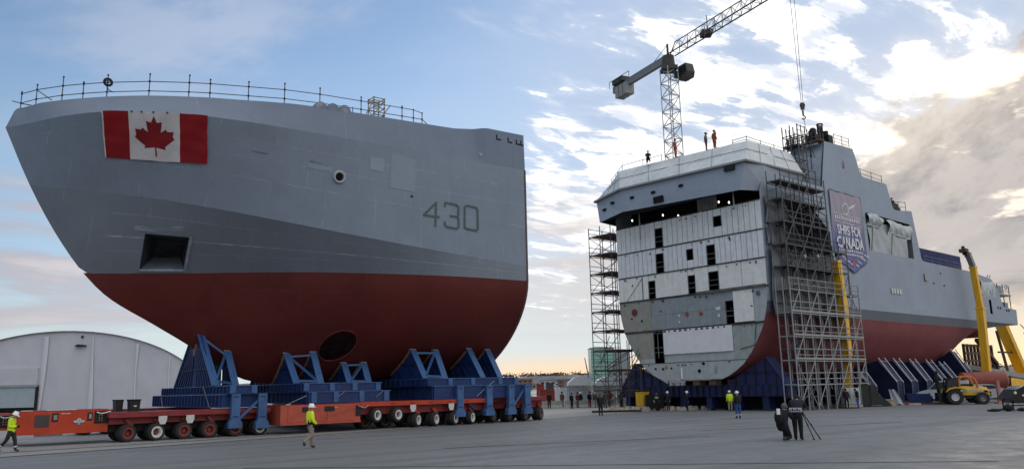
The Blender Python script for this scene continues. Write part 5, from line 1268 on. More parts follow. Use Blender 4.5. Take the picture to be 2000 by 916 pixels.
b2 = boom('tall yellow boom lift with a grey upper arm by the stern house', (-42.5, 10.0), [(-42.5, 10, 1.2), (-43.2, 10, 10.6), (-42.6, 10, 15.5), (-41.5, 10, 16.9), (-40.6, 10, 17.0)], [YEL, YEL, mat('boom_grey', (.22, .22, .23), .5), RUSTT], [.78, .64, .56, .45], None)
MB().box((-40.8, 9.6, 17.0), (-40.0, 10.4, 17.4)).box((-40.6, 9.8, 17.4), (-40.3, 10.1, 17.75)).build('basket', RUSTT, b2)
MB().lathe([(0, .62), (.7, .60), (.7, .5)], (-42.5, 10, 1.6), (0, 0, 1), 12).build('turret', YEL, b2)
gn = thing('yellow_gantry', 'far yellow steel gantry legs behind the stern', 'gantry', (-83, 0, 0), RF)
rod('leg', gn, (-79.5, 0, 11), (-88.5, 0, .4), 1.5, YEL, kind='bar', w=1.1); rod('leg', gn, (-84, 6, 12), (-92, 6, .4), 1.2, YEL, kind='bar', w=1.0)
MB().box((-92, -1.5, .0), (-76, 1.5, 2.2)).build('sill_beam', YEL, gn); rod('tie', gn, (-77.5, 0, 9.5), (-80.5, 0, 2.0), .35, RUSTT, kind='bar', w=.3); rod('tie', gn, (-77.0, 0, 6.2), (-84, 0, 6.2), .25, RUSTT, kind='bar', w=.25)
for k in range(7): rod('lattice', gn, (-82 - k, 2, 10.5 - 1.3 * k), (-83.8 - k * .9, 2, 9.8 - 1.3 * k), .1, GALVD, kind='bar', w=.1)
lt = thing('support_lattice', 'brown steel lattice trestle under the stern with daylight through it', 'trestle', (-50, 4, 0), RF)
for k in range(9): rod('post', lt, (-47.5 - 1.15 * k, 6.0, 0), (-47.5 - 1.15 * k, 6.0, 6.6), .30, RUSTT, kind='bar', w=.28)
for k in range(7): rod('rung', lt, (-47.3, 6.0, .7 + .95 * k), (-56.9, 6.0, .7 + .95 * k), .24, RUSTT, kind='bar', w=.26)
rod('edge_leg', lt, (-51.5, 6.2, 7.2), (-57.2, 6.2, 4.2), .5, RUSTT, kind='bar', w=.4); rod('edge_leg', lt, (-57.2, 6.2, 4.3), (-57.4, 6.2, 0), .5, RUSTT, kind='bar', w=.4)
# ------------------------------------------------------------------ tower crane
CX, CY = 25.7, 120.0
JD = Vector((.448, -.894, 0)); JN = Vector((.894, .448, 0))
crane = thing('tower_crane', 'pale grey lattice tower crane behind the sheeted bridge, jib pointing up to the right', 'crane', (CX, CY, 0), WF)
CRG = mat('crane_grey', (.42, .43, .44), .5, var=.15); CRD = mat('crane_dark', (.06, .058, .055), .6, var=.3)
O = Vector((CX, CY, 0))
mp = [O + JD * a * 1.0 + JN * b * 1.0 for a, b in ((1, 1), (1, -1), (-1, -1), (-1, 1))]
for p in mp: rod('mast_chord', crane, p, p + Vector((0, 0, 52)), .13, CRG, kind='bar', w=.13)
for k in range(30):
    z = 16 + 1.2 * k; up = Vector((0, 0, z)); u2 = Vector((0, 0, z + 1.2))
    if k % 1 == 0:
        for i in range(4):
            a, b = mp[i], mp[(i + 1) % 4]
            if (k + i) % 2: a, b = b, a
            rod('mast_lacing', crane, a + up, b + u2, .065, CRG)
            if k % 2 == 0: rod('mast_lacing', crane, mp[i] + up, mp[(i + 1) % 4] + up, .06, CRG)
MB().box((CX - 1.2, CY - 1.2, 51.6), (CX + 1.2, CY + 1.2, 52.2)).build('slewing_ring', CRD, crane)
MB().lathe([(0, 1.1), (1.9, .95), (1.9, .3)], (CX, CY, 52.2), (0, 0, 1), 12).build('slewing_mast', CRD, crane)
cabp = O + JD * 1.2 + JN * 2.3
mb = MB()
mb.prism([(.2, .2), (2.2, .2), (2.5, 1.0), (2.1, 2.5), (.2, 2.5)], .2, 1.7, 1)
mb.v = [tuple(cabp + JD * (p[0] - 1) + JN * (p[1] - 1) + Vector((0, 0, 49.9 + p[2]))) for p in mb.v]
cb = mb.build('cab', CRD, crane); 
mb = MB().box((.4, .17, 1.0), (2.0, 1.73, 2.2)); mb.v = [tuple(cabp + JD * (p[0] - .95) + JN * (p[1] - 1) + Vector((0, 0, 49.9 + p[2]))) for p in mb.v]; mb.build('cab_glass', GLASS, cb)
rod('walkway', crane, O + JN * 1.0 + Vector((0, 0, 51.2)), cabp + JN * .8 + Vector((0, 0, 50.6)), .3, CRD, kind='bar', w=1.2)
zj = 54.0
bl = lambda t, s: O + JD * t + JN * (s * .75) + Vector((0, 0, zj)); tl = lambda t: O + JD * t + Vector((0, 0, zj + 1.75))
for s in (1, -1): rod('jib_chord', crane, bl(.8, s), bl(50, s), .15, CRD, kind='bar', w=.15)
rod('jib_chord', crane, tl(2.0), tl(50), .12, CRD, kind='bar', w=.12); rod('jib_chord', crane, O + JD * .5 + Vector((0, 0, zj)), tl(2), .12, CRD, kind='bar', w=.12)
for k in range(24):
    t = 2 + 2 * k
    for s in (1, -1): rod('jib_lacing', crane, bl(t, s), tl(t + 1), .05, CRG); rod('jib_lacing', crane, tl(t + 1), bl(t + 2, s), .05, CRG)
    rod('jib_lacing', crane, bl(t, 1), bl(t, -1), .05, CRD); rod('jib_lacing', crane, bl(t, 1), bl(t + 2, -1), .045, CRG)
for s in (1, -1): rod('jib_frame', crane, bl(10.5, s), bl(10.5, s) + Vector((0, 0, 2.3)), .1, CRD, kind='bar', w=.1)
MB().box((-.01, -.01, 0), (.01, .01, .01))
q = bl(8.6, 1); MB().box((q.x - .9, q.y - .9, q.z + .05), (q.x + .7, q.y + .7, q.z + .85)).build('hoist_winch', CRD, crane)
rod('counter_jib', crane, O - JD * .5 + Vector((0, 0, zj - .2)), O - JD * 15.5 + Vector((0, 0, zj - .2)), .65, mat('crane_mid', (.20, .21, .22), .5), kind='bar', w=1.2)
for s in (1, -1):
    rod('counter_rail', crane, O - JD * 9.5 + JN * s + Vector((0, 0, zj + 1.1)), O - JD * 15.5 + JN * s + Vector((0, 0, zj + 1.1)), .06, CRD)
    for t in (9.5, 12.5, 15.5): rod('counter_rail', crane, O - JD * t + JN * s + Vector((0, 0, zj)), O - JD * t + JN * s + Vector((0, 0, zj + 1.1)), .05, CRD)
for i, t in enumerate((11.2, 12.4, 13.6)):
    mb = MB().box((-.45, -.85, -1.7), (.45, .85, .3)); mb.v = [tuple(O - JD * (t - p[0]) + JN * p[1] + Vector((0, 0, zj - .6 + p[2]))) for p in mb.v]; mb.build('counterweight', mat('ballast_grey', (.30, .31, .30), .7, var=.12), crane)
mb = MB().box((-1.6, -.9, 0), (1.6, .9, .8)); mb.v = [tuple(O - JD * (13.2 - p[0]) + JN * p[1] + Vector((0, 0, zj + .3 + p[2]))) for p in mb.v]; mb.build('winch_house', CRD, crane)
rod('tie_bar', crane, O - JD * .2 + Vector((0, 0, 56)), O - JD * 4.5 + Vector((0, 0, zj + .2)), .05, CRD); rod('tie_bar', crane, O + Vector((0, 0, 54)), O + Vector((0, 0, 56.2)), .3, CRD, kind='bar', w=.3)
hkx = O + JD * 26.2
mb = MB().box((hkx.x - 1, hkx.y - 1, zj - .5), (hkx.x + 1, hkx.y + 1, zj - .15)); mb.build('trolley', CRD, crane)

ROPE = mat('wire_rope', (.20, .20, .21), .5)
for s in (-.4, .4): rod('hoist_rope', crane, hkx + JN * s + Vector((0, 0, zj - .3)), hkx + JN * s * .4 + Vector((0, 0, 37.6)), .035, ROPE)
hb_ = MB().box((hkx.x - .22, hkx.y - .15, 36.4), (hkx.x + .22, hkx.y + .15, 37.3)).lathe([(-.15, .32), (.15, .32)], (hkx.x, hkx.y, 36.95), (.3, -.95, 0), 14).tube((hkx.x, hkx.y, 36.3), (hkx.x, hkx.y, 35.6), .12).build('hook_block', CRD, crane)
MB().path([(hkx.x + .25 * math.sin(i * .6), hkx.y, 35.6 - .25 + .25 * math.cos(i * .6)) for i in range(8)], .07, 6).build('hook', CRD, hb_)
rod('sling', crane, hkx + Vector((0, 0, 35.4)), hkx + Vector((.2, 0, 33.4)), .04, ROPE)
# ------------------------------------------------------------------ tent
tx, ty, ta, tb_ = -79.0, 140.0, 26.5, 13.8
tent = thing('fabric_tent', 'large pale arched fabric tent behind the orange power pack', 'tent', (tx, ty, 0), WF)
arc = [(tx + ta * math.cos(math.pi * i / 48), tb_ * math.sin(math.pi * i / 48)) for i in range(49)]
def tw(x, z): return ty - .18 * abs(math.sin((x + 82) * .38)) * (1 - (z / 15) ** 2) - .03 * math.sin(x * 2.1 + z)
mb = MB().grid(lambda a, b: (tx + ta * math.cos(math.pi * (1 - a)) , tw(tx + ta * math.cos(math.pi * (1 - a)), b * tb_ * math.sin(math.pi * a)), b * tb_ * math.sin(math.pi * a)), 96, 14)
mb.build('end_wall', TENTM, tent, smooth=60)
mb = MB().grid(lambda a, b: (tx + (ta + .06) * math.cos(math.pi * a) - 40 * b, ty - .35 + 60 * b, (tb_ + .06) * math.sin(math.pi * a)), 48, 12); mb.build('roof_cover', TENTM, tent, smooth=60)
MB().path([(x, ty - .35, z + .03) for x, z in arc], .09, 6).build('roof_edge', mat('tent_edge_grey', (.22, .22, .24), .7), tent)
for x in (-82.2, -73.7, -65.8, -60.0, -91.0):
    h = tb_ * math.sqrt(max(0, 1 - ((x - tx) / ta) ** 2)); k = .55
    MB().grid(lambda a, b: (x + .6 * (a - .5) * (1 + .5 * math.sin(3 * b + x)) + .5 * math.sin(2.3 * b + x) * .4, ty - .22 - .10 * math.sin(math.pi * a) , b * h * .95), 6, 12).build('fabric_rib', TENTP, tent, smooth=60)
MB().box((-99, ty - .45, 4.55), (-82.9, ty - .05, 7.6)).build('door_header', TENTM, tent); MB().box((-99, ty - .75, 4.35), (-82.6, ty - .25, 4.75)).build('door_lintel', mat('tent_grey', (.30, .31, .33), .6), tent)
MB().box((-99, ty - .5, .9), (-83.0, ty - .3, 4.4)).build('door_sheet', DOORM, tent); MB().box((-99, ty - .48, 0), (-83.0, ty - .35, .9)).build('door_gap', BLACK, tent)
rod('door_post', tent, (-82.75, ty - .5, 0), (-82.75, ty - .5, 4.6), .35, DARK, kind='bar', w=.3)
MB().prism([(-76.8, 11.1), (-74.9, 11.1), (-74.9, 11.35), (-76.2, 11.5)], ty - .8, ty - .2, 1).build('wall_lamp', DARK, tent); rod('wall_conduit', tent, (-75.7, ty - .3, 12.6), (-75.7, ty - .3, 13), .18, DARK)
# ------------------------------------------------------------------ ground, apron, water, shore
def ground_mat(nm, col, var, tracks=0.0):
    m = bpy.data.materials.new(nm); m.use_nodes = True; MAT[nm] = m
    t = NT(m.node_tree); b = m.node_tree.nodes['Principled BSDF']; co = t.new('ShaderNodeTexCoord').outputs['Object']; q = t.sep(co)
    n = t.noise(co, .06, 6, .6); n2 = t.noise(co, .9, 6, .65); n3 = t.noise(co, 14, 4, .6)
    # broad paving lanes and wheel tracks run along the quay
    la = t.add(t.mul(q[0], .788 * .9), t.mul(q[1], .616 * .9)); lb = t.sub(t.mul(q[1], .788), t.mul(q[0], .616))
    tr = t.noise(t.comb(t.mul(la, .03), t.mul(lb, .55), 0.0), 1.0, 5, .6)
    c = t.mix(t.sstep(n, .35, .65), tuple(v * (1 - var) for v in col), tuple(v * (1 + var) for v in col))
    c = t.mix(t.sstep(tr, .50, .66, 0, tracks), c, tuple(v * .6 for v in col))
    c = t.mix(t.sstep(tr, .47, .34, 0, tracks * .7), c, tuple(v * 1.3 for v in col))
    c = t.mix(t.sstep(n2, .52, .72, 0, .35), c, tuple(v * .72 for v in col)); c = t.mix(t.sstep(n3, .5, .7, 0, .18), c, tuple(v * 1.5 for v in col))
    st = t.sstep(t.noise(co, .33, 5, .7), .64, .74); c = t.mix(t.mul(st, .38), c, tuple(v * .45 for v in col))       # oil and water stains
    v_ = t.new('ShaderNodeTexVoronoi', feature='DISTANCE_TO_EDGE'); t.l.new(t.noise(co, .22, 3, .5, out=1), v_.inputs['Vector']); v_.inputs['Scale'].default_value = 7
    c = t.mix(t.sstep(v_.outputs[0], .016, .003, 0, .42), c, tuple(v * .5 for v in col))
    t.l.new(c, b.inputs['Base Color']); t.l.new(t.sstep(n2, .3, .7, .62, .85), b.inputs['Roughness']); b.inputs['Specular IOR Level'].default_value = .3
    bn = t.new('ShaderNodeBump'); bn.inputs['Strength'].default_value = .35; bn.inputs['Distance'].default_value = .02
    t.l.new(t.add(n3, t.mul(n2, 1.5)), bn.inputs['Height']); t.l.new(bn.outputs[0], b.inputs['Normal']); return m
ASPH = ground_mat('yard_asphalt', (.158, .168, .180), .12, .60)
CONCM = ground_mat('apron_concrete', (.250, .248, .242), .08, .28)
mb = MB()
rings = [0, 20, 40, 60, 90, 130, 200, 400, 1000, 3000, 9000]; n = 48
for i, R in enumerate(rings[1:]): mb.v += [(R * math.cos(2 * math.pi * k / n), 50 + R * math.sin(2 * math.pi * k / n), 0) for k in range(n)]
mb.v.append((0, 50, 0)); c0 = len(mb.v) - 1
for k in range(n): mb.f.append((c0, k, (k + 1) % n)); mb.mi.append(0)
for i in range(len(rings) - 2):
    for k in range(n): mb.f.append((i * n + k, (i + 1) * n + k, (i + 1) * n + (k + 1) % n, i * n + (k + 1) % n)); mb.mi.append(0)
setp(mb.build('ground', ASPH), kind='structure')
mb = MB(); E0 = [(-44, 8), (-21.7, 34.3), (-16.7, 40.4), (-9.3, 47.9), (-.3, 59), (9, 70.6), (12, 76), (14, 95), (10, 118), (-60, 122), (-100, 90), (-90, 20)]
mb.add([(x, y, .004) for x, y in E0], [tuple(range(len(E0)))]); setp(mb.build('concrete_apron', CONCM), kind='structure')
JOINT = mat('joint_sealant', (.022, .022, .024), .8, var=.3)
def strip_line(p, q, w, nm='expansion_joint', z=.008, m=JOINT):
    a, b = Vector((*p, 0)), Vector((*q, 0)); d = (b - a).normalized(); nn = Vector((-d.y, d.x, 0)) * w / 2
    mb = MB(); mb.add([(a + nn) + Vector((0, 0, z)), (b + nn) + Vector((0, 0, z)), (b - nn) + Vector((0, 0, z)), (a - nn) + Vector((0, 0, z))], [(0, 1, 2, 3)]); setp(mb.build(nm, m), kind='structure')
strip_line((-44, 8.4), (-.4, 59.3), .34); strip_line((-44, 15), (-12.5, 48.6), .25, z=.009); strip_line((-40, 28), (-23, 46), .3); strip_line((-46, 24), (-22, 47.5), .18, z=.010)
strip_line((-.4, 59.3), (8.8, 70.6), .2, z=.010)
strip_line((9.5, 42.5), (22, 46.5), .16, z=.006); strip_line((-3, 34), (9, 38), .14, z=.006); strip_line((14, 56), (34, 52), .12, z=.006); strip_line((-9, 27), (14, 24), .12, z=.007)
wm = mat('harbour_water', (.05, .065, .08), .12, var=.1, bump=.3, bscale=.15, spec=.5)
mb = MB(); mb.add([(-900, 210, .02), (900, 210, .02), (2200, 1250, .02), (-2200, 1250, .02)], [(0, 1, 2, 3)]); setp(mb.build('water', wm), kind='structure')
HILLM = mat('far_hill_wood', (.105, .105, .120), .95, var=.25, scale=.02, dirt=(.14, .125, .12))
def hill(nm, y0, depth, hfun, x0=-1500, x1=1900, seed=0, m=HILLM):
    rnd = random.Random(seed); ph = [rnd.uniform(0, 6) for _ in range(8)]
    def g(a, b):
        x = x0 + (x1 - x0) * a; h = hfun(x) * (1 + .08 * math.sin(x * .011 + ph[0]) + .05 * math.sin(x * .031 + ph[1]))
        pz = math.sin(math.pi * min(1, b * 1.6) / 2) if b < .625 else 1 - (b - .625) * 1.4
        return (x, y0 + depth * b, max(-1, h * pz + (1.2 * math.sin(x * .13 + ph[2] + 5 * b) + .8 * math.sin(x * .31 + 9 * b)) * pz))
    return setp(MB().grid(g, 170, 8).build(nm, m, smooth=60), kind='structure')
hill('hills', 1180, 520, lambda x: 19 + 5 * math.sin(x * .0021 + 1.0) + (5 if x > 150 else 0) * 0, seed=2)
# wooded skyline on the far shore: leafless crowns as clumps of small twig faces
random.seed(21); mb = MB()
for k in range(900):
    x = random.uniform(-300, 1200); y = random.uniform(1300, 1500); h0 = 17 + 5 * math.sin(x * .0021 + 1.0)
    hh = random.uniform(2.5, 5.0); ww = random.uniform(6, 13)
    for j in range(11):
        c = Vector((x + random.gauss(0, ww * .5), y + random.gauss(0, 3), h0 + abs(random.gauss(.35, .35)) * hh)); r_ = random.uniform(.8, 1.8)
        d1 = Vector((random.gauss(0, 1), random.gauss(0, .6), random.gauss(0, 1))).normalized() * r_; d2 = d1.cross(Vector((random.gauss(0, 1), 1, random.gauss(0, 1)))).normalized() * r_
        mb.add([c - d1, c + d2 * .8, c + d1, c - d2 * .7], [(0, 1, 2, 3)])
tr_ = mb.build('far_trees', mat('bare_twigs', (.115, .088, .078), .95, var=.3, scale=.05), merge=False); setp(tr_, 'hazy brown leafless trees along the far shore skyline', 'trees', kind='stuff')  # twig colour lightened, distance haze is put into it
# green glazed tower block and other far buildings
def building(label, x, y, w, d, h, m, rows, cols, roof=None, wm_=None, z=0, group='far shore buildings'):
    t = thing('far_building', label, 'building', (x, y, z), WF, group)
    MB().box((x - w / 2, y - d / 2, z), (x + w / 2, y + d / 2, z + h)).build('wall', m, t)
    MB().box((x - w / 2 - .3, y - d / 2 - .3, z + h), (x + w / 2 + .3, y + d / 2 + .3, z + h + .8)).build('roof', roof or DGREY, t)
    for i in range(rows):
        for j in range(cols):
            cx = x - w / 2 + w * (j + .5) / cols; cz = z + h * (i + .55) / rows
            inst('window', unit(wm_ or GLASS, 4, 'box'), t, (cx, y - d / 2 - .03, cz - h / rows * .3), (0, 0, 0), (w / cols * .62, .12, h / rows * .5))
    return t
GT = mat('green_glazing', (.24, .44, .38), .25, var=.08, scale=.05, spec=.4); GT2 = mat('green_spandrel', (.12, .24, .21), .4)
tb = thing('tower_block', 'pale green glazed tower block on the skyline behind the left scaffold', 'building', (64, 700, 0), WF)
MB().box((65.5, 690, 0), (85, 715, 34)).build('wall', GT, tb); MB().box((85, 694, 0), (99, 715, 32.5)).build('side_wall', mat('tower_side_grey', (.25, .29, .31), .5), tb); MB().box((65.2, 689.7, 34), (85.3, 715, 34.8)).build('roof', DGREY, tb)
rod('corner_strip', tb, (74, 689.9, 8), (74, 689.9, 34), .5, GT2, kind='bar', w=.3); rod('corner_strip', tb, (85, 689.9, 8), (85, 689.9, 34), .6, GT2, kind='bar', w=.3)
for k in range(8): rod('floor_band', tb, (65.5, 689.9, 9 + 3.2 * k), (85, 689.9, 9 + 3.2 * k), .14, GT2, kind='bar', w=.5)
random.seed(31)
PAL = [mat('far_wall_%s' % n_, c, .8, var=.1, scale=.1) for n_, c in (('cream', (.34, .31, .28)), ('brick', (.22, .13, .10)), ('grey', (.24, .25, .27)), ('white', (.45, .46, .48)), ('tan', (.28, .24, .20)))]
WORDS = ('cream', 'brick', 'grey', 'white', 'tan')
NTH = ('first', 'second', 'third', 'fourth', 'fifth', 'sixth', 'seventh', 'eighth', 'ninth', 'tenth', 'eleventh', 'twelfth', 'thirteenth', 'fourteenth', 'fifteenth', 'sixteenth')
for k in range(11):
    x = 14 + 10.5 * k + random.uniform(-3, 3); y = random.uniform(760, 1120); w = random.uniform(9, 22); h = random.uniform(5, 12); i = random.randrange(5)
    building('low far %s building with %d rows of windows on the opposite shore, %s in line' % (WORDS[i], max(1, int(h / 3.2)), NTH[k]), x * y / 900, y, w, 12, h, PAL[i], max(1, int(h / 3.2)), max(2, int(w / 4)), z=.3)
for x, y, w, h, i in ((92, 560, 52, 12, 2), (48, 620, 20, 6, 2), (120, 640, 30, 16, 4)): building('broad far %s building %s' % (WORDS[i], 'directly behind the left scaffold' if x > 100 else 'right of the green tower' if x > 80 else 'left of the green tower'), x, y, w, 18, h, PAL[i], max(2, int(h / 3.4)), int(w / 4), z=.2)
# ------------------------------------------------------------------ vehicles and yard gear
def vehicle_wheel(par, c, R, w, rimm, n=20):
    t = MB().lathe([(-w / 2, R * .5), (-w / 2, R * .9), (-w * .35, R), (w * .35, R), (w / 2, R * .9), (w / 2, R * .5)], c, (0, 1, 0), n).build('wheel', RUBBER, par, smooth=35)
    mb = MB()
    for s in (1, -1): mb.lathe([(s * w * .2, .01), (s * w * .3, R * .2), (s * w * .15, R * .3), (s * w * .42, R * .5)], c, (0, 1, 0), 14)
    mb.build('rim', rimm, t, smooth=40); return t
RIM_STEEL = mat('rim_steel', (.22, .22, .23), .4, .4)
tl = thing('telehandler', 'yellow rough terrain forklift with a black mast and an orange cab hoop', 'forklift', (41.6, 75.2, 0), WF, rz=math.pi - .25)
vehicle_wheel(tl, (1.05, .95, .70), .70, .42, RIMW); vehicle_wheel(tl, (1.05, -.95, .70), .70, .42, RIMW); vehicle_wheel(tl, (-1.25, .85, .56), .56, .36, RIM_STEEL); vehicle_wheel(tl, (-1.25, -.85, .56), .56, .36, RIM_STEEL)
YELT = mat('forklift_yellow', (.58, .34, .02), .45, var=.12, dirt=(.25, .16, .03), scale=2); ORG_ = mat('forklift_orange', (.52, .17, .04), .5, var=.15)
MB().box((-1.9, -.5, .55), (1.2, .5, .95)).build('chassis', DARK, tl)
mb = MB().grid(lambda a, b: (-2.0 + 2.5 * a, (-.70 + 1.40 * b) * (1 - .12 * (1 - a)), .95 + (.75 - .20 * (1 - a) ** 2) * (1 - abs(2 * b - 1) ** 6 * .5) - (.45 if a < .02 else 0)), 12, 12)
mb.prism([(-2.0, .80), (.5, .85), (.5, 1.2), (-1.9, 1.05)], -.62, .62, 1); mb.build('hood', YELT, tl, smooth=50)
mb = MB()
for s in (1, -1): mb.prism([(1.75, 1.15), (1.5, 1.5), (.9, 1.62), (.3, 1.5), (.05, 1.2), (.3, 1.38), (.9, 1.5), (1.45, 1.38)], s * .95 - .25, s * .95 + .25, 1)
mb.build('mudguard', YELT, tl)
for s in (1, -1): MB().prism([(-1.55, .95), (-.95, .55), (-.8, .95)], s * .62 - .05, s * .62 + .05, 1).build('step_bracket', YELT, tl)
MB().prism([(.45, 1.1), (1.55, 1.1), (1.35, 2.25), (.55, 2.3)], -.55, .55, 1).build('cab_glass', GLASS, tl)
for s in (.6, -.6): MB().path([(1.62, s, 1.15), (1.45, s, 2.3), (.6, s, 2.38)], .05).build('cab_post', DARK, tl)
MB().box((.4, -.65, 2.33), (1.5, .65, 2.42)).build('cab_roof', DARK, tl)
for s in (.66, -.66):
    mb = MB(); mb.path([(.5, s, 1.45), (.5, s, 2.15), (.35, s, 2.42), (.0, s, 2.52), (-.45, s, 2.5), (-.8, s, 2.3), (-.95, s, 1.9), (-.98, s, 1.5)], .085); mb.build('cab_hoop', ORG_, tl)
MB().box((-.7, -.45, 1.5), (.4, .45, 1.85)).build('engine_screen', DARK, tl)
for s in (.35, -.35):
    rod('mast_rail', tl, (2.05, s, .25), (2.25, s, 3.1), .12, DARK, kind='bar', w=.16); rod('fork', tl, (2.3, s, .2), (3.4, s, .16), .14, DARK, kind='bar', w=.06)
for z in (.5, 1.3, 2.2, 2.9): rod('mast_cross', tl, (2.15, -.4, z), (2.15, .4, z), .1, DARK, kind='bar', w=.1)
MB().box((2.2, -.7, .3), (2.35, .7, 1.1)).build('carriage', DARK, tl); MB().box((-2.1, -.5, .7), (-1.85, .5, 1.15)).build('counterweight', DARK, tl)
def van(label, x, y, rz, m, L=5.0, h=2.1, name='van'):
    v = thing(name, label, 'van', (x, y, 0), WF, rz=rz)
    MB().prism([(L / 2, .45), (L / 2, 1.0), (L / 2 - .25, 1.15), (L / 2 - 1.1, 1.35), (L / 2 - 1.9, h), (-L / 2, h + .02), (-L / 2, .45)], -.95, .95, 1).build('body', m, v)
    MB().prism([(L / 2 - 1.18, 1.36), (L / 2 - 1.88, h - .1), (L / 2 - 2.7, h - .1), (L / 2 - 2.7, 1.32)], -.965, .965, 1).build('side_window', GLASS, v)
    MB().add and None
    mb = MB(); mb.add([(L / 2 - 1.08, -.8, 1.38), (L / 2 - 1.08, .8, 1.38), (L / 2 - 1.82, .75, h - .06), (L / 2 - 1.82, -.75, h - .06)], [(0, 1, 2, 3)]); mb.v = [(p[0] + .02, p[1], p[2] + .02) for p in mb.v]; mb.build('windscreen', GLASS, v)
    for xx in (L / 2 - .95, -L / 2 + 1.0):
        for s in (1, -1):
            MB().prism([(xx + .46 * math.cos(k * .449), .42 + .5 * math.sin(k * .449)) for k in range(8)], s * .90 - .07, s * .90 + .07, 1).build('wheel_arch', DARK, v)
            vehicle_wheel(v, (xx, s * .85, .36), .36, .24, RIM_STEEL, 16)
    MB().box((L / 2 - .02, -.95, .42), (L / 2 + .1, .95, .66)).build('bumper', DARK, v)
    for s in (.7, -.7): MB().box((L / 2 - .05, s - .16, .8), (L / 2 + .02, s + .16, .98)).build('headlight', mat('headlight_glass', (.6, .62, .62), .15), v)
    return v
RIM_STEEL = mat('rim_steel', (.22, .22, .23), .4, .4)
van('white van parked by the navy supports behind the yellow forklift mast', 42.7, 81.0, math.pi - .55, mat('van_white', (.50, .54, .56), .35, var=.05), 4.6, 2.15)
van('pale grey van mostly hidden behind the yellow forklift', 46.2, 79.6, -.35, mat('van_grey', (.42, .42, .44), .35, var=.05), 4.6, 1.75)
rt = thing('red_tank', 'dull red rounded tank on a stand behind the yellow forklift', 'tank', (52.6, 91, 0), WF)
TR = mat('tank_red', (.24, .06, .045), .5, var=.12, dirt=(.2, .06, .05))
MB().lathe([(-2.5, .05), (-2.5, .75), (-2.25, 1.0), (2.2, 1.0), (2.5, .7), (2.5, .05)], (52.6, 91, 2.05), (1, -.1, .02), 20).build('shell', TR, rt, smooth=40)
for x in (-1.6, 1.7): MB().box((52.6 + x - .15, 90.2, 0), (52.6 + x + .15, 91.8, 1.4)).build('stand', TR, rt)
for x in (-1.2, 0, 1.2): MB().lathe([(-.04, 1.015), (.04, 1.015)], (52.6 + x, 91 - .1 * x, 2.05), (1, -.1, .02), 20).build('band', TR, rt)
solo('post', MB().box((44.85, 75.4, 0), (45.1, 75.65, 2.1)).box((44.6, 75.2, 0), (45.4, 75.8, .12)), mat('post_pink', (.40, .17, .14), .7), 'faded red post on a base plate right of the forklift', 'post', (45, 75.5, 0))
rp_ = thing('loading_ramp', 'pale sloping loading ramp on dark trestles under the stern', 'ramp', (57, 97, 0), WF)
MB().bar((53.0, 97, 3.9), (61.5, 96, 2.2), 1.8, .55).build('deck', mat('ramp_pale', (.36, .37, .33), .6, var=.12), rp_)
for k in range(4): rod('leg', rp_, (55 + 2 * k, 96.6, 0), (55 + 2 * k, 96.6, 3.0 - .35 * k), .25, RUSTT, kind='bar', w=.25)
for k in range(3): MB().box((56 + 1.1 * k, 95.78 - .1 * k, 2.95 - .25 * k), (56.7 + 1.1 * k, 95.85 - .1 * k, 3.2 - .25 * k)).build('marking', DARK, rp_)
sk = thing('stack_of_steel', 'rust red steel sections stacked on the ground at the far right', 'steel stack', (60, 96, 0), WF)
for k in range(8): MB().bar((50 + 1.3 * k, 93 - .3 * k, .3 + .25 * (k % 3)), (56 + 1.5 * k, 92 - .3 * k, .3 + .25 * (k % 3)), .35, .25).build('steel_section', mat('steel_rust', (.20, .06, .05), .7, var=.3), sk)
dv = thing('generator_trailer', 'black generator trailer with round pale lamps at the right edge of the yard', 'generator', (37.6, 60, 0), WF)
MB().prism([(36.0, .85), (36.6, 1.5), (37.2, 1.75), (39.5, 1.8), (39.5, .5), (36.6, .5)], 59.2, 60.8, 1).build('housing', mat('gloss_black', (.012, .012, .014), .25, var=.2), dv)
for x, z, R in ((36.45, 1.25, .11), (37.5, 1.35, .16), (37.9, 1.15, .2), (37.0, 1.05, .08)): MB().lathe([(0, R), (-.05, R * .7), (-.05, .01)], (x, 59.18, z), (0, 1, 0), 12).build('lamp', WHITE, dv)
for x in (36.3, 38.9): rod('leg', dv, (x, 59.4, 0), (x, 59.4, .9), .05, DARK); rod('leg', dv, (x, 60.6, 0), (x, 60.6, .9), .05, DARK)
rod('tow_bar', dv, (36.4, 60, .12), (34.6, 58.6, .1), .07, DARK); rod('axle_bar', dv, (36.2, 59.5, .35), (39.2, 59.5, .35), .05, GALVD); vehicle_wheel(dv, (38.6, 59.3, .34), .34, .2, RIM_STEEL, 14)
for label, x, y, s in (('long flat black bag on the ground at the right edge', 34.0, 57.9, (.55, .18, .10)), ('round black bag beside the flat one at the right edge', 35.0, 57.9, (.38, .22, .24)), ('small black case right of the round bag', 35.9, 57.8, (.35, .2, .12))):
    solo('bag', MB().ball((x, y, s[2]), s[0], s[1], s[2], 14).box((x - s[0] * .3, y - .03, s[2] * 1.7), (x + s[0] * .3, y + .03, s[2] * 2.2)), BLACKC, label, 'bag', (x, y, 0), WF, 50, 'black bags on the asphalt')
sp = thing('skip', 'dark green tipping skip with a sloping end beside the scaffold foot', 'skip', (32.3, 75.0, 0), WF)
SKM = mat('skip_green', (.020, .026, .020), .6, var=.3)
mb = MB().prism([(31.5, .15), (33.0, .15), (34.3, .1), (33.2, 1.05), (32.9, 1.95), (31.2, 2.05)], 74.0, 76.0, 1); mb.build('body', SKM, sp)
for x in (31.6, 32.4): MB().box((x - .05, 73.93, .15), (x + .05, 74.0, 1.9)).build('rib', SKM, sp)
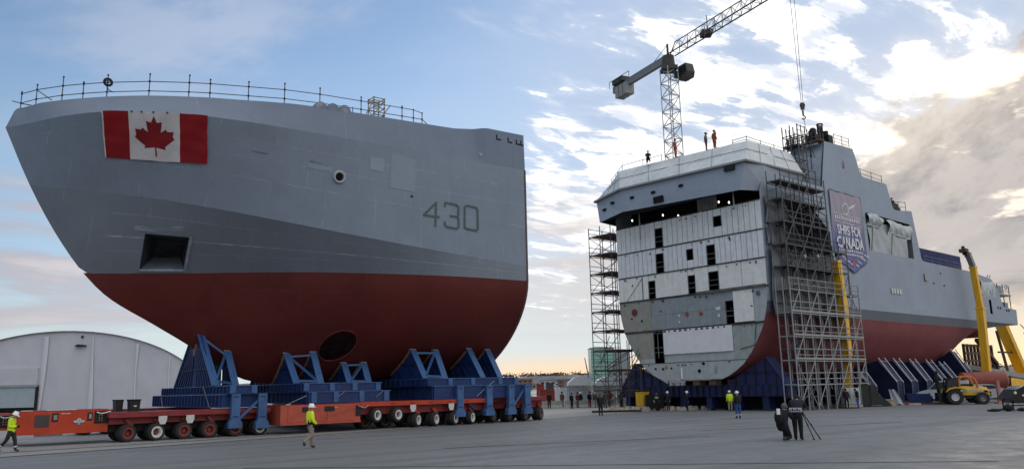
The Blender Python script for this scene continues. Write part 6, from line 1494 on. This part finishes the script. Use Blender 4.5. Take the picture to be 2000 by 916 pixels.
solo('cable_box', MB().box((33.9, 74.3, .05), (34.7, 75.2, .62)).box((33.95, 74.25, .5), (34.65, 74.3, .58)), mat('box_pale_brown', (.34, .27, .22), .8, var=.2), 'pale brown wooden box at the end of the green skip', 'box', (34.3, 74.7, .05))
ib = thing('white_tank', 'white bulk liquid tank in a frame behind two people by the scaffold', 'tank', (29.6, 71.7, 0), WF)
MB().box((28.95, 71.2, .35), (30.25, 72.3, 1.75)).build('bottle', mat('tank_white', (.55, .58, .58), .4), ib); MB().box((28.85, 71.1, .1), (30.35, 72.4, .3)).build('pallet', PALEW, ib)
for x in (28.9, 29.35, 29.8, 30.3): rod('cage_bar', ib, (x, 71.12, .3), (x, 71.12, 1.8), .025, GALV)
bb = thing('barrier_frame', 'low blue steel barrier frame in front of the navy supports left of the white van', 'barrier', (38.9, 78.6, 0), WF)
for z in (.25, .6, .95): rod('bar', bb, (38.1, 78.9, z), (39.9, 78.2, z), .05, BLUE)
for x in (38.1, 39.0, 39.9): rod('post', bb, (x, 78.9 - (x - 38.1) * .39, 0), (x, 78.9 - (x - 38.1) * .39, 1.05), .06, BLUE)
MB().bar((38.15, 78.82, .6), (39.85, 78.16, .6), .03, .6).build('panel', BLUE, bb)
g = lambda a, b: (35.6 + 1.0 * a * (.4 + .6 * b), 77.3 - .4 * a - .5 * b + .06 * math.sin(9 * a), 1.45 * (1 - b) + .12 * math.sin(7 * a + 4 * b) * b + .03)
solo('plastic_sheet', MB().grid(g, 14, 12), mat('sheet_white', (.36, .39, .42), .4, var=.08), 'crumpled white plastic sheet hung beside the first navy support', 'sheet', (36, 77, 0), WF, 60)
for k, (x, y, L, h, m, lb) in enumerate(((36.6, 77.0, 1.2, .22, TR, 'short red steel section on the ground left of the blue barrier'), (39.9, 77.4, 2.2, .18, TR, 'long red steel section on the ground right of the blue barrier'), (37.6, 76.6, .9, .16, PALEW, 'pale timber offcut between the skip and the blue barrier'), (41.3, 78.0, 1.0, .3, MAT['steel_rust'], 'rusty steel block in front of the white van'))):
    solo('steel_section' if k != 2 else 'timber_offcut', MB().bar((x - L / 2, y + .2, h / 2 + .01), (x + L / 2, y - .2, h / 2 + .01), .3, h).bar((x - L / 3, y + .5, h * .3), (x + L / 3, y + .3, h * .3), .2, h * .5), m, lb, 'steel' if k != 2 else 'timber', (x, y, 0))
cbn = thing('cabinet', 'yellow steel cabinet standing in front of the navy cradle', 'cabinet', (0.9, -5.35, 0), RF)
MB().box((.5, -5.85, .45), (1.3, -4.85, 1.68)).build('body', CABY, cbn); MB().box((1.3, -5.80, .5), (1.32, -5.36, 1.62)).build('door', CABY, cbn); MB().box((1.3, -5.34, .5), (1.32, -4.90, 1.62)).build('door', CABY, cbn); MB().box((.45, -5.9, .05), (1.35, -4.8, .42)).build('plinth', PALEW, cbn); MB().box((.45, -5.9, 1.68), (1.35, -4.8, 1.74)).build('top', CABY, cbn)
# timber baulks laid along the foot of the open end
TB_ = MB().box((-.5, -.16, 0), (.5, .16, .20)).box((-.45, -.13, .2), (-.05, .13, .36)).box((.1, -.14, .2), (.46, .12, .34)).mesh('timber_baulk', PALEW)
random.seed(9)
tb0 = None; spots = []
for k in range(7): spots.append((10.2 + 1.05 * k, 76.7 - .12 * k, .35))
for k in range(6): spots.append((9.6 + 1.5 * k, 79.0, .3))
for x in (17.6, 18.9): spots.append((x, 75.4, 0.1))
for k in range(5): spots.append((20.4 + .95 * k + (.3 if k > 2 else 0), 75.9, 0))
wd = ('leftmost', 'second', 'third', 'fourth', 'fifth', 'sixth', 'seventh')
for k, (x, y, a) in enumerate(spots):
    o = bpy.data.objects.new('timber_baulk', TB_); COL.objects.link(o); o.location = (x, y, 0); o.rotation_euler = (0, 0, a + random.uniform(-.2, .2)); o.scale = (random.uniform(.85, 1.15), 1, random.uniform(.9, 1.3))
    L_ = '%s pale timber baulk in the front row before the cradle' % wd[k] if k < 7 else '%s pale timber baulk in the back row near the yellow cabinet' % wd[k - 7] if k < 13 else '%s pale timber baulk alone right of the front row' % ('nearer left' if k == 13 else 'nearer right') if k < 15 else '%s pale timber baulk in the row left of the photographers' % wd[k - 15]
    setp(o, L_, 'timber', 'pale timber baulks along the cradle')
solo('plank', MB().box((7.0, 74.6, 0), (11.5, 74.9, .18)), DARK, 'long dark plank lying left of the pale timber', 'plank', (9.2, 74.7, 0))
solo('plank', MB().bar((11.6, 77.4, .25), (17, 76.5, .25), .3, .14), WOOD, 'brown plank lying across the pale timber', 'plank', (14, 77, .18))
# barriers, containers and light structures between the two hulls
JB = MB().prism([(-.3, 0), (.3, 0), (.28, .12), (.12, .35), (.09, .82), (-.09, .82), (-.12, .35), (-.28, .12)], -1.4, 1.4, 0).mesh('concrete_barrier', CONC)
for k in range(9):
    o = bpy.data.objects.new('concrete_barrier', JB); COL.objects.link(o); o.location = (4.0 + 1.55 * k * 2 * .98 if k < 5 else 5.0 + 1.7 * k, 93.5 - .6 * k if k < 5 else 89, 0); o.rotation_euler = (0, 0, -.12)
    setp(o, 'pale concrete road barrier, %s of the row between the two hulls' % ('leftmost', 'second', 'third', 'fourth', 'fifth', 'sixth', 'seventh', 'eighth', 'rightmost')[k], 'barrier', 'concrete barriers between the hulls')
def cont(label, x, y, L, m, rz=0, h=2.6, sidem=None):
    t = thing('container', label, 'container', (x, y, 0), WF, 'containers between the hulls', rz=rz or 1e-6)
    MB().box((-L / 2, -1.2, .1), (L / 2, 1.2, h)).build('body', m, t)
    for k in range(int(L / .5)): inst('rib', unit(m, 4, 'box'), t, (-L / 2 + .3 + .5 * k, -1.22, .3), (0, 0, 0), (.22, .06, h - .5))
    for z in (.1, h - .12): MB().box((-L / 2 - .03, -1.27, z), (L / 2 + .03, -1.15, z + .14)).build('rail', sidem or m, t)
    return t
CRD_ = mat('container_red', (.26, .035, .03), .5, var=.15); CWH = mat('container_white', (.70, .71, .72), .5, var=.08, dirt=(.3, .28, .26))
cont('red container half hidden behind the maroon transporter wheels', 4.6, 106, 3.0, CRD_, h=2.1); cont('white container left of the small white tents', 6.3, 102, 2.6, CWH, h=2.2); cont('dark red container low behind the waiting people', 9.5, 112, 5, CRD_, h=1.5)
def canopy(label, x, y, w, h):
    t = thing('canopy_tent', label, 'tent', (x, y, 0), WF, 'small white tents between the hulls')
    for sx in (-1, 1):
        for sy in (-1, 1): rod('pole', t, (x + sx * w / 2, y + sy * 1.5, 0), (x + sx * w / 2, y + sy * 1.5, h * .72), .05, GALV)
    MB().prism([(x - w / 2 - .1, h * .68), (x - w / 2 - .05, h * .78), (x - w * .25, h * .95), (x, h), (x + w * .25, h * .95), (x + w / 2 + .05, h * .78), (x + w / 2 + .1, h * .68)], y - 1.6, y + 1.6, 1).build('roof', CWH, t)
    MB().box((x - w / 2, y + 1.4, 0), (x + w / 2, y + 1.45, h * .7)).build('back_sheet', CWH, t)
canopy('left one of two small white tents with people in front', 8.0, 99, 3.0, 3.7); canopy('right one of two small white tents, beside the left scaffold', 11.0, 98.5, 2.7, 3.5)
random.seed(14)
for k in range(16):
    x = 4 + k * 1.15 + random.uniform(-.3, .3); y = 118 + random.uniform(-3, 8); h = random.uniform(1.6, 3.4); m = random.choice((CWH, CRD_, mat('kit_grey', (.25, .26, .27), .6), mat('kit_dark', (.06, .06, .07), .6), mat('kit_blue', (.06, .10, .2), .6)))
    nm = {'container_white': 'white', 'container_red': 'red', 'kit_grey': 'grey', 'kit_dark': 'dark', 'kit_blue': 'blue'}[m.name]
    t = thing('equipment_crate', '%s equipment crate far between the two hulls, %s in the row from the left' % (nm, NTH[k]), 'crate', (x, y, 0), WF, 'equipment crates between the hulls')
    MB().box((x - .55, y - .6, .1), (x + .55, y + .6, h)).build('box', m, t); MB().box((x - .6, y - .65, h), (x + .6, y + .65, h + .08)).build('lid', m, t); MB().box((x - .5, y - .55, 0), (x + .5, y + .55, .1)).build('pallet', WOOD, t)
fence = thing('yard_fence', 'distant pale wire fence along the quay edge between the hulls', 'fence', (10, 132, 0), WF)
for k in range(26): rod('post', fence, (-14 + 2.2 * k, 132, 0), (-14 + 2.2 * k, 132, 2.4), .05, GALV)
for z in (.3, 1.3, 2.35): rod('wire_rail', fence, (-14, 132, z), (41, 132, z), .035, GALV)
lp_ = thing('mooring_post', 'slim leaning pale spar on the skyline left of the green tower', 'spar', (39, 420, 0), WF); rod('spar', lp_, (39.2, 420, 0), (36.6, 420, 17), .22, GALVD); rod('stay', lp_, (40.2, 420, .5), (36.8, 420, 16), .08, GALVD)
# ------------------------------------------------------------------ people
J0 = dict(pel=(0, 0, .95), spi=(0, 0, 1.14), che=(.01, 0, 1.34), nec=(.01, 0, 1.49), hd=(.03, 0, 1.60), top=(.03, 0, 1.70), nos=(.14, 0, 1.60),
          shL=(0, .19, 1.42), elL=(-.03, .25, 1.14), wrL=(.06, .26, .90), haL=(.08, .26, .82), shR=(0, -.19, 1.42), elR=(-.03, -.25, 1.14), wrR=(.06, -.26, .90), haR=(.08, -.26, .82),
          hiL=(0, .10, .90), knL=(.03, .11, .50), anL=(0, .11, .09), toL=(.17, .12, .04), hiR=(0, -.10, .90), knR=(.03, -.11, .50), anR=(0, -.11, .09), toR=(.17, -.12, .04))
RJ = dict(pel=.155, spi=.155, che=.165, nec=.062, hd=.092, top=.075, nos=.018, sh=.085, el=.062, wr=.043, ha=.035, hi=.105, kn=.075, an=.052, to=.042)
BN = [('pel', 'spi', 'j'), ('spi', 'che', 'j'), ('che', 'nec', 'j'), ('nec', 'hd', 's'), ('hd', 'top', 's'), ('hd', 'nos', 's')]
for q in 'LR': BN += [('che', 'sh' + q, 'j'), ('sh' + q, 'el' + q, 'j'), ('el' + q, 'wr' + q, 'j'), ('wr' + q, 'ha' + q, 'h'), ('pel', 'hi' + q, 't'), ('hi' + q, 'kn' + q, 't'), ('kn' + q, 'an' + q, 't'), ('an' + q, 'to' + q, 'b')]
def person(label, loc, rz, pose={}, jacket=NAVYC, trousers=NAVYC, gloves=SKIN, helmet=HELM, h=1.75, fr=WF, fingers=True, tape=False, hair=None, group=None, waist=None, skin=SKIN, bulk=1.0, lo_tape=False, boots=BOOT):
    J = {k: Vector(v) for k, v in J0.items()}
    for k, v in pose.items(): J[k] = Vector(v)
    names = list(J); idx = {k: i for i, k in enumerate(names)}
    vs = [J[k] for k in names]; es = [(idx[a], idx[b]) for a, b, _ in BN]; rr = []
    for k in names:
        b = k[:-1] if k[-1] in 'LR' and k[:-1] in RJ else k
        rr.append(RJ[b] * (bulk if b not in ('hd', 'top', 'nos', 'nec', 'ha') else 1))
    bones = [(J[a], J[b], c) for a, b, c in BN]
    if fingers:
        for q, s in (('L', 1), ('R', -1)):
            w, hd = J['wr' + q], J['ha' + q]; d = (hd - w).normalized(); side = d.cross(Vector((0, 1, 0)) if abs(d.y) < .9 else Vector((0, 0, 1))).normalized()
            inw = d.cross(side).normalized() * s
            for k, ln in enumerate((.060, .072, .078, .068)):
                o = side * (-.030 + .020 * k); b0 = hd + o * .9; b1 = b0 + d * ln * .6 ; b2 = b1 + d * ln * .35 + inw * (-.02)
                i0 = len(vs); vs += [b0, b1, b2]; rr += [.011, .0095, .008]; es += [(idx['ha' + q], i0), (i0, i0 + 1), (i0 + 1, i0 + 2)]
                bones += [(b0, b1, 'h'), (b1, b2, 'h')]
            b0 = w.lerp(hd, .55) + side * -.035; b1 = b0 + side * -.03 + d * .03; i0 = len(vs); vs += [b0, b1]; rr += [.014, .010]; es += [(idx['ha' + q], i0), (i0, i0 + 1)]; bones.append((b0, b1, 'h'))
    me = bpy.data.meshes.new('body'); me.from_pydata([tuple(v) for v in vs], es, [])
    o = bpy.data.objects.new('body', me); COL.objects.link(o)
    o.modifiers.new('skin', 'SKIN'); sv = me.skin_vertices[0].data
    for i, R in enumerate(rr): sv[i].radius = (R, R)
    sv[idx['pel']].use_root = True
    ss = o.modifiers.new('sub', 'SUBSURF'); ss.levels = 1; ss.render_levels = 1
    m2 = bpy.data.meshes.new_from_object(o.evaluated_get(bpy.context.evaluated_depsgraph_get()))
    bpy.data.objects.remove(o); m2.name = 'body'
    m2.materials.clear()
    key = {'j': 0, 't': 1, 's': 2, 'h': 3, 'b': 4, 'w': 5}
    for x in (jacket, trousers, skin, gloves, boots, waist or jacket): m2.materials.append(x)
    for p in m2.polygons:
        c = p.center; best = 9; kk = 'j'
        for a, b, k in bones:
            ab = b - a; t_ = max(0, min(1, (c - a).dot(ab) / max(1e-9, ab.length_squared))); dd = (a + ab * t_ - c).length
            if dd < best: best = dd; kk = k
        if kk == 't' and c.z > J['pel'].z - .02: kk = 'j'
        if kk == 'j' and waist and c.z < J['spi'].z - .06 and abs(c.y) < .24: kk = 'w'
        p.material_index = key[kk]; p.use_smooth = True
    t = thing('person', label, 'person', loc, fr, group, rz=rz or 1e-6); k_ = h / 1.75; t.scale = (k_, k_, k_)
    b = bpy.data.objects.new('body', m2); COL.objects.link(b); b.parent = t
    hd, tp = J['hd'], J['top']; ax = (tp - hd).normalized(); fw = (J['nos'] - hd).normalized()
    if helmet:
        c = hd + ax * .055
        mb = MB().lathe([(-.005, .150), (.0, .128), (.06, .120), (.11, .085), (.135, .03), (.137, .001)], c, ax, 16)
        mb.bar(c + fw * .10 - ax * .0, c + fw * .19 - ax * .012, .17, .012, up=ax); ho = mb.build('helmet', helmet, t, smooth=50)
        MB().bar(c - fw * .1 + ax * .10, c + fw * .1 + ax * .10, .03, .10, up=ax).build('helmet_ridge', helmet, ho)
    if hair:
        mb = MB().ball(hd + ax * .03 - fw * .015, .108, .105, .118, 12); mb.build('hair', hair, t, smooth=60)
    for s in (1, -1):
        sd = ax.cross(fw).normalized() * s
        MB().ball(hd + fw * .082 + sd * .034 + ax * .02, .014, n=6).build('eye', DARK, t); MB().ball(hd + sd * .098, .018, .018, .032, 6).build('ear', skin, t)
    if tape:
        for q, R in ((.25, .178), (.75, .185)):
            c = J['spi'].lerp(J['che'], q); ax2 = (J['che'] - J['spi']).normalized(); MB().lathe([(-.025, R * bulk + .012), (.025, R * bulk + .012)], c, ax2, 18).build('reflective_tape', TAPE, t, smooth=40)
        for s in ():
            a, b_ = J['sh' + s], J['spi']; off_ = Vector((-.16, 0, 0)); rod('reflective_tape', t, a * .7 + J['che'] * .3 + off_ * .9 + Vector((0, 0, .05)), b_ + off_ * 1.03, .04, TAPE, kind='bar', w=.012)
    if lo_tape:
        for s in ('L', 'R'):
            c = J['kn' + s].lerp(J['an' + s], .62); MB().lathe([(-.03, .078), (.03, .078)], c, (J['kn' + s] - J['an' + s]).normalized(), 12).build('reflective_tape', TAPE, t, smooth=40)
    return t
def step(f=.22, b=.30):
    """a walking stride: left leg forward, right leg trailing"""
    return dict(knL=(.14, .10, .50), anL=(f, .10, .09), toL=(f + .17, .11, .05), knR=(-.02, -.10, .50), anR=(-b, -.10, .17), toR=(-b + .13, -.11, .05))
P = dict(step(.10, .34)); P.update(knR=(.02, -.10, .52), anR=(-.30, -.10, .26), toR=(-.26, -.11, .10), wrL=(.14, .24, 1.0), haL=(.19, .22, .95), wrR=(.16, -.22, .98), haR=(.20, -.20, .93), elL=(-.06, .26, 1.16), elR=(-.06, -.26, 1.16))
person('person in yellow jacket, white helmet and khaki trousers walking before the faded orange power pack', (-9.04, 35.79, 0), .62, P, HIVIS, KHAKI, BLACKC, h=1.86, tape=False, waist=BLACKC, bulk=1.3)
P = dict(step(.18, .46)); P.update(knR=(-.14, -.10, .52), wrL=(.22, .12, 1.12), haL=(.27, .06, 1.12), elL=(-.02, .26, 1.12), wrR=(.22, -.12, 1.12), haR=(.27, -.06, 1.13), elR=(-.02, -.26, 1.12), hd=(.08, 0, 1.585), top=(.12, 0, 1.68), nos=(.18, 0, 1.54))
person('person in yellow jacket and dark trousers walking at the left edge, head bent down', (-23.2, 37.44, 0), .15, P, HIVIS, DKGRN, BLACKC, h=1.80, tape=False, lo_tape=True, bulk=1.12)
person('person in a dark jacket, white helmet and blue trousers standing alone on the asphalt', (15.26, 55.85, 0), 1.75, dict(wrL=(.14, .15, 1.1), haL=(.18, .10, 1.12), wrR=(.14, -.15, 1.1), haR=(.18, -.10, 1.12)), NAVYC, BLUEC, BLACKC, h=1.82, lo_tape=True, bulk=1.15)
person('person in a yellow vest with their back turned in front of the navy cradle', (18.45, 69.9, 0), 1.5, {}, HIVIS, KHAKI, SKIN, h=1.75, helmet=HELM, bulk=1.1, fingers=False)
pk_ = dict(pel=(-.15, 0, .46), spi=(-.08, 0, .66), che=(.02, 0, .86), nec=(.08, 0, 1.0), hd=(.13, 0, 1.10), top=(.14, 0, 1.19), nos=(.24, 0, 1.09), shL=(.03, .19, .93), shR=(.03, -.19, .93), elL=(.18, .26, .70), wrL=(.36, .16, .78), haL=(.42, .12, .82), elR=(.18, -.26, .70), wrR=(.36, -.14, .80), haR=(.42, -.10, .84),
           hiL=(-.12, .10, .42), knL=(.28, .13, .46), anL=(.22, .13, .09), toL=(.39, .13, .05), hiR=(-.12, -.10, .42), knR=(.16, -.12, .10), anR=(-.26, -.12, .10), toR=(-.34, -.12, .05))
ph1 = person('photographer in dark clothes kneeling with a bag on their back beside the tripod', (11.2, 34.15, 0), .75, pk_, NAVYC, BLACKC, SKIN, helmet=None, hair=mat('grey_hood', (.10, .10, .11), .8), h=2.15, bulk=1.2)
bp = thing('backpack', 'black backpack with a white panel worn by the kneeling photographer', 'bag', (10.86, 34.0, .4), WF)
MB().ball((10.93, 33.90, .95), .20, .17, .30, 12).build('pack_body', BLACKC, bp, smooth=60); MB().box((10.80, 33.70, 1.08), (10.94, 33.74, 1.32)).build('white_panel', WHITE, bp)
ps = dict(pel=(-.10, 0, .97), spi=(.02, 0, 1.14), che=(.18, 0, 1.30), nec=(.30, 0, 1.40), hd=(.40, 0, 1.47), top=(.44, 0, 1.57), nos=(.51, 0, 1.44), shL=(.20, .20, 1.36), shR=(.20, -.20, 1.36), elL=(.36, .26, 1.14), wrL=(.56, .14, 1.26), haL=(.62, .10, 1.30), elR=(.36, -.26, 1.14), wrR=(.56, -.14, 1.28), haR=(.62, -.10, 1.32),
          hiL=(-.10, .10, .90), hiR=(-.10, -.10, .90), knL=(-.02, .10, .50), anL=(-.06, .10, .09), toL=(.11, .12, .04), knR=(-.02, -.10, .50), anR=(-.06, -.10, .09), toR=(.11, -.12, .04))
ph2 = person('photographer in dark clothes bending over a tripod camera, pale band across the back', (11.78, 34.15, 0), 1.1, ps, NAVYC, BLACKC, SKIN, helmet=None, hair=BLACKC, h=2.0, bulk=1.2)
bd = MB().box((-.305, -.22, 1.02), (-.285, .22, 1.17)).build('back_band', mat('band_grey', (.42, .42, .44), .6), ph2)
mb = MB()
for k in range(5): mb.box((-.312, -.17 + .08 * k, 1.05), (-.306, -.12 + .08 * k, 1.10 + .04 * (k % 2)))
mb.build('back_print', BLACKC, bd)
tp_ = thing('tripod', 'black camera tripod with a video camera beside the bending photographer', 'tripod', (12.3, 34.7, 0), WF)
for dx, dy in ((.62, -.35), (.1, .55), (.28, -.55)): rod('leg', tp_, (12.15, 34.75, 1.25), (12.15 + dx, 34.75 + dy, .0), .022, BLACKC); rod('foot', tp_, (12.15 + dx * .94, 34.75 + dy * .94, .07), (12.15 + dx, 34.75 + dy, 0), .034, DARK); rod('leg_clamp', tp_, (12.15 + dx * .5, 34.75 + dy * .5, .65), (12.15 + dx * .56, 34.75 + dy * .56, .57), .034, DARK)
rod('column', tp_, (12.15, 34.75, 1.0), (12.15, 34.75, 1.38), .03, BLACKC); MB().box((12.05, 34.62, 1.36), (12.27, 34.95, 1.52)).tube((12.2, 34.9, 1.44), (12.3, 35.15, 1.45), .055).build('camera', BLACKC, tp_)
person('person in dark clothes standing far off beside a dark plank', (6.9, 66.2, 0), -1.2, {}, NAVYC, NAVYC, BLACKC, h=1.78, helmet=None, hair=HAIR, fingers=False, bulk=1.1)
person('person in dark clothes with an orange glove by the white bulk tank', (28.6, 70.2, 0), -1.5, {}, BLACKC, BLACKC, ORC, h=1.75, helmet=None, hair=HAIR, fingers=False, bulk=1.05)
person('person in a black jacket and bright blue trousers leaning by the green skip', (29.75, 70.6, 0), 2.6, dict(spi=(.05, 0, 1.13), che=(.10, 0, 1.32), hd=(.16, 0, 1.56), top=(.18, 0, 1.66), nos=(.27, 0, 1.54), nec=(.12, 0, 1.45)), BLACKC, BLUEC, SKIN, h=1.76, helmet=None, hair=HAIR, fingers=False, bulk=1.15)
random.seed(17)
COLS = [('dark red', mat('cloth_red', (.13, .02, .02), .8)), ('black', BLACKC), ('navy', NAVYC), ('grey', mat('cloth_grey', (.12, .12, .13), .8)), ('brown', mat('cloth_brown', (.10, .06, .04), .8))]
for k, (x, y, ci, hl) in enumerate(((3.8, 92, 1, 0), (7.0, 92, 0, 0), (8.3, 91, 2, 0), (9.1, 93, 4, 1), (10.6, 92, 0, 0), (11.8, 91, 3, 0), (12.9, 92, 4, 0), (14.3, 90, 1, 1), (15.5, 92, 2, 0), (5.4, 94, 4, 0), (6.2, 90, 1, 0), (9.8, 89, 3, 0), (12.3, 88, 2, 0), (13.6, 94, 0, 0), (7.6, 95, 1, 1), (11.2, 96, 4, 0))):
    nm_, cm = COLS[ci]; person('%s clothed person with a %s, %s from the left between the hulls' % (nm_, 'white helmet' if hl else 'dark cap', NTH[k]), (x, y, 0), random.uniform(-2.5, -.6), {}, cm, COLS[(k * 2 + 1) % 5][1], SKIN, h=random.uniform(1.65, 1.85), helmet=HELM if hl else BLACKC, fingers=False, group='people waiting between the hulls', bulk=1.1)
for k, (yy, lab) in enumerate(((-1.7, 'dark worker with a white mark walking before the middle of the navy cradle'), (-2.8, 'worker in dark clothes with reflective bands beside a black machine at the cradle'), (.9, 'worker with a white helmet against the dark middle of the cradle'))):
    person(lab, (1.6 + .3 * k, yy, 0), 1.2 * k, {}, NAVYC, BLACKC, SKIN, h=1.75, fr=RF, helmet=HELM if k != 1 else None, hair=HAIR if k == 1 else None, tape=k == 1, fingers=False)
kit = thing('site_machine', 'black site machine with pale markings in front of the navy cradle', 'machine', (1.3, -3.6, 0), RF)
MB().box((.7, -4.4, .25), (1.6, -2.9, 1.5)).build('cover', BLACKC, kit); MB().box((1.6, -3.4, .8), (1.62, -3.1, 1.0)).build('plate', WHITE, kit)
for y in (-4.1, -3.2): MB().lathe([(-.08, .05), (-.08, .26), (.08, .26), (.08, .05)], (1.3, y, .26), (1, 0, 0), 12).build('wheel', RUBBER, kit)
# workers on the bridge roof and the step
WK = [('worker in dark orange overalls standing right of the crane mast on the bridge roof', (.3, -.1, 24.0), ORC), ('worker in brown overalls, left of the pair on the bridge roof', (-.4, 3.0, 24.0), mat('cloth_tan', (.17, .10, .06), .8)), ('worker in orange overalls, right of the pair on the bridge roof', (-.4, 3.95, 24.0), ORC)]
for k, (lab, lc, m) in enumerate(WK): person(lab, lc, 1.8 + .5 * k, {}, m, m, BLACKC, h=1.8, fr=RF, helmet=mat('helmet_dark', (.05, .04, .04), .5), fingers=False, bulk=1.2)
cr = dict(pk_)
person('crouching worker in dark clothes left of the crane mast on the bridge roof', (.8, -3.1, 24.0), .8, cr, DKGRN, BLACKC, BLACKC, h=1.8, fr=RF, helmet=HELM, fingers=False)
person('worker standing on the boat deck step beside the stowed gear', (-29.8, 6.9, 21.0), .5, {}, BLACKC, BLACKC, BLACKC, h=1.75, fr=RF, helmet=mat('helmet_dark', (.05, .04, .04), .5), fingers=False)
person('worker in dark clothes beside the vent pipe on the funnel top', (-12.9, 7.95, 26.05), 1.0, {}, BLACKC, BLACKC, BLACKC, h=1.7, fr=RF, helmet=HELM, fingers=False)
